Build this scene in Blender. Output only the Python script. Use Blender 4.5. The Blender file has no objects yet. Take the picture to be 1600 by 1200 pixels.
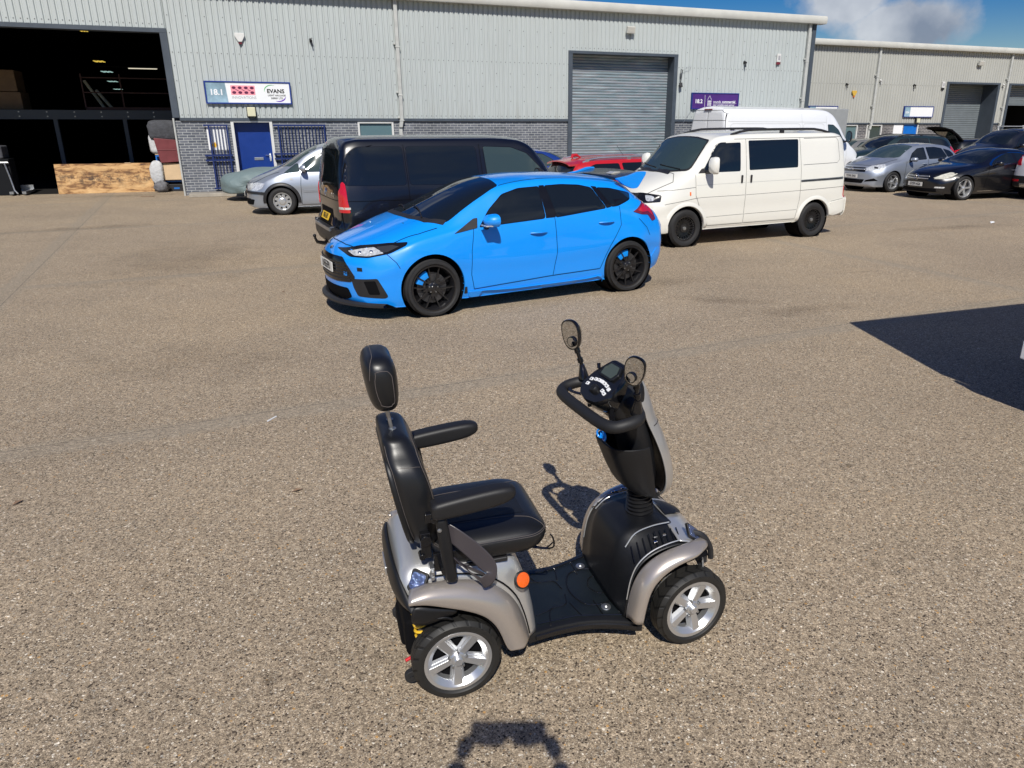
import bpy, bmesh, math, random
from math import sin, cos, pi, radians, sqrt
from mathutils import Vector, Matrix, geometry
from mathutils.bvhtree import BVHTree
random.seed(7)
S = bpy.context.scene
COL = S.collection
# ------------------------------------------------------------------ camera
CAM_H = 2.0602
cd = bpy.data.cameras.new('camera')
cam = bpy.data.objects.new('camera', cd)
COL.objects.link(cam)
cam.location = (0, 0, CAM_H)
cam.rotation_euler = (radians(90 - 18.9), radians(-0.05), 0)
cd.sensor_width = 36
cd.lens = 1137.6 / 1600 * 36
cd.shift_x = -61.25 / 1600
cd.shift_y = -18.0 / 1600
cd.clip_start = 0.05
cd.clip_end = 2000
S.camera = cam
# ------------------------------------------------------------------ sun and sky
SUN = Vector((0.078, -0.985, 1.0)).normalized()
EL = math.asin(SUN.z)
sl = bpy.data.lights.new('sun', 'SUN')
sl.energy = 4.9
sl.angle = radians(0.53)
sl.color = (1.0, 0.955, 0.88)
so = bpy.data.objects.new('sun', sl)
COL.objects.link(so)
so.rotation_euler = SUN.to_track_quat('Z', 'Y').to_euler()
so.location = (0, -10, 30)
wd = bpy.data.worlds.new('World')
S.world = wd
wd.use_nodes = True


class NT:
    """small helper round a node tree"""
    def __init__(s, tree):
        s.t = tree
        s.n = tree.nodes
        s.l = tree.links

    def new(s, typ, ins=None, **kw):
        n = s.n.new(typ)
        for k, v in kw.items():
            setattr(n, k, v)
        if ins:
            for k, v in ins.items():
                if isinstance(v, bpy.types.NodeSocket):
                    s.l.new(v, n.inputs[k])
                else:
                    n.inputs[k].default_value = v
        return n

    def math(s, op, a, b=None, c=None, clamp=False):
        n = s.n.new('ShaderNodeMath')
        n.operation = op
        n.use_clamp = clamp
        for i, v in enumerate((a, b, c)):
            if v is None:
                continue
            if isinstance(v, bpy.types.NodeSocket):
                s.l.new(v, n.inputs[i])
            else:
                n.inputs[i].default_value = v
        return n.outputs[0]

    def mix(s, f, a, b, mode='MIX'):
        n = s.n.new('ShaderNodeMix')
        n.data_type = 'RGBA'
        n.blend_type = mode
        for i, v in ((0, f), (6, a), (7, b)):
            if isinstance(v, bpy.types.NodeSocket):
                s.l.new(v, n.inputs[i])
            elif i == 0:
                n.inputs[i].default_value = v
            else:
                n.inputs[i].default_value = (v[0], v[1], v[2], 1)
        return n.outputs[2]

    def ramp(s, f, stops, interp='LINEAR'):
        n = s.n.new('ShaderNodeValToRGB')
        n.color_ramp.interpolation = interp
        e = n.color_ramp.elements
        while len(e) > 1:
            e.remove(e[-1])
        e[0].position = stops[0][0]
        e[0].color = (*stops[0][1], 1)
        for p, c in stops[1:]:
            q = e.new(p)
            q.color = (*c, 1)
        s.l.new(f, n.inputs[0])
        return n.outputs[0]


wt = NT(wd.node_tree)
bg = wt.n['Background']
sky = wt.new('ShaderNodeTexSky', sky_type='NISHITA', sun_disc=False)
sky.sun_elevation = EL
sky.sun_rotation = math.atan2(SUN.x, SUN.y)
sky.air_density = 1.0
sky.dust_density = 0.35
sky.ozone_density = 2.2
hsv = wt.new('ShaderNodeHueSaturation', {'Hue': 0.523, 'Saturation': 1.85, 'Value': 1.25, 'Color': sky.outputs[0]})
tc = wt.new('ShaderNodeTexCoord')
sep = wt.new('ShaderNodeSeparateXYZ', {0: tc.outputs['Generated']})
zc = wt.math('ADD', wt.math('MAXIMUM', sep.outputs[2], 0.0), 0.10)
cmb = wt.new('ShaderNodeCombineXYZ', {0: wt.math('DIVIDE', sep.outputs[0], zc), 1: wt.math('DIVIDE', sep.outputs[1], zc), 2: 0.0})
nz = wt.new('ShaderNodeTexNoise', {'Vector': cmb.outputs[0], 'Scale': 0.75, 'Detail': 8.0, 'Roughness': 0.55})
# one bank of cumulus over the far unit (azimuth / elevation blobs broken up by noise)
az = wt.math('ARCTAN2', sep.outputs[0], sep.outputs[1])
el = wt.math('ARCSINE', sep.outputs[2])
nf = wt.new('ShaderNodeTexNoise', {'Vector': tc.outputs['Generated'], 'Scale': 11.0, 'Detail': 8.0, 'Roughness': 0.6})
bank = None
for ca, ce, ra, re in ((0.345, 0.135, 0.060, 0.042), (0.415, 0.105, 0.085, 0.032), (0.475, 0.165, 0.13, 0.020), (0.62, 0.190, 0.16, 0.016), (0.12, 0.185, 0.10, 0.012), (-0.6, 0.42, 0.30, 0.08)):
    u = wt.math('DIVIDE', wt.math('SUBTRACT', az, ca), ra)
    v = wt.math('DIVIDE', wt.math('SUBTRACT', el, ce), re)
    r = wt.math('SQRT', wt.math('ADD', wt.math('MULTIPLY', u, u), wt.math('MULTIPLY', v, v)))
    bl = wt.math('SUBTRACT', 1.25, r)
    bank = bl if bank is None else wt.math('MAXIMUM', bank, bl)
bank = wt.math('ADD', bank, wt.math('MULTIPLY', wt.math('SUBTRACT', nf.outputs[0], 0.5), 1.7))
m1 = wt.ramp(bank, [(0.18, (0, 0, 0)), (0.62, (1, 1, 1))])
m2 = wt.math('MULTIPLY', wt.ramp(nz.outputs[0], [(0.50, (0, 0, 0)), (0.66, (1, 1, 1))]), wt.math('GREATER_THAN', el, 0.24))
msk = wt.math('MAXIMUM', m1, m2)
nz2 = wt.new('ShaderNodeTexNoise', {'Vector': tc.outputs['Generated'], 'Scale': 7.0, 'Detail': 6.0})
ccol = wt.ramp(nz2.outputs[0], [(0.40, (4.6, 5.3, 6.8)), (0.60, (12.5, 13.0, 13.8))])
skc = wt.mix(wt.math('MULTIPLY', msk, 0.88), hsv.outputs[0], ccol)
wt.l.new(skc, bg.inputs[0])
bg.inputs[1].default_value = 0.052
S.view_settings.view_transform = 'Standard'
S.view_settings.look = 'None'
S.view_settings.exposure = 0.0
S.view_settings.gamma = 1.0
S.render.engine = 'CYCLES'
S.cycles.max_bounces = 6


# ------------------------------------------------------------------ materials
def newmat(name):
    m = bpy.data.materials.new(name)
    m.use_nodes = True
    t = NT(m.node_tree)
    return m, t, t.n['Principled BSDF']


def pbr(name, col, rough=0.5, metal=0.0, coat=0.0, spec=0.5, var=0.0, vscale=4.0, bump=0.0, bscale=60.0, coat_rough=0.03, bdist=0.002):
    m, t, b = newmat(name)
    b.inputs['Base Color'].default_value = (*col, 1)
    b.inputs['Roughness'].default_value = rough
    b.inputs['Metallic'].default_value = metal
    b.inputs['Coat Weight'].default_value = coat
    b.inputs['Coat Roughness'].default_value = coat_rough
    b.inputs['Specular IOR Level'].default_value = spec
    tc = t.new('ShaderNodeTexCoord')
    if var > 0:
        n = t.new('ShaderNodeTexNoise', {'Vector': tc.outputs['Object'], 'Scale': vscale, 'Detail': 6.0, 'Roughness': 0.6})
        f = t.ramp(n.outputs[0], [(0.3, (0, 0, 0)), (0.7, (1, 1, 1))])
        lo = tuple(c * (1 - var) for c in col)
        hi = tuple(min(1, c * (1 + var)) for c in col)
        t.l.new(t.mix(f, lo, hi), b.inputs['Base Color'])
        r = t.math('MULTIPLY_ADD', n.outputs[0], 0.25, rough - 0.12, clamp=True)
        t.l.new(r, b.inputs['Roughness'])
    if bump > 0:
        n2 = t.new('ShaderNodeTexNoise', {'Vector': tc.outputs['Object'], 'Scale': bscale, 'Detail': 4.0})
        bp = t.new('ShaderNodeBump', {'Strength': bump, 'Distance': bdist, 'Height': n2.outputs[0]})
        t.l.new(bp.outputs[0], b.inputs['Normal'])
    return m


def carpaint(name, col, metal=0.0, rough=0.35, flake=0.0, dust=0.06, coat=1.0):
    m, t, b = newmat(name)
    tc = t.new('ShaderNodeTexCoord')
    n = t.new('ShaderNodeTexNoise', {'Vector': tc.outputs['Object'], 'Scale': 2.2, 'Detail': 7.0, 'Roughness': 0.65})
    sp = t.new('ShaderNodeSeparateXYZ', {0: tc.outputs['Object']})
    low = t.math('SUBTRACT', 1.0, t.math('MULTIPLY', sp.outputs[2], 1.6), clamp=True)
    d = t.math('MULTIPLY', t.math('ADD', n.outputs[0], t.math('MULTIPLY', low, 0.7)), dust)
    c = t.mix(d, col, (0.30, 0.26, 0.21))
    t.l.new(c, b.inputs['Base Color'])
    b.inputs['Metallic'].default_value = metal
    t.l.new(t.math('ADD', t.math('MULTIPLY', d, 1.2), rough), b.inputs['Roughness'])
    b.inputs['Coat Weight'].default_value = coat
    t.l.new(t.math('MULTIPLY_ADD', d, 0.5, 0.015), b.inputs['Coat Roughness'])
    return m


M = {}
M['blue'] = carpaint('blue_paint', (0.0, 0.265, 0.86), 0.0, 0.40, dust=0.008)
M['black_paint'] = carpaint('black_paint', (0.0025, 0.0035, 0.007), 0.0, 0.30, dust=0.006, coat=0.75)
M['navy_black'] = carpaint('navy_black_paint', (0.0025, 0.003, 0.005), 0.0, 0.30, dust=0.006, coat=0.85)
M['van_white'] = carpaint('van_white_paint', (0.74, 0.735, 0.675), 0.0, 0.40, dust=0.10)
M['pure_white'] = carpaint('pure_white_paint', (0.76, 0.78, 0.80), 0.0, 0.40, dust=0.05)
M['silver'] = carpaint('silver_paint', (0.36, 0.40, 0.46), 0.65, 0.38, dust=0.05)
M['red_paint'] = carpaint('red_paint', (0.45, 0.006, 0.012), 0.0, 0.35, dust=0.03)
M['blue_dark'] = carpaint('dark_blue_paint', (0.01, 0.04, 0.22), 0.2, 0.30, dust=0.03)
M['green_dark'] = carpaint('dark_green_paint', (0.012, 0.03, 0.032), 0.3, 0.35, dust=0.03)
M['grey_paint'] = carpaint('grey_paint', (0.22, 0.22, 0.21), 0.5, 0.38, dust=0.08)
M['glass'] = pbr('dark_glass', (0.008, 0.011, 0.013), 0.03, spec=0.75)
M['glass_green'] = pbr('greenish_glass', (0.035, 0.055, 0.055), 0.03, spec=0.8)
M['tyre'] = pbr('tyre_rubber', (0.014, 0.014, 0.015), 0.72, var=0.25, vscale=12, bump=0.4, bscale=90)
M['plastic'] = pbr('black_plastic', (0.016, 0.016, 0.018), 0.48, var=0.2, vscale=8)
M['gloss_black'] = pbr('gloss_black', (0.007, 0.007, 0.008), 0.16, spec=0.6)
M['void'] = pbr('dark_recess', (0.004, 0.004, 0.005), 0.9, spec=0.1)
M['chrome'] = pbr('chrome', (0.75, 0.76, 0.78), 0.12, metal=1.0)
M['alloy'] = pbr('alloy_silver', (0.58, 0.59, 0.60), 0.30, metal=0.8, var=0.06)
M['alloy_black'] = pbr('alloy_black', (0.014, 0.014, 0.016), 0.28, metal=0.2, coat=0.6)
M['steel'] = pbr('steel', (0.42, 0.43, 0.44), 0.38, metal=0.9, var=0.15, vscale=20)
M['lamp_glass'] = pbr('headlamp_glass', (0.62, 0.64, 0.65), 0.10, metal=0.35, coat=1.0, var=.45, vscale=26)
M['lamp_cream'] = pbr('lamp_cream', (0.50, 0.49, 0.42), 0.35, var=.25, vscale=16)
M['lamp_dark'] = pbr('headlamp_dark', (0.05, 0.052, 0.055), 0.07, metal=0.3, coat=1.0)
M['lamp_red'] = pbr('tail_lamp_red', (0.50, 0.008, 0.018), 0.12, coat=1.0)
M['lamp_red_dark'] = pbr('tail_lamp_dark_red', (0.16, 0.008, 0.022), 0.10, coat=1.0)
M['lamp_white'] = pbr('lamp_white', (0.50, 0.49, 0.45), 0.12, coat=1.0)
M['amber'] = pbr('amber_lens', (0.85, 0.16, 0.01), 0.18, coat=1.0)
M['plate_white'] = pbr('plate_white', (0.72, 0.72, 0.68), 0.4)
M['plate_yellow'] = pbr('plate_yellow', (0.75, 0.48, 0.04), 0.4)
M['ink'] = pbr('ink_black', (0.01, 0.01, 0.01), 0.5)
M['white'] = pbr('plain_white', (0.78, 0.79, 0.80), 0.45)
M['caliper'] = pbr('blue_caliper', (0.0, 0.22, 0.70), 0.35, coat=0.6)
M['disc'] = pbr('disc_steel', (0.10, 0.10, 0.105), 0.42, metal=0.8)
M['wiper'] = pbr('wiper_black', (0.01, 0.01, 0.01), 0.5)


# ------------------------------------------------------------------ mesh helpers
def tag(o, label=None, cat=None, group=None, kind=None):
    if label:
        o['label'] = label
    if cat:
        o['category'] = cat
    if group:
        o['group'] = group
    if kind:
        o['kind'] = kind
    return o


def thing(name, label, cat, loc=(0, 0, 0), rz=0.0, group=None):
    o = bpy.data.objects.new(name, None)
    o.empty_display_size = 0.2
    COL.objects.link(o)
    o.location = loc
    o.rotation_euler = (0, 0, rz)
    return tag(o, label, cat, group)


def link(name, me, parent=None):
    o = bpy.data.objects.new(name, me)
    COL.objects.link(o)
    if parent is not None:
        o.parent = parent
    return o


class MB:
    """collects shapes, build() links them as ONE mesh object"""
    def __init__(s):
        s.v = []
        s.f = []
        s.m = []
        s.k = 0

    def add(s, vs, fs, k=None):
        b = len(s.v)
        s.v += [tuple(v) for v in vs]
        s.f += [tuple(b + i for i in f) for f in fs]
        s.m += [s.k if k is None else k] * len(fs)
        return s

    def box(s, x0, x1, y0, y1, z0, z1, mat=None, k=None):
        vs = [(x, y, z) for x in (x0, x1) for y in (y0, y1) for z in (z0, z1)]
        if mat is not None:
            vs = [mat @ Vector(v) for v in vs]
        fs = [(0, 1, 3, 2), (4, 6, 7, 5), (0, 4, 5, 1), (2, 3, 7, 6), (0, 2, 6, 4), (1, 5, 7, 3)]
        return s.add(vs, fs, k)

    def cbox(s, c, size, rot=None, k=None):
        m = Matrix.Translation(c)
        if rot is not None:
            m = m @ rot.to_4x4()
        a, b, d = size[0] / 2, size[1] / 2, size[2] / 2
        return s.box(-a, a, -b, b, -d, d, m, k)

    def lathe(s, prof, n=32, mat=None, close=False, k=None, a0=0.0, a1=2 * pi):
        """prof: (r, h) pairs, spun round local Z"""
        full = abs(a1 - a0 - 2 * pi) < 1e-6
        na = n if full else n + 1
        vs = []
        for i in range(na):
            a = a0 + (a1 - a0) * i / n
            for r, h in prof:
                vs.append(Vector((r * cos(a), r * sin(a), h)))
        if mat is not None:
            vs = [mat @ v for v in vs]
        p = len(prof)
        fs = []
        for i in range(n):
            j = (i + 1) % na
            for q in range(p - 1 + (1 if close else 0)):
                q2 = (q + 1) % p
                fs.append((i * p + q, j * p + q, j * p + q2, i * p + q2))
        return s.add(vs, fs, k)

    def cyl(s, a, b, r, r2=None, n=16, caps=True, k=None):
        a = Vector(a)
        b = Vector(b)
        d = b - a
        L = d.length
        m = Matrix.Translation(a) @ d.to_track_quat('Z', 'Y').to_matrix().to_4x4()
        r2 = r if r2 is None else r2
        prof = ([(0, 0)] if caps else []) + [(r, 0), (r2, L)] + ([(0, L)] if caps else [])
        return s.lathe(prof, n, m, k=k)

    def tube(s, pts, r, n=10, closed=False, k=None, flat=None, caps=True):
        """tube along points; r number or list; flat=(a,b) makes an elliptical section"""
        P = [Vector(p) for p in pts]
        N = len(P)
        rs = r if isinstance(r, (list, tuple)) else [r] * N
        vs = []
        up = None
        for i in range(N):
            if closed:
                d = P[(i + 1) % N] - P[i - 1]
            else:
                d = P[min(i + 1, N - 1)] - P[max(i - 1, 0)]
            d.normalize()
            if up is None:
                up = Vector((0, 0, 1)) if abs(d.z) < 0.9 else Vector((1, 0, 0))
            x = up.cross(d)
            x.normalize()
            up = d.cross(x)
            fa, fb = flat if flat else (1, 1)
            for q in range(n):
                a = 2 * pi * q / n
                vs.append(P[i] + x * (cos(a) * rs[i] * fa) + up * (sin(a) * rs[i] * fb))
        fs = []
        for i in range(N if closed else N - 1):
            j = (i + 1) % N
            for q in range(n):
                q2 = (q + 1) % n
                fs.append((i * n + q, i * n + q2, j * n + q2, j * n + q))
        if caps and not closed:
            fs.append(tuple(range(n))[::-1])
            fs.append(tuple((N - 1) * n + q for q in range(n)))
        return s.add(vs, fs, k)

    def prism(s, poly, h, mat=None, k=None):
        """2D polygon (x, y) extruded from z=0 to z=h"""
        n = len(poly)
        vs = [Vector((p[0], p[1], 0)) for p in poly] + [Vector((p[0], p[1], h)) for p in poly]
        if mat is not None:
            vs = [mat @ v for v in vs]
        fs = [tuple(range(n))[::-1], tuple(range(n, 2 * n))]
        fs += [(i, (i + 1) % n, n + (i + 1) % n, n + i) for i in range(n)]
        return s.add(vs, fs, k)

    def grid(s, rows, k=None, closed_u=False):
        """rows: list of equal length point lists"""
        nr, nc = len(rows), len(rows[0])
        vs = [p for r in rows for p in r]
        fs = []
        for i in range(nr - 1):
            for j in range(nc if closed_u else nc - 1):
                j2 = (j + 1) % nc
                fs.append((i * nc + j, i * nc + j2, (i + 1) * nc + j2, (i + 1) * nc + j))
        return s.add(vs, fs, k)

    def build(s, name, mat, parent=None, smooth=True, ang=35, bevel=0.0, seg=2, recalc=True, subsurf=0, solid=0.0):
        me = bpy.data.meshes.new(name)
        me.from_pydata(s.v, [], s.f)
        mats = mat if isinstance(mat, (list, tuple)) else [mat]
        for m in mats:
            me.materials.append(M[m] if isinstance(m, str) else m)
        if len(mats) > 1:
            me.polygons.foreach_set('material_index', s.m)
        if recalc:
            bm = bmesh.new()
            bm.from_mesh(me)
            bmesh.ops.recalc_face_normals(bm, faces=bm.faces)
            bm.to_mesh(me)
            bm.free()
        if smooth:
            me.polygons.foreach_set('use_smooth', [True] * len(me.polygons))
            if not subsurf:
                me.set_sharp_from_angle(angle=radians(ang))
        me.update()
        o = link(name, me, parent)
        if solid:
            md = o.modifiers.new('solid', 'SOLIDIFY')
            md.thickness = solid
            md.offset = 0
        if bevel:
            md = o.modifiers.new('bevel', 'BEVEL')
            md.width = bevel
            md.segments = seg
            md.limit_method = 'ANGLE'
            md.harden_normals = True
        if subsurf:
            md = o.modifiers.new('sub', 'SUBSURF')
            md.levels = subsurf
            md.render_levels = subsurf
        return o


def copy_tree(o, parent=None):
    c = o.copy()
    COL.objects.link(c)
    if parent is not None:
        c.parent = parent
    for ch in list(o.children):
        copy_tree(ch, c)
    return c


def text_obj(name, s, size, mat, parent, matrix, ext=0.001, bold=0.0, align='CENTER', sx=1.0, space=1.0):
    cu = bpy.data.curves.new('txt', 'FONT')
    cu.body = s
    cu.size = size
    cu.extrude = ext
    cu.offset = bold
    cu.align_x = align
    cu.align_y = 'CENTER'
    cu.space_character = space
    cu.resolution_u = 3
    t = bpy.data.objects.new('txt', cu)
    COL.objects.link(t)
    bpy.context.view_layer.update()
    me = bpy.data.meshes.new_from_object(t.evaluated_get(bpy.context.evaluated_depsgraph_get()))
    bpy.data.objects.remove(t)
    me.name = name
    me.materials.clear()
    me.materials.append(M[mat] if isinstance(mat, str) else mat)
    me.transform(matrix @ Matrix.Diagonal((sx, 1, 1, 1)))
    return link(name, me, parent)


def frame(o, xa, ya):
    """matrix whose X axis is xa, Y axis is ya"""
    xa = Vector(xa).normalized()
    ya = Vector(ya).normalized()
    za = xa.cross(ya)
    m = Matrix((xa, ya, za)).transposed().to_4x4()
    m.translation = Vector(o)
    return m
# ------------------------------------------------------------------ ground
def ground_material():
    m, t, b = newmat('exposed_aggregate_concrete')
    g = t.new('ShaderNodeNewGeometry')
    P = g.outputs['Position']
    warp = t.new('ShaderNodeTexNoise', {'Vector': P, 'Scale': 90.0, 'Detail': 2.0})
    wv = t.new('ShaderNodeVectorMath', {0: warp.outputs['Color'], 1: (0.006, 0.006, 0.0)}, operation='MULTIPLY')
    P2 = t.new('ShaderNodeVectorMath', {0: P, 1: wv.outputs[0]}, operation='ADD').outputs[0]
    v = t.new('ShaderNodeTexVoronoi', {'Vector': P2, 'Scale': 150.0, 'Randomness': 1.0})
    sp = t.new('ShaderNodeSeparateXYZ', {0: v.outputs['Color']})
    stone = t.ramp(sp.outputs[0], [(0.0, (0.045, 0.035, 0.028)), (0.10, (0.15, 0.118, 0.088)), (0.26, (0.28, 0.226, 0.167)),
                                   (0.52, (0.36, 0.292, 0.215)), (0.80, (0.44, 0.37, 0.285)), (0.935, (0.42, 0.27, 0.13)),
                                   (0.945, (0.32, 0.30, 0.27)), (0.97, (0.62, 0.575, 0.50))], 'CONSTANT')
    v2 = t.new('ShaderNodeTexVoronoi', {'Vector': P2, 'Scale': 310.0, 'Randomness': 1.0})
    sp2 = t.new('ShaderNodeSeparateXYZ', {0: v2.outputs['Color']})
    fine = t.ramp(sp2.outputs[0], [(0.0, (0.15, 0.12, 0.092)), (0.22, (0.27, 0.218, 0.160)), (0.65, (0.40, 0.33, 0.25)), (0.93, (0.58, 0.52, 0.44))], 'CONSTANT')
    pick = t.math('GREATER_THAN', sp.outputs[1], 0.52)
    c = t.mix(pick, stone, fine)
    # mortar between the stones
    ed = t.new('ShaderNodeTexVoronoi', {'Vector': P2, 'Scale': 150.0, 'Randomness': 1.0}, feature='DISTANCE_TO_EDGE')
    e = t.ramp(ed.outputs['Distance'], [(0.0, (1, 1, 1)), (0.10, (0, 0, 0))])
    c = t.mix(t.math('MULTIPLY', e, 0.65), c, (0.19, 0.157, 0.118))
    # a few larger pebbles
    v3 = t.new('ShaderNodeTexVoronoi', {'Vector': P2, 'Scale': 62.0, 'Randomness': 1.0})
    sp3 = t.new('ShaderNodeSeparateXYZ', {0: v3.outputs['Color']})
    peb = t.ramp(sp3.outputs[1], [(0.0, (0.09, 0.07, 0.055)), (0.25, (0.20, 0.155, 0.115)), (0.5, (0.40, 0.33, 0.25)), (0.80, (0.40, 0.24, 0.10)), (0.88, (0.58, 0.53, 0.46))], 'CONSTANT')
    pm = t.math('MULTIPLY', t.math('GREATER_THAN', sp3.outputs[0], 0.84), t.math('LESS_THAN', v3.outputs['Distance'], 0.36))
    c = t.mix(pm, c, peb)
    # big patches
    n1 = t.new('ShaderNodeTexNoise', {'Vector': P, 'Scale': 0.32, 'Detail': 6.0, 'Roughness': 0.6})
    f1 = t.ramp(n1.outputs[0], [(0.34, (0.90, 0.90, 0.91)), (0.5, (1, 1, 1)), (0.68, (1.10, 1.08, 1.04))])
    c = t.mix(1.0, c, f1, 'MULTIPLY')
    n2 = t.new('ShaderNodeTexNoise', {'Vector': P, 'Scale': 1.7, 'Detail': 8.0, 'Roughness': 0.65})
    f2 = t.ramp(n2.outputs[0], [(0.30, (0.92, 0.92, 0.92)), (0.55, (1.02, 1.01, 1.0))])
    c = t.mix(1.0, c, f2, 'MULTIPLY')
    sx = t.new('ShaderNodeSeparateXYZ', {0: P})
    X, Y = sx.outputs[0], sx.outputs[1]
    # slab grid: smooth band and cut joint along four lines
    wob = t.math('MULTIPLY', t.math('SUBTRACT', n2.outputs[0], 0.5), 0.16)
    nxa, nya = -0.430, 0.903
    dA = t.math('ADD', t.math('MULTIPLY', X, nxa), t.math('MULTIPLY', Y, nya))
    dB = t.math('ADD', t.math('MULTIPLY', X, nya), t.math('MULTIPLY', Y, -nxa))
    band = None
    cut = None
    for d, off in ((dA, 5.52), (dA, 11.6), (dA, 17.7), (dA, 23.7), (dB, -2.28), (dB, 9.65), (dB, -14.0), (dB, 19.5)):
        r = t.math('ABSOLUTE', t.math('SUBTRACT', d, off))
        k = t.math('LESS_THAN', r, 0.0045)
        r2 = t.math('ABSOLUTE', t.math('ADD', t.math('SUBTRACT', d, off - 0.07), wob))
        bb = t.math('SUBTRACT', 1.0, t.math('DIVIDE', r2, 0.17), clamp=True)
        band = bb if band is None else t.math('MAXIMUM', band, bb)
        cut = k if cut is None else t.math('MAXIMUM', cut, k)
    bandf = t.math('MULTIPLY', t.ramp(band, [(0.0, (0, 0, 0)), (0.5, (1, 1, 1))]), t.math('MULTIPLY', n2.outputs[0], 1.25), clamp=True)
    ns = t.new('ShaderNodeTexNoise', {'Vector': P, 'Scale': 60.0, 'Detail': 4.0})
    smooth = t.ramp(ns.outputs[0], [(0.3, (0.19, 0.165, 0.135)), (0.7, (0.29, 0.26, 0.215))])
    c = t.mix(t.math('MULTIPLY', bandf, 0.72), c, smooth)
    # old oil and tyre stains with their own shape
    def blot(cx, cy, rx, ry, ang, st):
        ca, sa = cos(ang), sin(ang)
        u = t.math('DIVIDE', t.math('ADD', t.math('MULTIPLY', t.math('SUBTRACT', X, cx), ca), t.math('MULTIPLY', t.math('SUBTRACT', Y, cy), sa)), rx)
        w = t.math('DIVIDE', t.math('ADD', t.math('MULTIPLY', t.math('SUBTRACT', X, cx), -sa), t.math('MULTIPLY', t.math('SUBTRACT', Y, cy), ca)), ry)
        r = t.math('SQRT', t.math('ADD', t.math('MULTIPLY', u, u), t.math('MULTIPLY', w, w)))
        r = t.math('ADD', r, t.math('MULTIPLY', t.math('SUBTRACT', n2.outputs[0], 0.5), 1.6))
        return t.math('MULTIPLY', t.math('SUBTRACT', 1.0, r, clamp=True), st)
    s = blot(-5.9, 11.6, 1.5, 2.4, 0.35, 0.40)
    for a in ((2.95, 8.3, 1.0, 0.28, 0.35, 0.5), (2.2, 8.75, 0.9, 0.22, -0.2, 0.45), (-.6, 4.6, .06, .05, 0, .7), (1.9, 4.2, .05, .03, .4, .8), (-1.9, 2.9, .05, .07, .2, .7), (1.6, 3.1, .04, .05, .2, .7), (4.6, 10.6, .5, .05, .3, .5), (-1.1, 2.3, .03, .05, .2, .7), (-9.6, 15.2, 2.0, 0.4, 0.5, 0.5), (1.2, 9.6, 1.6, 0.35, 0.5, 0.35), (-3.2, 6.4, 1.2, 0.8, 0.3, 0.30), (8.4, 15.4, 2.2, 0.35, 0.35, 0.5), (-12.5, 22.4, 2.5, 0.5, 0.36, 0.45)):
        s = t.math('MAXIMUM', s, blot(*a))
    c = t.mix(s, c, t.mix(1.0, c, (0.42, 0.40, 0.38), 'MULTIPLY'))
    c = t.mix(t.math('MULTIPLY', cut, t.math('MULTIPLY', n2.outputs[0], 1.1)), c, (0.05, 0.045, 0.04))
    # grain that survives at a distance
    for sc_, lo, hi in ((46.0, 0.72, 1.26), (17.0, 0.88, 1.12), (130.0, 0.75, 1.25)):
        ng = t.new('ShaderNodeTexNoise', {'Vector': P, 'Scale': sc_, 'Detail': 2.0, 'Roughness': 0.7})
        c = t.mix(1.0, c, t.ramp(ng.outputs[0], [(0.34, (lo, lo, lo)), (0.66, (hi, hi, hi))]), 'MULTIPLY')
    c = t.mix(1.0, c, (1.21, 1.185, 1.11), 'MULTIPLY')
    t.l.new(c, b.inputs['Base Color'])
    b.inputs['Roughness'].default_value = 0.85
    b.inputs['Specular IOR Level'].default_value = 0.25
    h = t.math('ADD', t.math('MULTIPLY', sp.outputs[2], 0.5), t.math('MINIMUM', t.math('MULTIPLY', ed.outputs['Distance'], 5.0), 1.0))
    bp = t.new('ShaderNodeBump', {'Strength': 0.55, 'Distance': 0.003, 'Height': h})
    t.l.new(bp.outputs[0], b.inputs['Normal'])
    return m


M['ground'] = ground_material()
g = MB()
g.add([(-300, -60, 0), (400, -60, 0), (400, 500, 0), (-300, 500, 0)], [(0, 1, 2, 3)])
tag(g.build('ground', 'ground', smooth=False), kind='structure')

# ------------------------------------------------------------------ industrial units
WA = 0.36655
WD = 24.736
WN = Vector((-sin(WA), cos(WA), 0))
M['cladding'] = pbr('grey_cladding', (0.425, 0.463, 0.460), 0.55, var=0.025, vscale=0.5)
M['cladding_far'] = pbr('warm_grey_cladding', (0.40, 0.405, 0.375), 0.55, var=0.05, vscale=0.7)
for k_ in ('cladding', 'cladding_far'):
    t_ = NT(M[k_].node_tree)
    b_ = t_.n['Principled BSDF']
    src = b_.inputs['Base Color'].links[0].from_socket
    tc_ = t_.new('ShaderNodeTexCoord')
    mp_ = t_.new('ShaderNodeMapping', {'Vector': tc_.outputs['Object'], 'Scale': (5.5, 5.5, 0.35)})
    n_ = t_.new('ShaderNodeTexNoise', {'Vector': mp_.outputs[0], 'Scale': 1.0, 'Detail': 4.0, 'Roughness': 0.6})
    sp_ = t_.new('ShaderNodeSeparateXYZ', {0: tc_.outputs['Object']})
    low_ = t_.math('SUBTRACT', 1.0, t_.math('MULTIPLY', t_.math('SUBTRACT', sp_.outputs[2], 2.1), 1.4), clamp=True)
    f_ = t_.math('MULTIPLY', t_.ramp(n_.outputs[0], [(0.45, (0, 0, 0)), (0.75, (1, 1, 1))]), t_.math('ADD', 0.10, t_.math('MULTIPLY', low_, 0.30)))
    t_.l.new(t_.mix(f_, src, (0.22, 0.20, 0.16)), b_.inputs['Base Color'])
M['trim'] = pbr('dark_grey_trim', (0.055, 0.07, 0.09), 0.5, var=0.12, vscale=3)
M['gutter'] = pbr('pale_gutter', (0.50, 0.50, 0.46), 0.5, var=0.08, vscale=2)
M['pipe'] = pbr('pipe_grey', (0.44, 0.45, 0.43), 0.5, var=0.12, vscale=5)
M['inside'] = pbr('interior_dark', (0.012, 0.013, 0.015), 0.9, spec=0.1)
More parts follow.
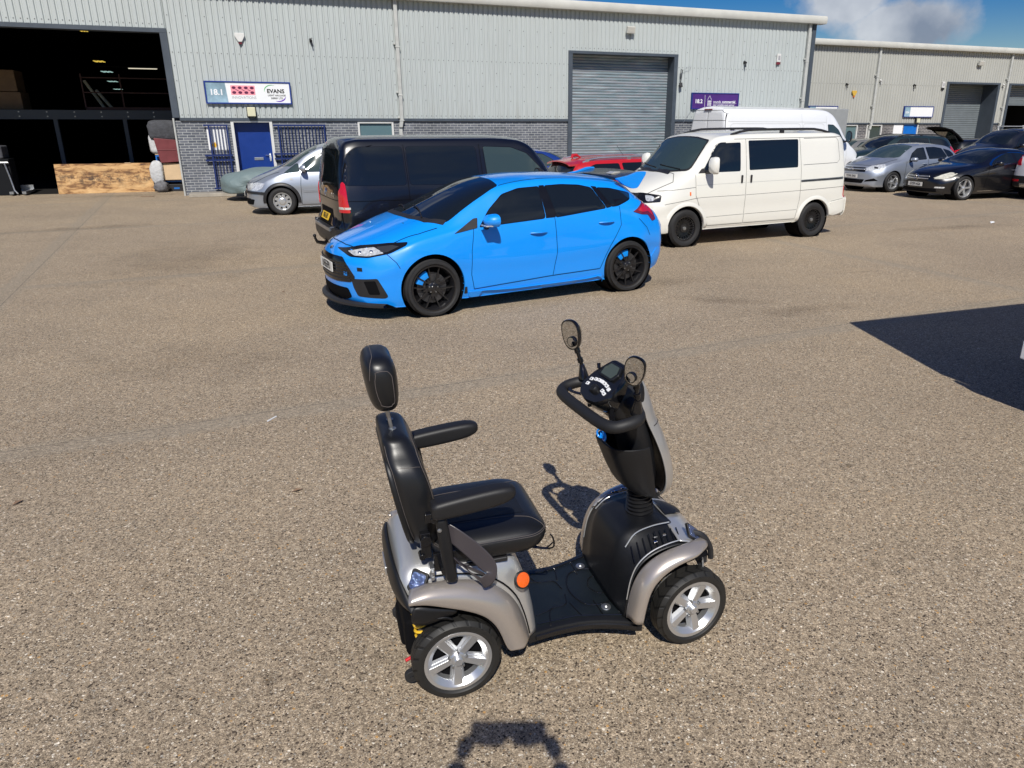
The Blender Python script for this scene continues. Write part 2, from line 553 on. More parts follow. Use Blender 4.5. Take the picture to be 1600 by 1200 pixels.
M['inside_floor'] = pbr('interior_floor', (0.018, 0.017, 0.016), 0.9, spec=0.1)
M['door_blue'] = pbr('door_blue', (0.0, 0.028, 0.20), 0.4, var=0.08)
M['door_blue2'] = pbr('door_light_blue', (0.0, 0.13, 0.50), 0.4, var=0.08)
M['frame_white'] = pbr('frame_white', (0.62, 0.62, 0.60), 0.45, var=0.06)
M['bars'] = pbr('bars_navy', (0.008, 0.022, 0.11), 0.4)
M['shutter_screw'] = pbr('rivet_dark', (0.10, 0.10, 0.10), 0.5)


def brick_material(name, c1, c2, mortar):
    m, t, b = newmat(name)
    tc = t.new('ShaderNodeTexCoord')
    mp = t.new('ShaderNodeMapping', {'Vector': tc.outputs['Object'], 'Rotation': (radians(-90), 0, 0)})
    sp = t.new('ShaderNodeSeparateXYZ', {0: tc.outputs['Object']})
    uv = t.new('ShaderNodeCombineXYZ', {0: t.math('ADD', sp.outputs[0], sp.outputs[1]), 1: sp.outputs[2], 2: 0.0})
    br = t.new('ShaderNodeTexBrick', {'Vector': uv.outputs[0], 'Color1': (*c1, 1), 'Color2': (*c2, 1), 'Mortar': (*mortar, 1), 'Scale': 1.0, 'Mortar Size': 0.007, 'Mortar Smooth': 0.1, 'Bias': -0.1, 'Brick Width': 0.225, 'Row Height': 0.075})
    n = t.new('ShaderNodeTexNoise', {'Vector': tc.outputs['Object'], 'Scale': 1.8, 'Detail': 5.0})
    f = t.ramp(n.outputs[0], [(0.35, (0.82, 0.82, 0.82)), (0.65, (1.15, 1.15, 1.15))])
    t.l.new(t.mix(1.0, br.outputs[0], f, 'MULTIPLY'), b.inputs['Base Color'])
    b.inputs['Roughness'].default_value = 0.8
    bp = t.new('ShaderNodeBump', {'Strength': 0.6, 'Distance': 0.006, 'Height': t.math('SUBTRACT', 1.0, br.outputs['Fac'])})
    t.l.new(bp.outputs[0], b.inputs['Normal'])
    return m


M['brick'] = brick_material('blue_grey_brick', (0.075, 0.085, 0.105), (0.14, 0.15, 0.175), (0.38, 0.39, 0.39))
M['brick_far'] = brick_material('brown_grey_brick', (0.06, 0.06, 0.068), (0.13, 0.12, 0.12), (0.38, 0.37, 0.36))


def shutter_material():
    m, t, b = newmat('galvanised_shutter')
    tc = t.new('ShaderNodeTexCoord')
    sp = t.new('ShaderNodeSeparateXYZ', {0: tc.outputs['Object']})
    st = t.new('ShaderNodeCombineXYZ', {0: t.math('MULTIPLY', sp.outputs[0], 0.7), 1: t.math('MULTIPLY', sp.outputs[2], 6.0), 2: 0.0})
    n = t.new('ShaderNodeTexNoise', {'Vector': st.outputs[0], 'Scale': 1.6, 'Detail': 3.0, 'Distortion': 0.6})
    c = t.ramp(n.outputs[0], [(0.30, (0.13, 0.16, 0.19)), (0.46, (0.20, 0.28, 0.31)), (0.56, (0.27, 0.28, 0.31)), (0.70, (0.33, 0.42, 0.45))])
    n2 = t.new('ShaderNodeTexNoise', {'Vector': tc.outputs['Object'], 'Scale': 1.0, 'Detail': 4.0})
    c = t.mix(t.math('MULTIPLY', n2.outputs[0], 0.5), c, (0.21, 0.235, 0.265))
    t.l.new(c, b.inputs['Base Color'])
    b.inputs['Metallic'].default_value = 0.35
    b.inputs['Roughness'].default_value = 0.5
    return m


M['shutter'] = shutter_material()
M['shutter_grey'] = pbr('shutter_grey', (0.16, 0.185, 0.20), 0.5, metal=0.2, var=0.08)


def corrugated(mb, s0, s1, z0, z1, y=0.0, pitch=0.1587, depth=0.032, x_phase=0.0):
    """trapezoidal sheet facing -Y"""
    xs = []
    k = math.floor((s0 - x_phase) / pitch)
    x = x_phase + k * pitch
    while x < s1:
        for dx, d in ((0, 0), (0.030, 0), (0.048, depth), (pitch - 0.018, depth)):
            xs.append((x + dx, d))
        x += pitch
    xs = [(a, d) for a, d in xs if s0 < a < s1]
    xs = [(s0, depth)] + xs + [(s1, depth)]
    rows = [[(a, y - d, z) for a, d in xs] for z in (z0, z1)]
    mb.grid(rows)
    return xs


def slats(mb, s0, s1, z0, z1, y, h=0.095):
    """curved roller shutter laths"""
    pr = []
    z = z0
    while z < z1:
        for f, d in ((0.0, 0.0), (0.12, 0.008), (0.35, 0.018), (0.65, 0.019), (0.88, 0.010), (0.97, 0.0)):
            pr.append((min(z + f * h, z1), d))
        z += h
    rows = [[(x, y - d, z) for z, d in pr] for x in (s0, s1)]
    mb.grid(rows)


def rivets(mb, spots, y):
    for (x, z) in spots:
        mb.box(x - 0.011, x + 0.011, y - 0.009, y, z - 0.011, z + 0.011)


def floodlight(name, label, s, z, D, c='gutter', size=(0.30, 0.22), lens='lamp_white'):
    p = WN * D + Vector((cos(WA), sin(WA), 0)) * s
    t = thing(name, label, 'floodlight', (p.x, p.y, z), WA)
    b = MB()
    w, h = size
    b.prism([(-w / 2, -h / 2), (w / 2, -h / 2), (w / 2, h / 2), (-w / 2, h / 2)], 0.12, frame((0, -0.10, 0), (1, 0, 0), (0, -0.25, 1)))
    b.build('housing', c, t, bevel=0.015)
    l = MB()
    l.prism([(-w / 2 + .03, -h / 2 + .03), (w / 2 - .03, -h / 2 + .03), (w / 2 - .03, h / 2 - .03), (-w / 2 + .03, h / 2 - .03)], 0.124, frame((0, -0.10, 0), (1, 0, 0), (0, -0.25, 1)))
    l.build('lens', lens, t)
    k = MB()
    k.box(-0.03, 0.03, -0.12, -0.033, -0.03, 0.03)
    k.build('bracket', 'plastic', t)
    return t


def on_wall(name, label, cat, s, z, D=WD):
    p = WN * D + Vector((cos(WA), sin(WA), 0)) * s
    return thing(name, label, cat, (p.x, p.y, z), WA)


P0 = WN * WD
unit = thing('industrial_unit', 'large pale grey corrugated industrial building with open bay and one closed roller shutter', 'building', (P0.x, P0.y, 0), WA)
mb = MB()
PH = 4.85
corrugated(mb, -13.0, -2.04, 4.56, 5.62)
corrugated(mb, -2.04, 10.10, 2.20, 5.62)
corrugated(mb, 10.10, 14.32, 4.38, 5.62)
corrugated(mb, 14.32, 20.14, 2.20, 5.62)
mb.k = 1
xs = [i * 0.1587 + 0.10 for i in range(-82, 127)]
for i, x in enumerate(xs):
    if x > 20.1 or x < -13:
        continue
    bay, sh = x < -2.05, 10.1 < x < 14.32
    zz = [5.35]
    if not bay:
        zz += [] if sh else [3.95, 2.28]
        if i % 3 == 0 and not sh:
            zz += [2.75, 3.2, 3.6, 4.45, 4.9]
    else:
        zz += [4.66]
    if sh:
        zz += [4.47]
    for z in zz:
        rivets(mb, [(x, z)], -0.032)
mb.build('cladding', ['cladding', 'shutter_screw'], unit, ang=20)
# brick plinth (openings left for the door at -0.66..0.42, window 2.98..4.10)
for a, b_, z0, z1 in ((-2.18, -0.70, 0, 2.12), (0.46, 2.98, 0, 2.12), (2.98, 4.10, 0, 0.95), (4.10, 10.12, 0, 2.12), (14.32, 20.14, 0, 2.12)):
    mb = MB()
    mb.box(a, b_, 0.0, 0.20, z0, z1)
    mb.build('brick_plinth', 'brick', unit, smooth=False)
mb = MB()
mb.box(-2.04, 10.10, -0.055, 0.05, 2.12, 2.20)
mb.box(14.32, 20.14, -0.055, 0.05, 2.12, 2.20)
mb.build('base_flashing', 'trim', unit, smooth=False)
# bay frame and interior shell
mb = MB()
mb.box(-2.22, -2.04, -0.06, 0.30, 2.20, 4.56)
mb.box(-13.0, -2.04, -0.065, 0.30, 4.44, 4.555)
mb.build('bay_frame', 'trim', unit, smooth=False, bevel=0.006)
mb = MB()
mb.cyl((-2.21, -0.03, 0.0), (-2.21, -0.03, 2.19), 0.028, n=8)
mb.build('corner_post', 'pipe', unit)
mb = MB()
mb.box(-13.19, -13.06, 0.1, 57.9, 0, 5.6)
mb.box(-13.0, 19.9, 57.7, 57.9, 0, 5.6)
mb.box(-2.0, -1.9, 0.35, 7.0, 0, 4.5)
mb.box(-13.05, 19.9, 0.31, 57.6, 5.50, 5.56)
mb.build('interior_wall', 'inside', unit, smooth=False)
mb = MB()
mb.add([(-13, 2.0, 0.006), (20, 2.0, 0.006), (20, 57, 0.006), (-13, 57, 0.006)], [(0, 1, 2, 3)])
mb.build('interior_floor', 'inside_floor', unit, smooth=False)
# mezzanine
mb = MB()
mb.box(-13.0, -2.0, 4.8, 5.0, 2.17, 2.46)
for x in (-11.2, -8.2, -6.22, -4.2):
    mb.box(x, x + 0.12, 4.85, 5.0, 0, 2.17)
mb.box(-13.0, -2.0, 5.0, 16, 2.34, 2.46)
mb.build('mezzanine', 'trim', unit, smooth=False)
mb = MB()
for i in range(14):
    x = -12.6 + i * 0.78
    mb.box(x, x + 0.035, 4.785, 4.80, 2.38, 2.415)
    mb.box(x, x + 0.035, 4.785, 4.80, 2.24, 2.275)
mb.build('mezzanine_bolts', 'steel', unit, smooth=False)
mb = MB()
for x in (-5.25, -4.12, -2.6):
    mb.box(x, x + 0.04, 5.0, 5.04, 2.46, 3.60)
for z in (3.0, 3.46):
    mb.box(-5.25, -2.1, 5.0, 5.04, z, z + 0.035)
mb.box(-5.25, -2.1, 5.0, 5.04, 2.46, 2.56)
mb.build('mezzanine_rail', pbr('rail_dark_red', (0.05, 0.012, 0.014), 0.6), unit, smooth=False)
# roof and back (real volume)
mb = MB()
ev = 5.85
prof = [(-0.05, ev - 0.05), (29.0, ev + 1.9), (58.2, ev - 0.05), (58.2, ev - 0.2), (29.0, ev + 1.75), (-0.05, ev - 0.2)]
mb.grid([[(x, y, z) for y, z in prof + [prof[0]]] for x in (-13.2, 20.2)])
mb.build('roof', 'cladding_far', unit, smooth=False)
mb = MB()
mb.box(-13.2, -13.19, 0.0, 58.2, 0, 5.62)
mb.box(20.10, 20.2, 0.04, 58.2, 0, 5.62)
mb.box(-13.2, 20.2, 58.0, 58.2, 0, 5.62)
mb.add([(20.2, 0, 5.6), (20.2, 58.2, 5.6), (20.2, 29, ev + 1.8)], [(0, 1, 2)])
mb.build('end_wall', 'trim', unit, smooth=False)
mb = MB()
mb.box(20.06, 20.23, -0.07, 0.03, 0.0, 5.62)
mb.build('corner_trim', 'trim', unit, smooth=False, bevel=0.008)
mb = MB()
mb.prism([(-0.27, 5.60), (-0.30, 5.66), (-0.30, 5.80), (-0.26, 5.87), (0.10, 5.90), (0.10, 5.60)], 33.7, frame((-13.2, 0, 0), (0, 1, 0), (0, 0, 1)))
mb.build('gutter', 'gutter', unit, ang=50)
# downpipes
def downpipe(parent, s, ztop, zb, shoe=True, y=-0.09):
    d = MB()
    d.box(s - 0.055, s + 0.055, y - 0.05, y + 0.05, zb + 0.12, ztop)
    if shoe:
        d.box(s - 0.055, s + 0.055, y - 0.05, y + 0.05, -0.0, zb - 0.12, Matrix.Translation((-0.05, 0.05, 0)))
        d.prism([(s - 0.055, zb + 0.12), (s + 0.055, zb + 0.12), (s + 0.005, zb - 0.12), (s - 0.105, zb - 0.12)], 0.1, frame((0, y + 0.05, 0), (1, 0, 0), (0, 0, 1)))
    for z in (ztop - 1.35, ztop - 2.75, ztop - 3.5):
        if z > 0.5:
            d.box(s - 0.075, s + 0.075, y - 0.06, y + 0.06, z, z + 0.04)
            d.box(s - 0.12, s - 0.055, y - 0.01, y + 0.06, z + 0.08, z + 0.14)
    return d.build('downpipe', 'pipe', parent, smooth=False, bevel=0.01)
downpipe(unit, 4.36, 5.62, 2.05)
downpipe(unit, 19.90, 5.62, 2.05)
# shutter of 18.2
def shutter_door(parent, s0, s1, zt, zb, zc, mat, rec=0.42, brick_z=2.2):
    f = MB()
    f.box(s0, s0 + 0.15, -0.07, rec, 0, zt)
    f.box(s1 - 0.15, s1, -0.07, rec, 0, zt)
    f.box(s0, s1, -0.075, rec, zt - 0.0, zt + 0.09)
    f.build('shutter_frame', 'trim', parent, smooth=False, bevel=0.006)
    d = MB()
    slats(d, s0 + 0.15, s1 - 0.15, zb, zt, rec - 0.02)
    d.box(s0 + 0.15, s1 - 0.15, rec - 0.045, rec - 0.01, zb - 0.06, zb)
    o = d.build('roller_shutter', mat, parent, ang=60)
    return o
shutter_door(unit, 10.10, 14.32, 4.29, 0.05, 0, 'shutter')
# office door 18.1
mb = MB()
mb.box(-0.70, -0.62, -0.03, 0.29, 0.08, 2.12)
mb.box(0.38, 0.46, -0.03, 0.29, 0.08, 2.12)
mb.box(-0.62, 0.38, -0.03, 0.29, 2.08, 2.12)
mb.build('door_frame', 'frame_white', unit, smooth=False)
mb = MB()
mb.box(-0.62, 0.38, 0.24, 0.29, 0.10, 2.08)
od = mb.build('door', 'door_blue', unit, smooth=False)
mb = MB()
mb.box(-0.16, 0.10, 0.222, 0.24, 0.98, 1.06)
mb.build('letter_plate', 'steel', od, bevel=0.004)
mb = MB()
mb.box(0.28, 0.33, 0.222, 0.24, 0.95, 1.17)
mb.cyl((0.305, 0.20, 1.11), (0.17, 0.195, 1.12), 0.012, n=8)
mb.build('handle', 'chrome', od)
# office windows
def window(parent, s0, s1, z0, z1, gl='glass_green', fr='frame_white', blinds=True):
    f = MB()
    for a, b_, c, d in ((s0, s0 + 0.06, z0, z1), (s1 - 0.06, s1, z0, z1), (s0 + 0.06, s1 - 0.06, z1 - 0.07, z1), (s0 + 0.06, s1 - 0.06, z0, z0 + 0.06)):
        f.box(a, b_, -0.02, 0.08, c, d)
    w = f.build('window_frame', fr, parent, smooth=False, bevel=0.004)
    p = MB()
    p.box(s0 + 0.06, s1 - 0.06, 0.05, 0.06, z0 + 0.06, z1 - 0.07)
    p.build('pane', gl, w, smooth=False)
    return w
M['office_glass'] = pbr('office_glass', (0.10, 0.17, 0.19), 0.05, spec=0.8)
window(unit, 2.98, 4.10, 0.95, 2.12, 'office_glass')


def grille(name, label, s0, s1, z0, z1, n, mids):
    t = on_wall(name, label, 'security grille', s0, 0)
    w = s1 - s0
    f = MB()
    f.box(-0.12, w + 0.02, -0.10, -0.07, z1 - 0.05, z1)
    f.box(-0.05, w + 0.02, -0.10, -0.07, z0, z0 + 0.05)
    f.box(0.0, 0.045, -0.11, -0.065, z0, z1)
    f.box(w - 0.045, w, -0.11, -0.065, z0, z1)
    for z in mids:
        f.box(-0.18, w + 0.05, -0.115, -0.065, z, z + 0.05)
    f.build('frame', 'bars', t, smooth=False)
    b = MB()
    for i in range(1, n + 1):
        x = w * i / (n + 1)
        b.cyl((x, -0.085, z0 + 0.03), (x, -0.085, z1 - 0.03), 0.011, n=6)
    b.build('bars', 'bars', t)
    k = MB()
    for z in mids:
        k.box(-0.16, -0.12, -0.07, -0.005, z, z + 0.05)
        k.box(w + 0.0, w + 0.04, -0.07, -0.005, z, z + 0.05)
    k.build('bracket', 'bars', t, smooth=False)
    return t
grille('security_grille', 'narrow tall navy security grille over a white poster left of the blue door', -1.33, -0.80, 0.17, 2.02, 5, (0.98, 1.12))
grille('security_grille', 'wide navy security grille right of the blue door beside the black van', 0.60, 1.98, 0.30, 2.02, 13, (1.0, 1.14))
# blinded window and poster behind the narrow grille
t = on_wall('poster', 'white notice with yellow sun shape behind the narrow grille', 'poster', -1.38, 1.30)
mb = MB()
mb.box(0.0, 0.60, -0.012, -0.002, 0.0, 0.68)
mb.build('sheet', 'white', t, smooth=False)
mb = MB()
mb.prism([(0.16 + (0.10 if i % 2 else 0.055) * cos(i * pi / 8), 0.14 + (0.10 if i % 2 else 0.055) * sin(i * pi / 8)) for i in range(16)], 0.003, frame((0, -0.012, 0), (1, 0, 0), (0, 0, 1)))
mb.build('sun_shape', pbr('poster_yellow', (0.75, 0.42, 0.02), 0.5), t, smooth=False)


# signs ------------------------------------------------------------
def sign(name, label, s0, s1, z0, z1, D, frame_mat, face_mat, fw=0.035):
    t = on_wall(name, label, 'sign', s0, z0, D)
    w, h = s1 - s0, z1 - z0
    f = MB()
    for a in ((0, w, h - fw, h), (0, w, 0, fw), (0, fw, fw, h - fw), (w - fw, w, fw, h - fw)):
        f.box(a[0], a[1], -0.115, -0.033, a[2], a[3])
    f.build('frame', frame_mat, t, smooth=False)
    f = MB()
    f.box(fw, w - fw, -0.095, -0.045, fw, h - fw)
    f.build('face', face_mat, t, smooth=False)
    return t, w, h


M['sign_blue'] = pbr('sign_blue', (0.005, 0.03, 0.22), 0.4)
M['sign_pale'] = pbr('sign_pale_blue', (0.24, 0.36, 0.44), 0.4, var=0.35, vscale=3)
M['pink'] = pbr('logo_pink', (0.82, 0.30, 0.36), 0.5)
M['maroon'] = pbr('logo_maroon', (0.10, 0.005, 0.05), 0.5)
M['purple'] = pbr('sign_purple', (0.062, 0.018, 0.16), 0.4, var=0.25, vscale=1.2)
M['violet'] = pbr('violet', (0.14, 0.03, 0.45), 0.4)
M['swgreen'] = pbr('swoosh_green', (0.10, 0.45, 0.15), 0.4)
M['greytxt'] = pbr('grey_text', (0.32, 0.32, 0.34), 0.5)


def txt(parent, s, x, z, size, mat, y=-0.098, bold=0.0, sx=1.0, align='CENTER', space=1.0, slant=0.0):
    m = frame((x, y, z), (1, 0, 0), (slant, 0, 1))
    return text_obj('lettering', s, size, mat, parent, m, ext=0.002, bold=bold, sx=sx, align=align, space=space)


t, w, h = sign('unit_sign', 'long white sign in blue frame numbered 18.1 above the blue door', -1.27, 1.09, 2.59, 3.21, WD, 'sign_blue', 'white')
mb = MB()
mb.prism([(0.035, 0.035), (0.60, 0.035), (0.56, h - 0.035), (0.035, h - 0.035)], 0.003, frame((0, -0.0955, 0), (1, 0, 0), (0, 0, 1)))
mb.build('number_panel', 'sign_pale', t, smooth=False)
txt(t, '18.1', 0.31, 0.31, 0.22, 'white', y=-0.101, bold=0.006)
mb = MB()
mb.prism([(0.70, 0.25), (1.36, 0.25), (1.36, 0.51), (0.70, 0.51)], 0.003, frame((0, -0.0955, 0), (1, 0, 0), (0, 0, 1)))
mb.build('logo_block', 'pink', t, smooth=False)
mb = MB()
for i in range(4):
    for j in range(2):
        cx, cz = 0.785 + i * 0.165, 0.315 + j * 0.13
        mb.prism([(cx + (0.055) * cos(a * pi / 6), cz + 0.038 * sin(a * pi / 6)) for a in range(12)], 0.003, frame((0, -0.099, 0), (1, 0, 0), (0, 0, 1)))
for i in range(3):
    cx = 0.87 + i * 0.165
    mb.prism([(cx - 0.055, 0.40), (cx - 0.02, 0.40), (cx + 0.055, 0.36), (cx + 0.02, 0.36)], 0.003, frame((0, -0.099, 0), (1, 0, 0), (0, 0, 1)))
mb.build('logo_pattern', 'maroon', t, smooth=False)
txt(t, 'INNOVATIONS', 1.04, 0.175, 0.10, 'greytxt', sx=0.98)
txt(t, 'EVANS', 1.93, 0.36, 0.155, 'ink', bold=0.005, sx=1.05)
txt(t, 'LIGHT HAULAGE', 1.95, 0.245, 0.066, 'ink', bold=0.001)
txt(t, 'DERBY LTD', 1.95, 0.165, 0.066, 'ink', bold=0.001)
def arc(name, cx, cz, r, a0, a1, wd_, mat, parent, y=-0.097):
    n = 14
    o_, i_ = [], []
    for k in range(n + 1):
        a = a0 + (a1 - a0) * k / n
        ww = wd_ * sin(pi * (k + 0.3) / (n + 0.6))
        o_.append((cx + (r + ww) * cos(a), cz + (r + ww) * sin(a) * 0.8))
        i_.append((cx + (r - ww * 0.3) * cos(a), cz + (r - ww * 0.3) * sin(a) * 0.8))
    q = MB()
    q.prism(o_ + i_[::-1], 0.003, frame((0, y, 0), (1, 0, 0), (0, 0, 1)))
    return q.build(name, mat, parent, smooth=False)
arc('swoosh', 1.83, 0.36, 0.21, 1.2, 3.3, 0.02, 'swgreen', t)
arc('swoosh', 1.98, 0.27, 0.23, -1.9, -0.3, 0.03, 'violet', t)

t, w, h = sign('unit_sign', 'dark purple sign numbered 18.2 on cladding above the tall white van', 14.95, 16.97, 2.55, 3.12, WD, 'sign_blue', 'purple', 0.025)
txt(t, '18.2', 0.30, 0.27, 0.19, 'white', bold=0.005)
mb = MB()
mb.box(0.555, 0.565, -0.099, -0.095, 0.08, 0.49)
mb.box(0.92, 1.93, -0.099, -0.095, 0.205, 0.212)
for i in range(3):
    for j in range(3):
        mb.box(0.68 + i * 0.058, 0.72 + i * 0.058, -0.099, -0.095, 0.13 + j * 0.065, 0.175 + j * 0.065)
for sgn in (-1, 1):
    mb.prism([(0.758, 0.48), (0.758, 0.465), (0.758 + sgn * 0.075, 0.335), (0.758 + sgn * 0.088, 0.335)], 0.003, frame((0, -0.096, 0), (1, 0, 0), (0, 0, 1)))
mb.build('sign_emblem', 'white', t, smooth=False)
txt(t, 'sounds', 0.92, 0.265, 0.125, 'white', align='LEFT', sx=0.95)
txt(t, 'commercial', 1.30, 0.265, 0.125, 'white', align='LEFT', bold=0.003, sx=0.98)
txt(t, 'your complete event partner', 0.92, 0.155, 0.085, 'white', align='LEFT', bold=0.001, sx=0.93)

# wall fittings
floodlight('floodlight', 'square beige floodlight high on cladding above the closed shutter', 12.35, 5.10, WD)
t = on_wall('bulkhead_lamp', 'pale yellow square bulkhead lamp just above the blue door', 'lamp', -0.08, 2.37)
mb = MB(); mb.box(-0.115, 0.115, -0.19, -0.06, -0.13, 0.13); mb.build('lens', pbr('yellowed_plastic', (0.62, 0.60, 0.42), 0.4), t, bevel=0.02)
mb = MB(); mb.box(-0.135, 0.135, -0.06, -0.033, -0.155, 0.14); mb.build('backplate', 'plastic', t, bevel=0.004)
def alarm(label, s, z, D, kind='tri', mats=('frame_white', 'lamp_red_dark')):
    t = on_wall('alarm_box', label, 'alarm box', s, z, D)
    b = MB()
    if kind == 'tri':
        b.prism([(-0.13, 0.13), (-0.14, 0.05), (-0.05, -0.11), (0.05, -0.11), (0.14, 0.05), (0.13, 0.13)], 0.07, frame((0, -0.033, 0), (1, 0, 0), (0, 0, 1)))
    else:
        b.box(-0.085, 0.085, -0.11, -0.033, -0.12, 0.17)
    b.build('housing', mats[0], t, bevel=0.015)
    if kind == 'tri':
        l = MB()
        l.prism([(-0.055, -0.125), (0.055, -0.125), (0.045, -0.165), (-0.045, -0.165)], 0.05, frame((0, -0.036, 0), (1, 0, 0), (0, 0, 1)))
        l.build('strobe', mats[1], t, bevel=0.006)
    else:
        l = MB()
        l.box(-0.085, 0.085, -0.10, -0.036, -0.21, -0.12)
        l.build('strobe', mats[1], t, bevel=0.015)
        l = MB(); l.box(-0.045, 0.045, -0.114, -0.11, -0.05, 0.10); l.build('panel', 'greytxt', t)
    return t
alarm('off white shield shaped alarm box on cladding right of the open bay', -0.15, 4.38, WD)
alarm('tall white alarm box with dark red strobe near the right building corner', 18.62, 4.36, WD, 'box')
def pir(label, s, z, D, mat='plastic', cat='camera'):
    t = on_wall('security_camera', label, cat, s, z, D)
    b = MB()
    b.box(-0.03, 0.03, -0.06, -0.033, -0.03, 0.05)
    b.build('mount', mat, t)
    b = MB()
    b.cyl((0, -0.05, 0.05), (0.01, -0.16, 0.0), 0.038, n=10)
    b.cyl((0.01, -0.13, 0.01), (0.03, -0.13, -0.14), 0.018, n=8)
    b.build('camera_body', mat, t)
    return t
pir('small dark camera high on cladding above the wide navy grille', 1.80, 4.36, WD)
pir('small dark camera on cladding between purple sign and tall white alarm box', 17.12, 4.17, WD)
t = on_wall('wall_bracket', 'dark swan neck bracket with thin antenna beside the closed shutter frame', 'bracket', 14.42, 3.55)
mb = MB()
mb.tube([(0.0, -0.03, -0.2), (0.0, -0.12, -0.18), (0.02, -0.14, 0.0), (0.06, -0.14, 0.32), (0.0, -0.14, 0.34), (-0.02, -0.14, 0.0)], 0.014, n=6)
mb.cyl((0.02, -0.12, -0.12), (0.02, -0.16, -0.25), 0.06, n=10)
mb.build('arm', 'plastic', t)
mb = MB(); mb.cyl((0.05, -0.12, 0.30), (0.42, -0.14, 0.46), 0.007, n=5); mb.build('antenna', 'steel', t)

# pavement along the unit
mb = MB()
K = MB()
K.box(-2.05, 10.05, -0.70, -0.60, 0.0, 0.105)
K.box(14.4, 20.4, -0.70, -0.60, 0.0, 0.105)
kerb = K.build('kerb', pbr('kerb_concrete', (0.34, 0.31, 0.26), 0.85, var=0.25, vscale=3), smooth=False, bevel=0.015)
kerb.location = P0; kerb.rotation_euler = (0, 0, WA)
tag(kerb, kind='structure')
M['paving'] = brick_material('paving_slabs', (0.26, 0.235, 0.195), (0.31, 0.285, 0.24), (0.15, 0.13, 0.11))
for n_ in M['paving'].node_tree.nodes:
    if n_.type == 'TEX_BRICK':
        n_.inputs['Brick Width'].default_value = 0.9
        n_.inputs['Row Height'].default_value = 0.6
mb.box(-2.05, 10.05, -0.60, -0.003, 0.0, 0.10)
mb.box(14.4, 20.4, -0.60, -0.003, 0.0, 0.10)
pv = mb.build('pavement', 'paving', smooth=False)
pv.location = P0; pv.rotation_euler = (0, 0, WA)
tag(pv, kind='structure')

# ------------------------------------------------------------------ second unit, five metres further back
W2 = WD + 5.0
P2 = WN * W2
unit2 = thing('industrial_unit', 'further pale grey corrugated building with several shutters behind the parked saloons', 'building', (P2.x, P2.y, 0), WA)
mb = MB()
corrugated(mb, 18.0, 32.80, 2.09, 5.50)
corrugated(mb, 32.80, 36.50, 4.06, 5.50)
corrugated(mb, 36.50, 37.15, 2.09, 5.50)
corrugated(mb, 37.15, 40.9, 4.06, 5.50)
corrugated(mb, 40.9, 62.0, 2.09, 5.50)
mb.k = 1
for i in range(112, 300):
    x = i * 0.1587 + 0.1
    for z in (3.85, 5.2):
        if not (32.8 < x < 36.5 or 37.15 < x < 40.9) or z > 4.2:
            rivets(mb, [(x, z)], -0.032)
mb.build('cladding', ['cladding_far', 'shutter_screw'], unit2, ang=20)
for a, b_, z0, z1 in ((18, 26.40, 0, 2.02), (26.40, 27.48, 0, 0.95), (27.48, 28.04, 0, 2.02), (28.04, 29.01, 0, 0.95), (29.01, 30.42, 0, 2.02), (31.36, 32.80, 0, 2.02), (36.5, 37.15, 0, 2.02), (40.9, 62, 0, 2.02)):
    mb = MB()
    mb.box(a, b_, 0.0, 0.2, z0, z1)
    mb.build('brick_plinth', 'brick_far', unit2, smooth=False)
mb = MB()
for a, b_ in ((18, 32.8), (36.5, 37.15), (40.9, 62)):
    mb.box(a, b_, -0.055, 0.05, 2.02, 2.09)
mb.build('base_flashing', 'trim', unit2, smooth=False)
window(unit2, 26.40, 27.48, 0.95, 2.02, 'office_glass')
window(unit2, 28.04, 29.01, 0.95, 2.02, 'glass_green')
mb = MB()
mb.box(30.42, 31.30, 0.03, 0.08, 0.1, 2.02)
mb.build('door', 'door_blue2', unit2, smooth=False)
mb = MB()
mb.box(31.30, 31.36, -0.02, 0.08, 0.1, 2.02)
mb.build('door_frame', 'frame_white', unit2, smooth=False)
shutter_door(unit2, 32.80, 36.50, 3.97, 0.05, 0, 'shutter_grey', rec=0.85)
shutter_door(unit2, 37.15, 40.90, 3.97, 3.05, 0, 'shutter_grey', rec=0.5)
mb = MB()
mb.box(37.0, 37.14, 0.6, 12, 0, 4)
mb.box(37.0, 45, 12, 12.2, 0, 4.2)
mb.box(41, 41.1, 0.6, 12, 0, 4)
mb.build('interior_wall', 'inside', unit2, smooth=False)
mb = MB()
mb.prism([(-0.27, 5.48), (-0.30, 5.54), (-0.30, 5.66), (-0.26, 5.73), (0.10, 5.76), (0.10, 5.48)], 45.0, frame((18.0, 0, 0), (0, 1, 0), (0, 0, 1)))
mb.build('gutter', 'gutter', unit2, ang=50)
mb = MB()
prof = [(-0.05, 5.68), (12.0, 6.7), (24, 5.68), (24, 5.5), (12, 6.55), (-0.05, 5.55)]
mb.grid([[(x, y, z) for y, z in prof + [prof[0]]] for x in (18.0, 62.8)])
mb.build('roof', 'cladding_far', unit2, smooth=False)
mb = MB()
mb.box(17.9, 62.8, 23.8, 24.0, 0, 5.6)
mb.box(62.0, 62.2, 0.02, 23.8, 0, 5.6)
mb.build('end_wall', 'cladding_far', unit2, smooth=False)
downpipe(unit2, 28.20, 5.50, 1.9)
downpipe(unit2, 36.95, 5.50, 1.9)
t, w, h = sign('unit_sign', 'blank white sign with pale blue number panel above the light blue door', 30.19, 32.11, 2.36, 2.88, W2, 'sign_blue', 'white', 0.03)
mb = MB(); mb.box(0.03, 0.40, -0.099, -0.095, 0.03, h - 0.03); mb.build('number_panel', 'sign_pale', t, smooth=False)
txt(t, '18.4', 0.21, 0.22, 0.15, 'white', y=-0.101, bold=0.003)
t, w, h = sign('unit_sign', 'blank white sign in blue frame partly hidden by the grey box truck', 24.35, 26.05, 2.33, 2.85, W2, 'sign_blue', 'white', 0.03)
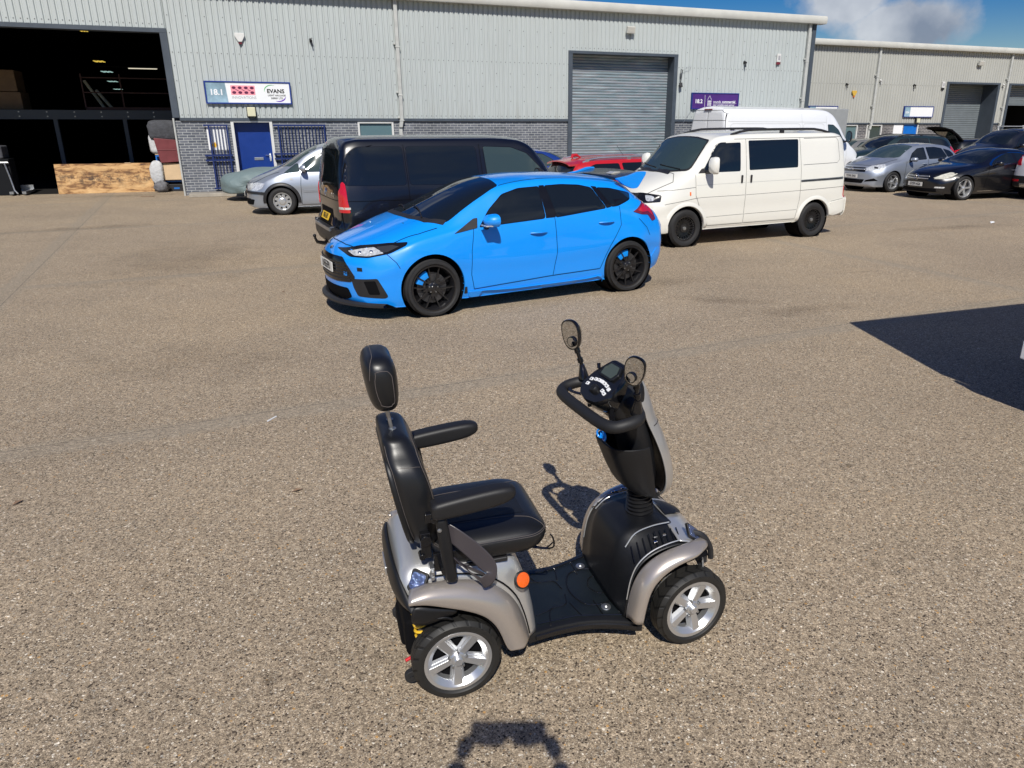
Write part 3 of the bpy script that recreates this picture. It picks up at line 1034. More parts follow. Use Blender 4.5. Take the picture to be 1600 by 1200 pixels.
mb = MB(); mb.box(0.03, 0.40, -0.099, -0.095, 0.03, h - 0.03); mb.build('number_panel', 'sign_pale', t, smooth=False)
t = on_wall('poster', 'blank white notice on the far brick wall left of the light blue door', 'poster', 29.75, 1.30, W2)
mb = MB(); mb.box(0, 0.60, -0.012, -0.002, 0, 0.70); mb.build('sheet', 'white', t, smooth=False)
floodlight('floodlight', 'beige floodlight high above the far grey shutter', 34.75, 4.98, W2)
alarm('yellow shield shaped alarm box on the far cladding above the box truck', 26.95, 3.42, W2, 'tri', (pbr('alarm_yellow', (0.60, 0.38, 0.06), 0.4), 'amber'))
alarm('small white alarm box left of the far grey shutter', 32.52, 3.88, W2, 'box', ('frame_white', 'ink'))
pir('small dark camera on far cladding above the yellow alarm box', 26.42, 3.80, W2)
pir('small dark camera on far cladding above the blank numbered sign', 30.62, 3.83, W2)
pir('tiny pale camera just right of the far left downpipe', 28.45, 4.0, W2, 'frame_white')
pir('tiny pale camera between the two far shutters', 36.68, 3.95, W2, 'frame_white')
t = on_wall('bulkhead_lamp', 'small yellowed lamp under the blank numbered sign', 'lamp', 31.15, 2.2, W2)
mb = MB(); mb.box(-0.10, 0.10, -0.19, -0.06, -0.10, 0.10); mb.build('lens', bpy.data.materials['yellowed_plastic'], t, bevel=0.02)
mb = MB(); mb.box(-0.13, -0.10, -0.15, -0.033, -0.08, 0.16); mb.build('backplate', 'plastic', t)
t = on_wall('meter_box', 'small white meter box on the far brick between two windows', 'meter box', 27.72, 1.18, W2)
mb = MB(); mb.box(-0.08, 0.08, -0.08, -0.002, -0.08, 0.08); mb.build('housing', 'frame_white', t, bevel=0.01)
# ------------------------------------------------------------------ vehicle bodies
def pchip(keys):
    xs = [k[0] for k in keys]
    ys = [k[1] for k in keys]
    n = len(xs)
    if n == 1:
        return lambda x: ys[0]
    h = [xs[i + 1] - xs[i] for i in range(n - 1)]
    d = [(ys[i + 1] - ys[i]) / h[i] for i in range(n - 1)]
    m = [0.0] * n
    m[0], m[-1] = d[0], d[-1]
    for i in range(1, n - 1):
        if d[i - 1] * d[i] <= 0:
            m[i] = 0
        else:
            w1, w2 = 2 * h[i] + h[i - 1], h[i] + 2 * h[i - 1]
            m[i] = (w1 + w2) / (w1 / d[i - 1] + w2 / d[i])

    def f(x):
        if x <= xs[0]:
            return ys[0]
        if x >= xs[-1]:
            return ys[-1]
        i = 0
        while x > xs[i + 1]:
            i += 1
        t = (x - xs[i]) / h[i]
        t2, t3 = t * t, t * t * t
        return (2 * t3 - 3 * t2 + 1) * ys[i] + (t3 - 2 * t2 + t) * h[i] * m[i] + (-2 * t3 + 3 * t2) * ys[i + 1] + (t3 - t2) * h[i] * m[i + 1]
    return f


def catmull(P, n):
    """open Catmull-Rom through 2D points, n samples a span"""
    out = []
    N = len(P)
    for i in range(N - 1):
        p0 = P[i - 1] if i else (2 * P[0][0] - P[1][0], 2 * P[0][1] - P[1][1])
        p1, p2 = P[i], P[i + 1]
        p3 = P[i + 2] if i + 2 < N else (2 * p2[0] - p1[0], 2 * p2[1] - p1[1])
        for k in range(n):
            t = k / n
            out.append(tuple(0.5 * (2 * p1[a] + (-p0[a] + p2[a]) * t + (2 * p0[a] - 5 * p1[a] + 4 * p2[a] - p3[a]) * t * t + (-p0[a] + 3 * p1[a] - 3 * p2[a] + p3[a]) * t ** 3) for a in (0, 1)))
    out.append(P[-1])
    return out


class Car:
    """x runs nose -> tail, y = 0 centreline, near side is -y. keys: zt zr wr zb wb zm wm zs ws zl"""
    def __init__(s, name, label, cat, paint, K, x0, x1, nose, tail, arches, loc, rz, group=None, step=0.045, R0=0.10, R1=0.08, roundy=1.0):
        s.root = thing(name, label, cat, loc, rz, group)
        s.K = {k: pchip(v) for k, v in K.items()}
        s.x0, s.x1, s.nose, s.tail = x0, x1, nose, tail
        s.paint = paint
        s.arches = arches
        xs = []
        for r in (0, .008, .022, .045, .075, .11, .15):
            xs.append(x0 + r)
        x = x0 + .19
        while x < x1 - .16:
            xs.append(x)
            x += step
        for r in (.13, .10, .07, .045, .022, .008, 0):
            xs.append(x1 - r)
        rings = []
        for x in xs:
            sec = s.section(x)
            a, b = x - x0, x1 - x
            e = 0
            if a < R0:
                e = R0 - sqrt(max(0, R0 * R0 - (R0 - a) ** 2))
            if b < R1:
                e = R1 - sqrt(max(0, R1 * R1 - (R1 - b) ** 2))
            zt, zl = sec[0][1], sec[-1][1]
            zc = (zt + zl) / 2
            ring = []
            for y, z in sec:
                yy = max(0, y - e) if y > e else y * 0.5
                if y < 1e-6:
                    yy = 0
                zz = z - e * max(-1, min(1, (z - zc) / (0.35 * (zt - zl)))) * roundy
                fa = max(0, 1 - a / 0.95) ** 1.6
                fb = max(0, 1 - b / 0.80) ** 1.6
                ring.append((x + nose(yy, zz) * fa - tail(yy, zz) * fb, yy, zz))
            rings.append(ring)
        # full rings (mirror)
        def full(r):
            left = [(x, -y, z) for x, y, z in r]
            return left[:] + [(x, y, z) for x, y, z in r[-2:0:-1]]
        rows = [full(r) for r in rings]
        s.nr = len(rows[0])

        def cap(row, sign, fn, xe):
            zc = sum(p[2] for p in row) / len(row)
            out = []
            for f in (0.93, 0.82, 0.66, 0.48, 0.3, 0.12, 0.01):
                rr = []
                for (x, y, z) in row:
                    yy, zz = y * f, zc + (z - zc) * f
                    xx = xe + (fn(abs(yy), zz) if sign < 0 else -fn(abs(yy), zz))
                    rr.append((xx, yy, zz))
                out.append(rr)
            return out
        rows = cap(rows[0], -1, nose, x0)[::-1] + rows + cap(rows[-1], 1, tail, x1)
        bm = bmesh.new()
        vv = [[bm.verts.new(p) for p in r] for r in rows]
        n = s.nr
        for i in range(len(vv) - 1):
            for j in range(n):
                j2 = (j + 1) % n
                try:
                    bm.faces.new((vv[i][j], vv[i + 1][j], vv[i + 1][j2], vv[i][j2]))
                except ValueError:
                    pass
        bm.faces.new(vv[0][::-1])
        bm.faces.new(vv[-1])
        bmesh.ops.recalc_face_normals(bm, faces=bm.faces)
        # surface used to lay panels and glass on (no wheel openings)
        s.bvh = BVHTree.FromBMesh(bm)
        for (xa, za, ra, dep) in arches:
            for sg in (-1, 1):
                kill = []
                for f in bm.faces:
                    c = f.calc_center_median()
                    if sg * c.y > 0 and (c.x - xa) ** 2 + (c.z - za) ** 2 < ra * ra:
                        ws = s.K['wm'](c.x)
                        if abs(c.y) > ws - dep:
                            kill.append(f)
                bmesh.ops.delete(bm, geom=kill, context='FACES')
                edge = [e for e in bm.edges if e.is_boundary]
                vs = set(v for e in edge for v in e.verts)
                mv = []
                for v in vs:
                    if v.co.y * sg <= 0:
                        continue
                    d = Vector((v.co.x - xa, 0, v.co.z - za))
                    if 0.5 * ra < d.length < ra * 1.35 and abs(v.co.y) > s.K['wm'](v.co.x) - dep - 0.02:
                        if v.co.z > za - ra * 0.8:
                            d.normalize()
                            mv.append((v, xa + d.x * ra, za + d.z * ra))
                for v, x, z in mv:
                    if z < s.K['zl'](x) - 0.01:
                        continue
                    v.co.x, v.co.z = x, z
                # lip turned inwards
                ed = [e for e in bm.edges if e.is_boundary and all((v.co - Vector((xa, v.co.y, za))).length < ra * 1.06 and v.co.y * sg > 0 for v in e.verts)]
                if ed:
                    r = bmesh.ops.extrude_edge_only(bm, edges=ed)
                    for v in [g for g in r['geom'] if isinstance(g, bmesh.types.BMVert)]:
                        v.co.y -= sg * 0.05
        bmesh.ops.recalc_face_normals(bm, faces=bm.faces)
        me = bpy.data.meshes.new('body')
        bm.to_mesh(me)
        bm.free()
        me.materials.append(M[paint])
        me.polygons.foreach_set('use_smooth', [True] * len(me.polygons))
        me.set_sharp_from_angle(angle=radians(50))
        s.body = link('body', me, s.root)
        s.wells = []
        for (xa, za, ra, dep) in arches:
            for sg in (-1, 1):
                w = MB()
                yo = sg * (s.K['wm'](xa) - 0.045)
                m = frame((xa, yo, za), (1, 0, 0), (0, 0, 1))
                d = 0.34 if sg < 0 else -0.34
                w.lathe([(ra * 1.0, 0), (ra * 1.0, -d), (0.0, -d)], 28, m)
                s.wells.append(w.build('wheel_well', 'void', s.root))

    def section(s, x):
        g = {k: f(x) for k, f in s.K.items()}
        zt, zr, wr, zb, wb, zm, wm, zs, ws, zl = (g[k] for k in ('zt', 'zr', 'wr', 'zb', 'wb', 'zm', 'wm', 'zs', 'ws', 'zl'))
        cr = g.get('cr', 0.5)
        P = [(0, zt), (0.45 * wr, zt - 0.13 * (zt - zr)), (0.80 * wr, zt - 0.46 * (zt - zr)), (wr, zr),
             ((wr + wb) / 2 + 0.012, (zr * .5 + zb * .5)), (wb, zb), (wm, zm), (wm - .004 + (ws - wm) * .3, (zm + zs) / 2), (ws, zs), (ws - .03, zl + .012), (ws - .12, zl), (0, zl)]
        return catmull(P, 4)

    # ---- surface projection
    def hit(s, a, b, axis, side):
        if axis == 'y':
            o, d = Vector((a, side * 3, b)), Vector((0, -side, 0))
        elif axis == 'x':
            o, d = Vector((side * 9 + (s.x0 + s.x1) / 2, a, b)), Vector((-side, 0, 0))
        else:
            o, d = Vector((a, b, 4)), Vector((0, 0, -1))
        p, n, i, dd = s.bvh.ray_cast(o, d)
        if p is None:
            p, n, i, dd = s.bvh.find_nearest(o + d * 2.2)
        if n.dot(d) > 0:
            n = -n
        return p, n

    def patch(s, name, poly, axis, side, off, mat, parent=None, skirt=0.02, g=0.05, rnd=0.0, both=False):
        if both:
            a = s.patch(name, poly, axis, side, off, mat, parent, skirt, g, rnd)
            if axis == 'y':
                s.patch(name, poly, axis, -side, off, mat, parent, skirt, g, rnd)
            else:
                k = 0 if axis == 'x' else 1
                q = [tuple(-c if i == k else c for i, c in enumerate(p)) for p in poly]
                s.patch(name, q, axis, side, off, mat, parent, skirt, g, rnd)
            return a
        me, _ = s.patch_mesh(poly, axis, side, off, skirt, g, rnd)
        me.name = name
        for m in (mat if isinstance(mat, (list, tuple)) else [mat]):
            me.materials.append(M[m])
        return link(name, me, parent or s.root)

    def patch_mesh(s, poly, axis, side, off, skirt, g, rnd):
        poly = round_poly(poly, rnd)
        B = []
        n = len(poly)
        for i in range(n):
            a, b = Vector(poly[i]), Vector(poly[(i + 1) % n])
            k = max(1, int((b - a).length / g))
            for q in range(k):
                B.append(a + (b - a) * q / k)
        nb = len(B)
        V = list(B)
        x0, x1 = min(p.x for p in B), max(p.x for p in B)
        y0, y1 = min(p.y for p in B), max(p.y for p in B)
        i = 0
        yy = y0 + g / 2
        while yy < y1:
            xx = x0 + g / 2 + (g / 2 if i % 2 else 0)
            while xx < x1:
                p = Vector((xx, yy))
                if inside(p, B) and min_dist(p, B) > g * 0.45:
                    V.append(p)
                xx += g
            yy += g
            i += 1
        ov, oe, of, o1, o2, o3 = geometry.delaunay_2d_cdt(V, [(k, (k + 1) % nb) for k in range(nb)], [], 1, 1e-5)
        pts, nrm = [], []
        for v in ov:
            p, nn = s.hit(v.x, v.y, axis, side)
            pts.append(p + nn * off)
            nrm.append(nn)
        fs = [tuple(f) for f in of]
        bm = bmesh.new()
        bv = [bm.verts.new(p) for p in pts]
        for f in fs:
            try:
                bm.faces.new([bv[i] for i in f])
            except ValueError:
                pass
        for v in list(bm.verts):
            if not v.link_faces:
                bm.verts.remove(v)
        if skirt:
            idx = {v: i for i, v in enumerate(bv) if v.is_valid}
            ed = [e for e in bm.edges if e.is_boundary]
            r = bmesh.ops.extrude_edge_only(bm, edges=ed)
            nv = [q for q in r['geom'] if isinstance(q, bmesh.types.BMVert)]
            for v in nv:
                p, nn = s.hit_near(v.co)
                v.co = v.co - nn * (skirt)
        bmesh.ops.recalc_face_normals(bm, faces=bm.faces)
        # make sure it looks outwards
        f0 = max(bm.faces, key=lambda f: f.calc_area())
        p, nn = s.hit_near(f0.calc_center_median())
        if f0.normal.dot(nn) < 0:
            bmesh.ops.reverse_faces(bm, faces=bm.faces)
        me = bpy.data.meshes.new('patch')
        bm.to_mesh(me)
        bm.free()
        me.polygons.foreach_set('use_smooth', [True] * len(me.polygons))
        me.set_sharp_from_angle(angle=radians(45))
        return me, pts

    def hit_near(s, p):
        q, n, i, d = s.bvh.find_nearest(p)
        c = Vector(((s.x0 + s.x1) / 2, 0, 0.8))
        return q, n

    def lines(s, name, polys, axis, side, w=0.006, off=0.0036, mat='void', parent=None, both=True, g=0.04):
        """thin joint lines laid on the skin; all of them one mesh"""
        b = MB()
        for sd in ((side, -side) if both and axis == 'y' else (side,)):
            for poly in polys:
                pts = []
                for i in range(len(poly) - 1):
                    a, c = Vector(poly[i]), Vector(poly[i + 1])
                    k = max(1, int((c - a).length / g))
                    pts += [a + (c - a) * q / k for q in range(k)]
                pts.append(Vector(poly[-1]))
                L, Rr = [], []
                for i, p in enumerate(pts):
                    d = pts[min(i + 1, len(pts) - 1)] - pts[max(i - 1, 0)]
                    if d.length < 1e-6:
                        d = Vector((1, 0))
                    d.normalize()
                    q = Vector((-d.y, d.x)) * w / 2
                    for lst, sg in ((L, 1), (Rr, -1)):
                        h, nn = s.hit(p.x + q.x * sg, p.y + q.y * sg, axis, sd)
                        lst.append(h + nn * off)
                b.grid([L, Rr])
        return b.build(name, mat, parent or s.body, recalc=False)

    def wheel(s, x, R, w, track, rimR, style, rim_mat='alloy', tread=True, caliper=None, yaw=0.0, n=40, both=True):
        for sg in ((-1, 1) if both else (-1,)):
            make_wheel(s.root, (x, sg * track, R), R, w, rimR, style, sg, rim_mat, caliper, yaw, n)

    def txt(s, t, a, b, axis, side, size, mat, off=0.006, bold=0.0, sx=1.0, parent=None, rot=0.0):
        p, n = s.hit(a, b, axis, side)
        if axis == 'x':
            xa = Vector((0, 1 if side > 0 else -1, 0))
            # read from outside: nose (side<0) looks toward -x, text runs +y->-y
        else:
            xa = Vector((1 if side < 0 else -1, 0, 0))
        up = Vector((0, 0, 1))
        xa = (xa - n * xa.dot(n)).normalized()
        up = n.cross(xa)
        m = frame(p + n * off, xa, up)
        return text_obj('lettering', t, size, mat, parent or s.root, m, ext=0.0008, bold=bold, sx=sx)

    def plate(s, z, side, text, mat, w=0.52, h=0.111, tilt=0.0, off=0.02, y=0.0, nm='number_plate'):
        p, n = s.hit(y, z, 'x', side)
        if y == 0:
            n = Vector((side, 0, n.z)).normalized()
        xa = Vector((0, side * 1.0, 0))
        xa = (xa - n * xa.dot(n)).normalized()
        up = n.cross(xa)
        m = frame(p + n * off, xa, up)
        b = MB()
        b.prism(round_poly([(-w / 2, -h / 2), (w / 2, -h / 2), (w / 2, h / 2), (-w / 2, h / 2)], 0.012), 0.006, m)
        o = b.build(nm, mat, s.root, smooth=False)
        b = MB()
        b.box(-w / 2 + .02, w / 2 - .02, -h / 2 + .02, h / 2 - .02, -off, 0, m)
        b.build('plate_mount', 'plastic', o, smooth=False)
        if text:
            m2 = m @ Matrix.Translation((0, -0.002, 0.008))
            text_obj('lettering', text, h * 0.92, 'ink', o, m2, ext=0.0006, bold=0.0022, sx=0.80 * w / 0.52)
        return o


def round_poly(poly, r):
    if r <= 0:
        return [tuple(p) for p in poly]
    out = []
    n = len(poly)
    for i in range(n):
        p = Vector(poly[i])
        a = Vector(poly[i - 1]) - p
        b = Vector(poly[(i + 1) % n]) - p
        ra = min(r, a.length * 0.45)
        rb = min(r, b.length * 0.45)
        q0, q1 = p + a.normalized() * ra, p + b.normalized() * rb
        for k in range(5):
            t = k / 4
            out.append(tuple((1 - t) ** 2 * q0 + 2 * t * (1 - t) * p + t * t * q1))
    return out


def inside(p, B):
    c = False
    n = len(B)
    j = n - 1
    for i in range(n):
        if (B[i].y > p.y) != (B[j].y > p.y) and p.x < (B[j].x - B[i].x) * (p.y - B[i].y) / (B[j].y - B[i].y) + B[i].x:
            c = not c
        j = i
    return c


def min_dist(p, B):
    d = 1e9
    n = len(B)
    for i in range(n):
        a, b = B[i], B[(i + 1) % n]
        ab = b - a
        t = max(0, min(1, (p - a).dot(ab) / max(1e-12, ab.length_squared)))
        d = min(d, (p - a - ab * t).length)
    return d


WHEELS = {}


def make_wheel(root, loc, R, w, rimR, style, sg, rim_mat, caliper, yaw, n=40):
    """wheel > tyre, rim, hub parts; local: axis along y, outer face at -y before flip"""
    key = (round(R, 3), round(w, 3), round(rimR, 3), style, rim_mat, caliper)
    rot = Matrix.Rotation(radians(90), 4, 'X')      # local z -> -y (outer)
    o = bpy.data.objects.new('wheel', None)
    COL.objects.link(o)
    o.parent = root
    o.location = loc
    o.rotation_euler = (0, random.uniform(0, 1.2) if style != 'none' else 0, yaw + (0 if sg < 0 else pi))
    if key in WHEELS:
        for nm, me in WHEELS[key]:
            link(nm, me, o)
        return o
    parts = []
    h = w / 2
    t = MB()
    sw = R - rimR
    prof = [(rimR - 0.004, -h * .80), (rimR + sw * .30, -h * .98), (rimR + sw * .72, -h * .97), (R - 0.018, -h * .84), (R - .005, -h * .62)]
    gro = []
    for c_ in (-.42, 0.0, .42):
        gro += [(R, h * (c_ - .16)), (R, h * (c_ - .035)), (R - .008, h * (c_ - .03)), (R - .008, h * (c_ + .03)), (R, h * (c_ + .035)), (R, h * (c_ + .16))]
    prof += gro + [(R - .005, h * .62), (R - 0.018, h * .84), (rimR + sw * .72, h * .97), (rimR + sw * .60, h * .985), (rimR + sw * .30, h * .98), (rimR + .006, h * .86), (rimR - 0.004, h * .80)]
    t.lathe(prof, n, rot)
    ob = t.build('tyre', 'tyre_scooter' if style == 'scoot' else 'tyre', o, ang=38)
    parts.append(('tyre', ob.data))
    r = MB()
    # barrel and lip
    r.lathe([(rimR + .002, h * .80), (rimR + .004, h * .86), (rimR - .010, h * .86), (rimR - .016, h * .72), (rimR - .030, h * .45), (rimR - .030, -h * .8)], n, rot)
    fc = h * .62
    if style in ('ten', 'five', 'five_wide', 'scoot'):
        ns = {'ten': 5, 'five': 5, 'five_wide': 5, 'scoot': 5}[style]
        for i in range(ns):
            a = 2 * pi * i / ns
            if style == 'ten':
                for da, db in ((-.10, -.36), (.10, .36)):
                    spoke(r, rot, a + da, a + db, 0.055, rimR - .012, .020, .014, fc - .012, fc + .004, .02)
                spoke(r, rot, a - .0, a - .0, 0.05, 0.12, .045, .022, fc - .012, fc - .008, .02)
            elif style == 'five':
                spoke(r, rot, a, a, 0.05, rimR - .012, .050, .034, fc - .006, fc + .004, .03)
            elif style == 'five_wide':
                spoke(r, rot, a, a, 0.05, rimR - .012, .062, .060, fc - .006, fc + .006, .03)
            else:
                spoke(r, rot, a, a, 0.024, rimR - .004, .046, .066, fc - .012, fc - .002, .014)
                spoke(r, rot, a, a, 0.024, rimR - .004, .032, .046, fc - .003, fc + .007, .012)
        r.lathe([(0, fc + .004), (.045 if style != 'scoot' else .026, fc + .003), (.062 if style != 'scoot' else .034, fc - .006), (.075 if style != 'scoot' else .037, fc - .04)], 24, rot)
    elif style == 'mesh':
        for i in range(20):
            a = 2 * pi * i / 20
            spoke(r, rot, a, a + .30, 0.05, rimR - .022, .011, .009, fc - .030, fc - .008, .012)
            spoke(r, rot, a, a - .30, 0.05, rimR - .022, .011, .009, fc - .030, fc - .008, .012)
        r.lathe([(0, fc - .012), (.07, fc - .016), (.085, fc - .05)], 24, rot)
    elif style == 'cap':
        # steel wheel with a plastic trim: dish with ring of openings
        r.lathe([(0, fc + .012), (.06, fc + .010), (.075, fc), (.10, fc - .004), (rimR * .60, fc)], 36, rot)
        nn = 9
        for i in range(nn):
            a = 2 * pi * i / nn
            spoke(r, rot, a, a, rimR * .55, rimR - .008, .070, .080, fc - .002, fc - .004, .012)
        r.lathe([(rimR * .86, fc - .004), (rimR - .004, fc - .002), (rimR - .002, fc - .03)], 36, rot)
    ob = r.build('rim', rim_mat, o, ang=30, bevel=0.002 if style in ('five', 'five_wide', 'scoot') else 0, seg=1)
    parts.append(('rim', ob.data))
    b = MB()
    b.lathe([(0, -h * .1), (rimR - .03, -h * .1)], 24, rot)
    ob = b.build('backplate', 'void', o)
    parts.append(('backplate', ob.data))
    if style != 'scoot' and style != 'cap' and style != 'none':
        b = MB()
        b.lathe([(0.05, 0.0), (rimR * .68, 0.0), (rimR * .68, .02), (.05, .02)], 32, rot)
        ob = b.build('brake_disc', 'disc', o)
        parts.append(('brake_disc', ob.data))
    if caliper:
        b = MB()
        mm = rot @ Matrix.Rotation(2.75, 4, 'Z')
        pr = []
        b.lathe([(rimR * .46, .022), (rimR * .80, .022), (rimR * .82, .045), (rimR * .74, .058), (rimR * .50, .056), (rimR * .46, .022)], 10, mm, a0=-.45, a1=.45)
        ob = b.build('brake_caliper', caliper, o, ang=40)
        parts.append(('brake_caliper', ob.data))
    b = MB()
    cr = .028 if style != 'scoot' else .018
    top = fc + (.006 if style != 'scoot' else .014)
    if style == 'mesh':
        b.lathe([(0, fc + .004), (.030, fc + .002), (.034, fc - .02)], 18, rot)
        for i in range(36):
            a = 2 * pi * i / 36
            b.cyl(rot @ Vector(((rimR - .026) * cos(a), (rimR - .026) * sin(a), fc - .015)), rot @ Vector(((rimR - .026) * cos(a), (rimR - .026) * sin(a), fc + .002)), .0045, n=5)
        ob = b.build('hub_cap', 'steel', o)
    else:
        b.lathe([(0, top + .004), (cr * .8, top + .004), (cr, top), (cr, fc)], 20, rot)
        ob = b.build('hub_cap', rim_mat, o)
    parts.append(('hub_cap', ob.data))
    if style in ('ten', 'five', 'five_wide', 'scoot'):
        b = MB()
        k = .052 if style != 'scoot' else .034
        for i in range(5):
            a = 2 * pi * (i + .5) / 5
            c_ = Vector((k * cos(a), k * sin(a), fc - .006))
            b.cyl(rot @ c_, rot @ (c_ + Vector((0, 0, .012))), .007 if style != 'scoot' else .0055, n=6)
        ob = b.build('wheel_nuts', 'steel', o)
        parts.append(('wheel_nuts', ob.data))
    WHEELS[key] = parts
    return o


def spoke(mb, rot, a0, a1, r0, r1, w0, w1, h0, h1, t):
    """spoke from angle a0 at r0 to a1 at r1; widths w0/w1, face heights h0/h1, thickness t, bevelled face"""
    p0 = Vector((r0 * cos(a0), r0 * sin(a0), 0))
    p1 = Vector((r1 * cos(a1), r1 * sin(a1), 0))
    d = (p1 - p0).normalized()
    s = Vector((-d.y, d.x, 0))
    vs = []
    for p, w, h in ((p0, w0, h0), (p1, w1, h1)):
        vs += [p + s * w / 2 + Vector((0, 0, h - t)), p + s * w * .36 + Vector((0, 0, h)), p - s * w * .36 + Vector((0, 0, h)), p - s * w / 2 + Vector((0, 0, h - t))]
    vs = [rot @ v for v in vs]
    mb.add(vs, [(0, 1, 5, 4), (1, 2, 6, 5), (2, 3, 7, 6), (3, 0, 4, 7), (3, 2, 1, 0), (4, 5, 6, 7)])


def mirror(car, x, y, z, w=0.24, h=0.16, d=0.12, mat=None, base='plastic', both=True, glass=True, drop=0.0, e=0.75):
    """door mirrors; x,y,z centre of the shell on the near side"""
    for sg in ((-1, 1) if both else (-1,)):
        b = MB()
        n = 12
        rows = []
        for i in range(7):
            t = i / 6
            f = sqrt(max(0.0, 1 - (1 - t) ** 2.2)) if t < 1 else 1
            f = max(f, 0.15)
            row = []
            for q in range(n):
                a = 2 * pi * q / n
                cy = (abs(cos(a)) ** e) * (1 if cos(a) > 0 else -1)
                cz = (abs(sin(a)) ** e) * (1 if sin(a) > 0 else -1)
                row.append((x - d / 2 + d * t, sg * (y) * 1.0 + cy * w / 2 * f, z + cz * h / 2 * f))
            rows.append(row)
        b.grid(rows, closed_u=True)
        b.add(rows[0], [tuple(range(n))])
        b.add(rows[-1], [tuple(range(n))])
        o = b.build('door_mirror', mat or car.paint, car.root, ang=60)
        b = MB()
        b.prism([(x_ * .86, z_ * .82) for x_, z_ in [(w / 2 * cos(2 * pi * q / 16) * 1.05, h / 2 * sin(2 * pi * q / 16) * 1.05) for q in range(16)]], 0.004, frame((x + d / 2 + .001, sg * y, z), (0, 1, 0), (0, 0, 1)))
        b.build('mirror_glass', 'chrome', o, smooth=False)
        b = MB()
        yb, nn = car.hit(x + 0.02, z - h * .45 - drop, 'y', sg)
        b.tube([(x + .02, yb.y, z - h * .45 - drop), (x + .01, sg * (y - w * .30), z - h * .38)], [.035, .025], n=8)
        b.build('mirror_arm', base, o)
    return


def handle(car, x, z, L=0.20, mat=None, cup=True, vertical=False):
    for sd in (-1, 1):
        if vertical:
            car.patch('door_handle', [(x - .035, z - .09), (x + .035, z - .09), (x + .035, z + .09), (x - .035, z + .09)], 'y', sd, 0.006, 'plastic', rnd=.02, g=.03)
            continue
        if cup:
            car.patch('handle_recess', [(x - L * .30, z - .035), (x + L * .30, z - .035), (x + L * .35, z + .03), (x, z + .045), (x - L * .35, z + .03)], 'y', sd, 0.0022, 'void' if False else (mat or car.paint), parent=car.body, rnd=.02, g=.03)
        b = MB()
        pts = []
        for i in range(7):
            t = i / 6
            p, n = car.hit(x - L / 2 + L * t, z, 'y', sd)
            pts.append(p + n * (0.012 + 0.022 * sin(pi * t)))
        b.tube(pts, [.010, .015, .017, .017, .017, .015, .010], n=8, flat=(1, .7))
        b.build('door_handle', mat or car.paint, car.root)


def roof_bars(car, y, xa, xb, z_off=0.06, mat='chrome', r=0.016, posts=None):
    for sg in (-1, 1):
        b = MB()
        pts = []
        n = 12
        for i in range(n + 1):
            t = i / n
            x = xa + (xb - xa) * t
            p, nn = car.hit(x, sg * y, 'z', 1)
            h = z_off * min(1, sin(pi * min(t, 1 - t) * 2.5) if min(t, 1 - t) < .2 else 1)
            pts.append(p + Vector((0, 0, h)))
        b.tube(pts, r, n=8, flat=(1, 1.3))
        for q in (posts or (0.5,)):
            x = xa + (xb - xa) * q
            p, nn = car.hit(x, sg * y, 'z', 1)
            b.box(p.x - .04, p.x + .04, p.y - .018, p.y + .018, p.z - .01, p.z + z_off)
        b.build('roof_rail', mat, car.root)


def side_glass(car, polys, mat='glass', trim='gloss_black', grow=0.022, rnd=0.03, off=0.004):
    for poly in polys:
        c = Vector((sum(p[0] for p in poly) / len(poly), sum(p[1] for p in poly) / len(poly)))
        for sd in (-1, 1):
            w = car.patch('window', poly, 'y', sd, off, mat, rnd=rnd, skirt=.01)
            if trim:
                big = []
                for p in poly:
                    v = Vector(p) - c
                    big.append(tuple(Vector(p) + v.normalized() * grow))
                car.patch('window_trim', big, 'y', sd, off - 0.002, trim, parent=w, rnd=rnd + grow * .5, skirt=.01)
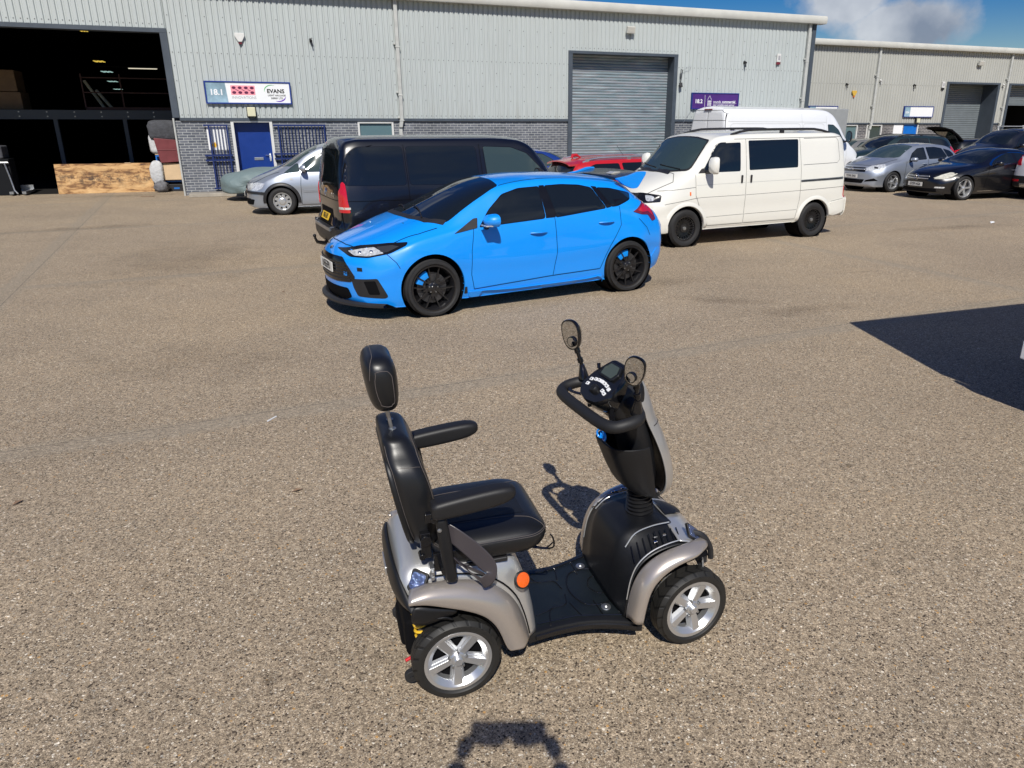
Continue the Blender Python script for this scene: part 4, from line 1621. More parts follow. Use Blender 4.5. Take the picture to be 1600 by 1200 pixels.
# ------------------------------------------------------------------ the blue hatchback
def build_focus():
    K = dict(
        zt=[(-.93, .74), (-.80, .80), (-.55, .89), (-.30, .975), (-.10, 1.045), (.03, 1.085), (.30, 1.19), (.60, 1.31), (.90, 1.41), (1.10, 1.448), (1.50, 1.475), (1.9, 1.47), (2.35, 1.44), (2.75, 1.39), (2.90, 1.33), (3.10, 1.18), (3.25, 1.05), (3.42, .98)],
        zr=[(-.93, .70), (-.60, .80), (-.20, .905), (.10, .97), (.25, 1.01), (.45, 1.12), (.70, 1.245), (.95, 1.335), (1.2, 1.375), (1.6, 1.40), (2.0, 1.39), (2.4, 1.355), (2.75, 1.30), (2.95, 1.22), (3.15, 1.10), (3.42, .95)],
        wr=[(-.93, .60), (-.6, .70), (-.2, .76), (.2, .73), (.45, .68), (.8, .62), (1.2, .60), (2.0, .59), (2.6, .56), (2.9, .54), (3.15, .60), (3.42, .66)],
        zb=[(-.93, .66), (-.6, .735), (-.2, .82), (.2, .88), (.6, .925), (1.2, .955), (2.0, 1.02), (2.5, 1.075), (2.9, 1.09), (3.15, 1.02), (3.42, .88)],
        wb=[(-.93, .70), (-.6, .83), (-.25, .885), (.2, .865), (.7, .855), (1.5, .86), (2.2, .85), (2.6, .83), (3.0, .78), (3.42, .72)],
        zm=[(-.93, .50), (-.5, .62), (0, .70), (.5, .62), (1.2, .60), (2.1, .66), (2.65, .74), (3.0, .70), (3.42, .62)],
        wm=[(-.93, .76), (-.6, .875), (-.2, .915), (.15, .918), (.5, .895), (1.2, .895), (2.0, .90), (2.5, .918), (2.85, .915), (3.1, .87), (3.42, .80)],
        zs=[(-.93, .33), (0, .33), (1, .30), (2.5, .33), (3.42, .40)],
        ws=[(-.93, .76), (-.5, .87), (0, .90), (.5, .885), (1.2, .88), (2.4, .885), (2.9, .89), (3.2, .84), (3.42, .78)],
        zl=[(-.93, .16), (-.4, .15), (.3, .165), (1.2, .17), (2.3, .19), (3.0, .22), (3.42, .29)])
    nose = lambda y, z: 0.34 * (y / 0.85) ** 2.4 + 0.10 * max(0, (z - .62) / .3) + 0.02 * max(0, (.35 - z) / .2)
    tail = lambda y, z: 0.22 * (y / 0.85) ** 2.6 + 0.30 * max(0, (z - .80) / .55) + 0.05 * max(0, (.45 - z) / .2)
    c = Car('blue_hatchback', 'bright blue sporty hatchback with black wheels and big rear spoiler', 'car', 'blue', K, -.93, 3.43, nose, tail,
            [(0, .335, .372, .25), (2.647, .335, .372, .25)], (0, 0, 0), 0)
    # glass
    c.patch('windscreen', [(.02, -.60), (-.07, -.35), (-.09, 0), (-.07, .35), (.02, .60), (.24, .72), (.97, .565), (1.00, .3), (1.01, 0), (1.00, -.3), (.97, -.565), (.24, -.72)][::-1], 'z', 1, .004, 'glass', rnd=.04)
    c.patch('cowl', [(.02, -.62), (-.07, -.36), (-.10, 0), (-.07, .36), (.02, .62), (.20, .74), (.26, .70), (.10, .60), (0, .35), (-.03, 0), (0, -.35), (.10, -.60), (.26, -.70), (.20, -.74)], 'z', 1, .006, 'plastic')
    side_glass(c, [[(.60, .955), (1.43, 1.005), (1.46, 1.345), (1.18, 1.325), (.98, 1.27), (.78, 1.13)],
                   [(1.60, 1.010), (2.30, 1.075), (2.19, 1.305), (2.02, 1.335), (1.80, 1.35), (1.56, 1.352)],
                   [(2.40, 1.09), (2.50, 1.10), (2.70, 1.155), (2.78, 1.215), (2.70, 1.235), (2.50, 1.275), (2.30, 1.30)]], grow=.018, rnd=.025, off=.0065)
    for sd in (-1, 1):
        c.patch('mirror_triangle', [(.28, .90), (.565, .945), (.60, 1.045), (.55, 1.04)], 'y', sd, .0075, 'plastic', rnd=.01)
        c.patch('pillar_trim', [(1.455, 1.0), (1.585, 1.005), (1.545, 1.36), (1.475, 1.358)], 'y', sd, .0035, 'gloss_black')
        c.patch('pillar_trim', [(2.32, 1.07), (2.39, 1.08), (2.285, 1.315), (2.21, 1.325)], 'y', sd, .0035, 'gloss_black')
        c.patch('side_skirt', [(.42, .155), (2.27, .185), (2.24, .255), (2.0, .235), (1.0, .222), (.42, .245)], 'y', sd, .022, 'blue', skirt=.04, rnd=.01)
        c.patch('mud_flap', [(.355, .16), (.41, .16), (.40, .30), (.375, .30)], 'y', sd, .008, 'plastic')
        c.patch('door', [(.49, .27), (1.52, .325), (1.57, .60), (1.55, .995), (.52, .93), (.475, .70), (.46, .45)], 'y', sd, .0026, 'blue', rnd=.02, skirt=.004)
        c.patch('door', [(1.555, .325), (2.20, .345), (2.33, .62), (2.50, .86), (2.50, 1.075), (2.30, 1.055), (1.585, .998), (1.60, .60)], 'y', sd, .0026, 'blue', rnd=.02, skirt=.004)
        # lamps
        hl = c.patch('headlight', [(-.845, .745), (-.80, .685), (-.66, .688), (-.45, .735), (-.27, .815), (-.24, .845), (-.42, .83), (-.66, .795)], 'y', sd, .004, 'gloss_black', rnd=.02, g=.03)
        c.patch('headlight_lens', [(-.79, .735), (-.76, .70), (-.64, .702), (-.50, .735), (-.56, .785), (-.68, .765)], 'y', sd, .008, 'lamp_glass', parent=hl, rnd=.012, g=.02)
        c.patch('headlight_lens', [(-.52, .738), (-.47, .745), (-.34, .80), (-.40, .81), (-.54, .788)], 'y', sd, .008, 'lamp_dark', parent=hl, rnd=.01, g=.02)
        b = MB()
        for xx, zz in ((-.70, .735), (-.60, .748)):
            p, n = c.hit(xx, zz, 'y', sd)
            b.lathe([(0, 0.010), (.014, .006), (.022, 0)], 14, frame(p + n * .008, (1, 0, 0), n.cross(Vector((1, 0, 0)))))
        b.build('reflector', 'chrome', hl)
        tl = c.patch('tail_light', [(2.72, 1.005), (2.80, 1.04), (2.92, 1.115), (2.975, 1.115), (3.10, 1.02), (3.14, .88), (3.06, .865), (2.99, .95), (2.86, .965)], 'y', sd, .008, 'lamp_red_dark', rnd=.012, g=.03)
        c.patch('tail_light_panel', [(2.80, 1.015), (2.92, 1.085), (2.98, 1.08), (3.07, 1.01), (3.09, .93), (3.0, .99), (2.88, .99)], 'y', sd, .011, 'lamp_red', parent=tl, rnd=.01, g=.03)
    for sd in (-1, 1):
        # bumper side intake
        q = [(-.815, .455), (-.60, .475), (-.50, .275), (-.53, .255), (-.77, .27), (-.80, .36)]
        fi = c.patch('side_intake', q, 'y', sd, .005, 'plastic', rnd=.02, g=.03)
        c.patch('intake_recess', [(-.72, .44), (-.62, .45), (-.58, .30), (-.68, .30)], 'y', sd, .009, 'void', parent=fi, rnd=.015, g=.03)
        c.patch('washer_cover', [(-.765, .585), (-.725, .585), (-.725, .545), (-.765, .545)], 'y', sd, .003, 'ink', parent=c.body, g=.02)
        c.patch('reflector_strip', [(3.02, .42), (3.13, .52), (3.20, .52), (3.16, .38), (3.06, .30)], 'y', sd, .006, 'blue', g=.03, rnd=.02)
    # nose
    gr = c.patch('grille', [(-.40, .675), (.40, .675), (.50, .60), (.60, .47), (.54, .415), (.30, .40), (-.30, .40), (-.54, .415), (-.60, .47), (-.50, .60)], 'x', -1, .006, 'gloss_black', rnd=.03, g=.04)
    b = MB()
    for i in range(6):
        z = .44 + i * .036
        wd_ = .53 - max(0, z - .47) * .5
        pts = []
        for k in range(11):
            y = -wd_ + 2 * wd_ * k / 10
            p, n = c.hit(y, z, 'x', -1)
            pts.append(p + n * .010)
        b.tube(pts, .006, n=6)
    b.build('grille_bars', 'plastic', gr)
    li = c.patch('lower_intake', [(-.48, .345), (.48, .345), (.52, .25), (.40, .205), (-.40, .205), (-.52, .25)], 'x', -1, .006, 'void', rnd=.03, g=.04)
    # splitter lip
    b = MB()
    top, bot = [], []
    for k in range(33):
        y = -.86 + 1.72 * k / 32
        xe = -.93 + nose(abs(y), .2) - .055 * (1 - (abs(y) / .86) ** 6)
        top.append((xe, y))
    rows = []
    for dz, dx in ((.150, .14), (.205, .03), (.185, -.012), (.160, -.012), (.145, .14)):
        rows.append([(x + dx, y, dz) for x, y in top])
    b.grid(rows + [rows[0]])
    b.build('front_splitter', 'plastic', c.root, ang=30)
    c.plate(.545, -1, 'LN16 FPU', 'plate_white', off=.006)
    for sd, yy in ((1, .43),):
        p, n = c.hit(-.43, .50, 'x', -1)
    c.txt('RS', -.47, .50, 'x', -1, .055, 'caliper', off=.012, bold=.002)
    p, n = c.hit(0, .745, 'x', -1)
    # bonnet badge and seams
    p, n = c.hit(-.86, 0, 'z', 1)
    b = MB()
    m = frame(p + n * .003, (0, 1, 0), n.cross(Vector((0, 1, 0))))
    b.lathe([(0, .004), (.045, .003), (.055, 0)], 20, m @ Matrix.Diagonal((1, .42, 1, 1)))
    b.build('bonnet_badge', 'chrome', c.root)
    c.lines('bonnet_seam', [[(-.775, -.0), (-.765, -.25), (-.72, -.45), (-.66, -.60), (-.45, -.715), (-.10, -.775), (.12, -.76)], [(-.775, 0), (-.765, .25), (-.72, .45), (-.66, .60), (-.45, .715), (-.10, .775), (.12, .76)]], 'z', 1, w=.008, both=False)
    c.lines('panel_seams', [[(.46, .43), (.475, .70), (.52, .94), (.56, .955)], [(.49, .262), (1.53, .318), (2.21, .338), (2.345, .62), (2.51, .86), (2.515, 1.08)], [(1.53, .318), (1.585, .60), (1.57, 1.0)], [(.46, .43), (.49, .262)],
                            [(-.48, .73), (-.40, .64), (-.37, .58)], [(2.80, .92), (2.93, .80), (2.98, .70)]], 'y', -1, w=.0062)
    c.lines('crease', [[(.50, .70), (1.0, .735), (1.6, .78), (2.2, .835), (2.7, .88)]], 'y', -1, w=.010, off=.003, mat='blue')
    c.lines('roof_seam', [[(.98, -.56), (1.3, -.545), (2.0, -.53), (2.70, -.50)], [(.98, .56), (1.3, .545), (2.0, .53), (2.70, .50)]], 'z', 1, w=.008, both=False)
    # fuel door none on this side; bonnet ribs
    for sg in (-1, 1):
        p, n = c.hit(-.15, sg * .42, 'z', 1)
        b = MB()
        b.box(-.022, .022, -.008, .008, 0, .012, frame(p, (0, 1, 0), (1, 0, 0)))
        b.build('washer_jet', 'plastic', c.root)
    c.lines('bonnet_crease', [[(-.70, sg * .42), (-.35, sg * .47), (0, sg * .52)] for sg in (-1, 1)], 'z', 1, w=.014, off=.0015, mat='blue', both=False)
    # handles, mirrors
    handle(c, 1.335, .845, .22)
    handle(c, 2.29, .905, .22)
    mirror(c, .66, .985, 1.035, w=.25, h=.145, d=.15, drop=.02)
    for sg in (-1, 1):
        b = MB()
        b.cbox((.625, sg * .99, .983), (.09, .15, .016))
        b.build('indicator', 'lamp_glass', c.root, bevel=.006)
    # rear spoiler: blade with downturned ends
    b = MB()
    def blade(xa, xb, z0, z1, t):
        return [(xa, z0), (xb - .03, z1), (xb, z1 - .003), (xb, z1 - .016), (xb - .03, z1 - t), (xa, z0 - t)]
    rows = []
    for k in range(17):
        y = -.60 + 1.20 * k / 16
        f = abs(y) / .60
        sec = blade(2.66 + .04 * f * f, 3.08 - .05 * f * f, 1.425 - .035 * f * f, 1.475 - .02 * f * f, .035)
        rows.append([(x, y, z) for x, z in sec])
    b.grid(rows, closed_u=True)
    b.add(rows[0], [tuple(range(6))])
    b.add(rows[-1], [tuple(range(6))])
    b.build('spoiler_blade', 'gloss_black', c.root, ang=40)
    for sg in (-1, 1):
        b = MB()
        po = round_poly([(2.60, 1.40), (2.80, 1.43), (2.95, 1.475), (3.07, 1.475), (3.06, 1.43), (2.94, 1.27), (2.86, 1.265), (2.72, 1.32)], .03)
        b.prism(po, .05, frame((0, sg * .60 + (.03 if sg > 0 else .02), 0), (1, 0, 0), (0, 0, 1)))
        b.build('spoiler_end', 'blue', c.root, bevel=.010, ang=30)
    b = MB()
    po = round_poly([(2.75, 1.435), (2.82, 1.46), (2.90, 1.46), (2.93, 1.43)], .01)
    p = MB()
    p.prism(po, .12, frame((0, -.16, 0), (1, 0, 0), (0, 0, 1)))
    p.build('aerial_fin_or_glint', 'lamp_white', c.root, bevel=.01)  # pale block added for the reflection beside the spoiler end, no aerial
    # rear glass and hatch details
    c.patch('rear_window', [(2.78, -.45), (3.04, -.50), (3.04, .50), (2.78, .45)], 'z', 1, .004, 'glass', rnd=.04)
    c.patch('rear_diffuser', [(-.60, .30), (.60, .30), (.55, .45), (-.55, .45)], 'x', 1, .008, 'plastic', rnd=.03)
    c.plate(.74, 1, 'LN16 FPU', 'plate_yellow')
    # wipers
    for y0, y1 in ((-.52, .02), (.05, .55)):
        b = MB()
        pts = []
        for k in range(9):
            t = k / 8
            p, n = c.hit(.04 + .10 * sin(pi * t * .5), y0 + (y1 - y0) * t, 'z', 1)
            pts.append(p + n * .02)
        b.tube(pts, .008, n=6)
        b.build('wiper', 'wiper', c.root)
    c.wheel(0, .3235, .235, .80, .255, 'ten', 'alloy_black', caliper='caliper')
    c.wheel(2.647, .3235, .235, .80, .255, 'ten', 'alloy_black', caliper='caliper')
    return c


def place(c, X, Y, ang, off=0.0, halfw=0.0):
    """puts car-local (0, -halfw) on world X, Y"""
    n = Vector((-sin(ang), cos(ang), 0))
    p = Vector((X, Y, 0)) + n * halfw
    c.root.location = p
    c.root.rotation_euler = (0, 0, ang)


focus = build_focus()
place(focus, -1.289, 7.932, .5246, halfw=.91)
# ------------------------------------------------------------------ the old white camper van
def build_camper():
    K = dict(
        zt=[(-.86, .86), (-.74, .99), (-.50, 1.12), (-.20, 1.235), (-.08, 1.285), (.02, 1.36), (.30, 1.62), (.52, 1.80), (.62, 1.865), (.80, 1.905), (1.4, 1.935), (2.6, 1.945), (3.4, 1.935), (3.62, 1.90), (3.80, 1.78)],
        zr=[(-.86, .83), (-.55, 1.0), (-.20, 1.14), (.02, 1.235), (.14, 1.315), (.38, 1.56), (.58, 1.745), (.72, 1.80), (1.0, 1.83), (2.0, 1.855), (3.3, 1.86), (3.6, 1.83), (3.80, 1.72)],
        wr=[(-.86, .62), (-.4, .72), (.0, .78), (.3, .765), (.6, .755), (1.0, .765), (2, .77), (3.4, .765), (3.80, .72)],
        zb=[(-.86, .78), (-.5, .93), (-.1, 1.08), (.2, 1.18), (.6, 1.215), (1.2, 1.225), (3.3, 1.25), (3.80, 1.22)],
        wb=[(-.86, .72), (-.5, .83), (-.1, .875), (.4, .885), (1.2, .89), (3.3, .89), (3.80, .85)],
        zm=[(-.86, .62), (0, .84), (3.4, .86), (3.80, .80)],
        wm=[(-.86, .78), (-.5, .885), (-.1, .915), (.5, .918), (3.3, .918), (3.6, .905), (3.80, .87)],
        zs=[(-.86, .42), (3.8, .45)],
        ws=[(-.86, .78), (-.5, .885), (0, .91), (3.4, .91), (3.80, .87)],
        zl=[(-.86, .25), (-.4, .26), (.3, .29), (2.3, .31), (2.9, .34), (3.3, .37), (3.80, .40)])
    nose = lambda y, z: 0.20 * (y / 0.85) ** 3 + 0.10 * max(0, z - .72)
    tail = lambda y, z: 0.05 * (y / 0.85) ** 4 + 0.06 * max(0, z - 1.0) + (0.06 if z > .72 else 0.0)
    c = Car('camper_van', 'old cream white camper van with black lattice wheels and dark side windows', 'van', 'van_white', K, -.86, 3.78, nose, tail,
            [(0, .33, .375, .25), (2.92, .34, .375, .25)], (0, 0, 0), 0, R0=.12, R1=.07)
    c.patch('windscreen', [(-.74, 1.31), (-.40, 1.275), (0, 1.265), (.40, 1.275), (.74, 1.31), (.695, 1.58), (.645, 1.765), (.30, 1.810), (0, 1.817), (-.30, 1.810), (-.645, 1.765), (-.695, 1.58)], 'x', -1, .009, 'glass_green', rnd=.05)
    c.patch('windscreen_seal', [(-.765, 1.285), (-.40, 1.250), (0, 1.24), (.40, 1.250), (.765, 1.285), (.715, 1.59), (.665, 1.785), (.30, 1.833), (0, 1.840), (-.30, 1.833), (-.665, 1.785), (-.715, 1.59)], 'x', -1, .006, 'plastic', rnd=.05)
    side_glass(c, [[(.30, 1.255), (1.11, 1.262), (1.13, 1.745), (.72, 1.735), (.62, 1.70)],
                   [(1.31, 1.275), (2.43, 1.30), (2.44, 1.79), (1.30, 1.775)]], grow=.014, rnd=.03)
    for sd in (-1, 1):
        c.patch('mirror_panel', [(.22, 1.245), (.36, 1.25), (.36, 1.33), (.30, 1.32)], 'y', sd, .006, 'plastic', rnd=.01)
        c.patch('door', [(.18, .88), (.30, .62), (.43, .42), (.46, .37), (1.215, .375), (1.225, .86), (1.235, 1.78), (.70, 1.765), (.40, 1.52), (.18, 1.23)], 'y', sd, .0024, 'van_white', rnd=.02, skirt=.004)
        c.patch('sliding_door', [(1.25, .375), (2.44, .385), (2.50, .70), (2.50, 1.22), (2.47, 1.80), (1.26, 1.785)], 'y', sd, .0024, 'van_white', rnd=.02, skirt=.004)
        hl = c.patch('headlight', [(-.77, .77), (-.50, .795), (-.47, .90), (-.70, .935), (-.80, .90)], 'y', sd, .006, 'gloss_black', rnd=.015, g=.03)
        c.patch('headlight_lens', [(-.70, .80), (-.60, .81), (-.58, .88), (-.68, .90)], 'y', sd, .010, 'lamp_glass', parent=hl, rnd=.03, g=.02)
        c.patch('side_repeater', [(.04, .885), (.065, .885), (.065, .945), (.04, .945)], 'y', sd, .008, 'amber', rnd=.006, g=.02)
        tl = c.patch('tail_light', [(3.635, .93), (3.70, .93), (3.70, .72), (3.635, .72)], 'y', sd, .010, 'lamp_red', g=.03, rnd=.01)
        c.patch('slide_rail', [(2.52, 1.035), (3.585, 1.060), (3.60, 1.085), (3.58, 1.105), (2.52, 1.075)], 'y', sd, .006, 'steel', g=.04, rnd=.01)
        c.patch('slide_track', [(2.53, 1.045), (3.54, 1.070), (3.54, 1.085), (2.53, 1.060)], 'y', sd, .009, 'void', g=.04)
        # swelling round the arches
        for xa in (0, 2.92):
            b = MB()
            rows = []
            for r_, o_ in ((.372, .004), (.380, .020), (.415, .016), (.445, .001)):
                row = []
                for k in range(25):
                    a = -0.12 + (pi + .24) * k / 24
                    X, Z = xa + r_ * cos(a), .335 + r_ * sin(a)
                    p, n = c.hit(X, Z, 'y', sd)
                    row.append(Vector((X, p.y + sd * o_, Z)))
                rows.append(row)
            b.grid(rows)
            b.build('wheel_arch', 'van_white', c.root, ang=60)
        # bumpers
        c.patch('front_bumper', [(-.80, .27), (-.35, .27), (-.385, .50), (-.42, .60), (-.44, .72), (-.80, .74)], 'y', sd, .018, 'van_white', g=.04, rnd=.02)
        c.patch('rear_bumper', [(3.285, .42), (3.40, .40), (3.62, .44), (3.73, .52), (3.74, .70), (3.295, .64)], 'y', sd, .020, 'van_white', g=.04, rnd=.02)
    c.patch('front_bumper', [(-.80, .28), (.80, .28), (.80, .74), (-.80, .74)], 'x', -1, .020, 'van_white', g=.05, rnd=.02)
    c.patch('rear_bumper', [(-.84, .40), (.84, .40), (.86, .70), (-.86, .70)], 'x', 1, .035, 'van_white', g=.05, rnd=.02)
    c.patch('grille', [(-.50, .78), (.50, .78), (.50, .92), (-.50, .92)], 'x', -1, .008, 'plastic', g=.05, rnd=.02)
    c.patch('rear_window', [(-.66, 1.32), (.66, 1.32), (.60, 1.74), (-.60, 1.74)], 'x', 1, .006, 'glass', g=.06, rnd=.05)
    c.plate(.58, -1, '', 'plate_white')
    c.plate(.95, 1, '', 'plate_yellow')
    c.patch('scuttle_vent', [(-.16, -.50), (-.11, -.50), (-.11, .50), (-.16, .50)], 'z', 1, .006, 'plastic', g=.05, rnd=.02)
    c.lines('panel_seams', [
        [(-.44, .745), (-.40, .755), (.16, .835), (.30, .845), (1.22, .855)], [(1.25, .855), (2.50, .885), (3.66, .925)],
        [(.16, 1.24), (.165, .88), (.28, .62), (.42, .41), (.45, .355), (1.23, .362), (1.235, .85), (1.245, 1.80)], [(1.24, .362), (2.45, .372), (2.51, .70), (2.51, 1.22), (2.48, 1.82)],
        [(2.56, 1.34), (3.40, 1.365), (3.47, 1.42), (3.43, 1.76), (3.38, 1.815), (2.58, 1.80)],
        [(-.50, .965), (.165, 1.02)], [(.30, .50), (1.22, .52)], [(1.25, .52), (2.46, .54)], [(3.31, .535), (3.72, .575)], [(1.0, 1.80), (3.6, 1.83)],
        [(3.30, .655), (3.64, .70)]], 'y', -1, w=.005)
    c.lines('crease', [[(.18, 1.05), (1.22, 1.07)], [(1.26, 1.07), (2.49, 1.09)]], 'y', -1, w=.006, mat='pipe')
    c.lines('bonnet_seam', [[(-.72, sg * .60), (-.45, sg * .70), (-.22, sg * .765)] for sg in (-1, 1)] + [[(-.22, -.765), (-.10, -.60), (-.10, .60), (-.22, .765)]], 'z', 1, w=.009, both=False)
    # guttering and rails
    roof_bars(c, .70, .98, 3.28, z_off=.065, mat='plastic', r=.017, posts=(.5,))
    for x in (1.14, 1.345):
        for sd in (-1, 1):
            b = MB()
            p, n = c.hit(x, 1.13, 'y', sd)
            b.cbox(p + n * .014, (.036, .028, .135))
            b.build('door_handle', 'plastic', c.root, bevel=.012, seg=3)
    mirror(c, .36, 1.07, 1.38, w=.21, h=.29, d=.12, both=True, drop=-.02, e=.45)
    for y0, y1 in ((-.62, -.02), (.02, .62)):
        b = MB()
        pts = []
        for k in range(9):
            t = k / 8
            p, n = c.hit(y0 + (y1 - y0) * t, 1.30 + .05 * t, 'x', -1)
            pts.append(p + n * .018)
        b.tube(pts, .008, n=6)
        b.build('wiper', 'wiper', c.root)
    b = MB()
    p, n = c.hit(.70, .62, 'z', 1)
    b.cyl(p, p + Vector((.35, .0, .42)), .004, n=5)
    b.build('aerial', 'steel', c.root)
    c.wheel(0, .325, .225, .80, .215, 'mesh', 'alloy_black')
    c.wheel(2.92, .325, .225, .80, .215, 'mesh', 'alloy_black')
    return c


camper = build_camper()
place(camper, 2.3455, 12.786, .4428, halfw=.913)


# ------------------------------------------------------------------ the black van seen from behind
def build_black_van():
    K = dict(
        zt=[(-.80, .80), (-.68, .98), (-.40, 1.08), (-.05, 1.17), (.06, 1.25), (.30, 1.55), (.53, 1.77), (.72, 1.85), (1.2, 1.880), (2.6, 1.885), (3.4, 1.875), (3.62, 1.85), (3.76, 1.78)],
        zr=[(-.80, .76), (-.4, .98), (0, 1.08), (.16, 1.16), (.40, 1.46), (.63, 1.69), (.84, 1.77), (1.3, 1.80), (3.3, 1.80), (3.6, 1.77), (3.76, 1.70)],
        wr=[(-.80, .60), (0, .78), (.5, .74), (1, .70), (2, .70), (3.4, .69), (3.76, .66)],
        zb=[(-.80, .72), (-.3, .95), (.2, 1.08), (1.0, 1.12), (3.3, 1.18), (3.76, 1.18)],
        wb=[(-.80, .72), (0, .90), (1, .91), (3.3, .905), (3.76, .86)],
        zm=[(-.80, .6), (0, .75), (3.4, .8), (3.76, .8)],
        wm=[(-.80, .8), (-.3, .93), (.5, .955), (3.4, .955), (3.6, .94), (3.76, .90)],
        zs=[(-.80, .4), (3.76, .42)], ws=[(-.8, .78), (0, .93), (3.4, .93), (3.76, .89)],
        zl=[(-.80, .22), (.3, .24), (3.0, .27), (3.76, .36)])
    nose = lambda y, z: 0.26 * (y / 0.9) ** 3 + 0.25 * max(0, z - .70)
    tail = lambda y, z: 0.07 * (y / 0.9) ** 4 + 0.17 * max(0, z - 1.10) + (.05 if z > .66 else 0)
    c = Car('black_van', 'shiny black van with tinted side windows and tow bar behind the bright blue hatchback', 'van', 'black_paint', K, -.80, 3.75, nose, tail,
            [(0, .34, .385, .25), (2.86, .34, .385, .25)], (0, 0, 0), 0, R0=.12, R1=.09)
    c.patch('windscreen', [(-.74, 1.16), (0, 1.13), (.74, 1.16), (.66, 1.64), (0, 1.74), (-.66, 1.64)], 'x', -1, .004, 'glass', rnd=.05)
    side_glass(c, [[(.36, 1.16), (1.40, 1.175), (1.42, 1.72), (.95, 1.70), (.70, 1.61), (.47, 1.38)]], mat='glass_green', grow=.016)
    side_glass(c, [[(1.55, 1.185), (2.64, 1.20), (2.64, 1.735), (1.55, 1.725)], [(2.70, 1.20), (3.60, 1.22), (3.585, 1.45), (3.50, 1.64), (3.36, 1.73), (2.70, 1.737)]], grow=.012, rnd=.06)
    for sd in (-1, 1):
        tl = c.patch('tail_light', [(3.545, .84), (3.655, .84), (3.645, 1.10), (3.625, 1.24), (3.60, 1.27), (3.575, 1.23), (3.57, 1.0)], 'y', sd, .012, 'lamp_red', g=.03, rnd=.02)
        c.patch('door_seam_panel', [(.40, .60), (1.46, .60), (1.47, 1.10), (.42, 1.06)], 'y', sd, .0022, 'black_paint', rnd=.02, skirt=.004)
    for sg in (-1, 1):
        tl = c.patch('tail_light', [(sg * .76, .84), (sg * .86, .84), (sg * .852, 1.16), (sg * .82, 1.20), (sg * .77, 1.14)], 'x', 1, .012, 'lamp_red', g=.03, rnd=.02)
        c.patch('reversing_lens', [(sg * .77, .885), (sg * .86, .885), (sg * .86, .92), (sg * .77, .92)], 'x', 1, .016, 'lamp_white', g=.03, parent=tl)
    c.lines('lens_strip', [[(3.54, .90), (3.635, .90)]], 'y', -1, w=.03, off=.015, mat='lamp_white')
    c.patch('rear_window', [(-.70, 1.20), (.70, 1.20), (.64, 1.70), (-.64, 1.70)], 'x', 1, .006, 'glass', g=.06, rnd=.06)
    c.patch('number_recess', [(-.42, .62), (.42, .62), (.42, .86), (-.42, .86)], 'x', 1, .004, 'void', g=.06, rnd=.04)
    c.plate(.72, 1, 'YF66 LHK', 'plate_yellow', w=.52, h=.111, off=.012)
    c.patch('rear_bumper', [(-.92, .36), (.92, .36), (.93, .60), (-.93, .60)], 'x', 1, .06, 'plastic', g=.05, rnd=.05, skirt=.06)
    c.patch('bumper_step', [(-.62, .555), (.62, .555), (.62, .60), (-.62, .60)], 'x', 1, .068, 'steel', g=.05, rnd=.02)
    for sd in (-1, 1):
        c.patch('rear_bumper', [(3.30, .36), (3.72, .38), (3.74, .60), (3.34, .56)], 'y', sd, .014, 'plastic', g=.05, rnd=.03)
    c.lines('panel_seams', [[(.40, .60), (.42, 1.08), (.50, 1.15)], [(1.485, .35), (1.485, 1.76)], [(2.67, .36), (2.67, 1.76)], [(3.64, .60), (3.66, 1.2), (3.60, 1.76)], [(1.50, .98), (3.62, 1.0)], [(.42, .42), (1.48, .38), (2.67, .38)]], 'y', -1, w=.008)
    c.lines('tailgate_seams', [[(-.80, .62), (-.82, 1.2), (-.72, 1.76)], [(.80, .62), (.82, 1.2), (.72, 1.76)], [(-.80, .62), (.80, .62)], [(-.8, 1.0), (.8, 1.0)]], 'x', 1, w=.009, both=False)
    # badges on the tailgate
    p, n = c.hit(0, 1.08, 'x', 1)
    b = MB()
    m = frame(p + n * .008, (0, 1, 0), (0, 0, 1))
    b.lathe([(.048, -.004), (.054, .004), (.060, -.004)], 24, m)
    for a in (pi / 2, pi / 2 + 2.094, pi / 2 - 2.094):
        b.prism([(.007 * cos(a + pi / 2), .007 * sin(a + pi / 2)), (.052 * cos(a), .052 * sin(a)), (.007 * cos(a - pi / 2), .007 * sin(a - pi / 2))], .004, m)
    b.build('badge', 'chrome', c.root, smooth=False)
    c.txt('VITO', .48, 1.06, 'x', 1, .09, 'chrome', off=.004)
    c.txt('111', -.48, 1.06, 'x', 1, .07, 'chrome', off=.004)
    b = MB()
    p, n = c.hit(0, 1.20, 'x', 1)
    b.tube([p + n * .02, p + n * .035 + Vector((0, .22, .02)), p + n * .03 + Vector((0, .50, .03))], .010, n=6)
    b.cyl(p, p + n * .04, .03, n=10)
    b.build('rear_wiper', 'wiper', c.root)
    p, n = c.hit(0, 1.82, 'x', 1)
    b = MB()
    b.cbox(p + Vector((-.02, 0, -.02)), (.05, .30, .025))
    b.build('brake_light', 'lamp_red_dark', c.root, bevel=.006)
    # tow bar
    b = MB()
    b.cyl((3.45, -.50, .31), (3.45, .50, .31), .035, n=8)
    b.tube([(3.45, 0, .31), (3.78, 0, .30), (3.90, 0, .33), (3.93, 0, .40)], [.035, .032, .026, .018], n=8)
    b.lathe([(0, .03), (.015, .025), (.025, .01), (.025, -.01), (.015, -.025)], 12, Matrix.Translation((3.93, 0, .425)))
    b.cbox((3.80, .16, .34), (.02, .10, .10))
    b.build('tow_bar', 'gloss_black', c.root, ang=60)
    handle(c, 1.30, 1.02, .22, cup=False)
    mirror(c, .62, 1.14, 1.28, w=.24, h=.26, d=.13, mat='plastic')
    c.wheel(0, .33, .225, .83, .215, 'five', 'alloy')
    c.wheel(2.86, .33, .225, .83, .215, 'five', 'alloy')
    return c


bvan = build_black_van()


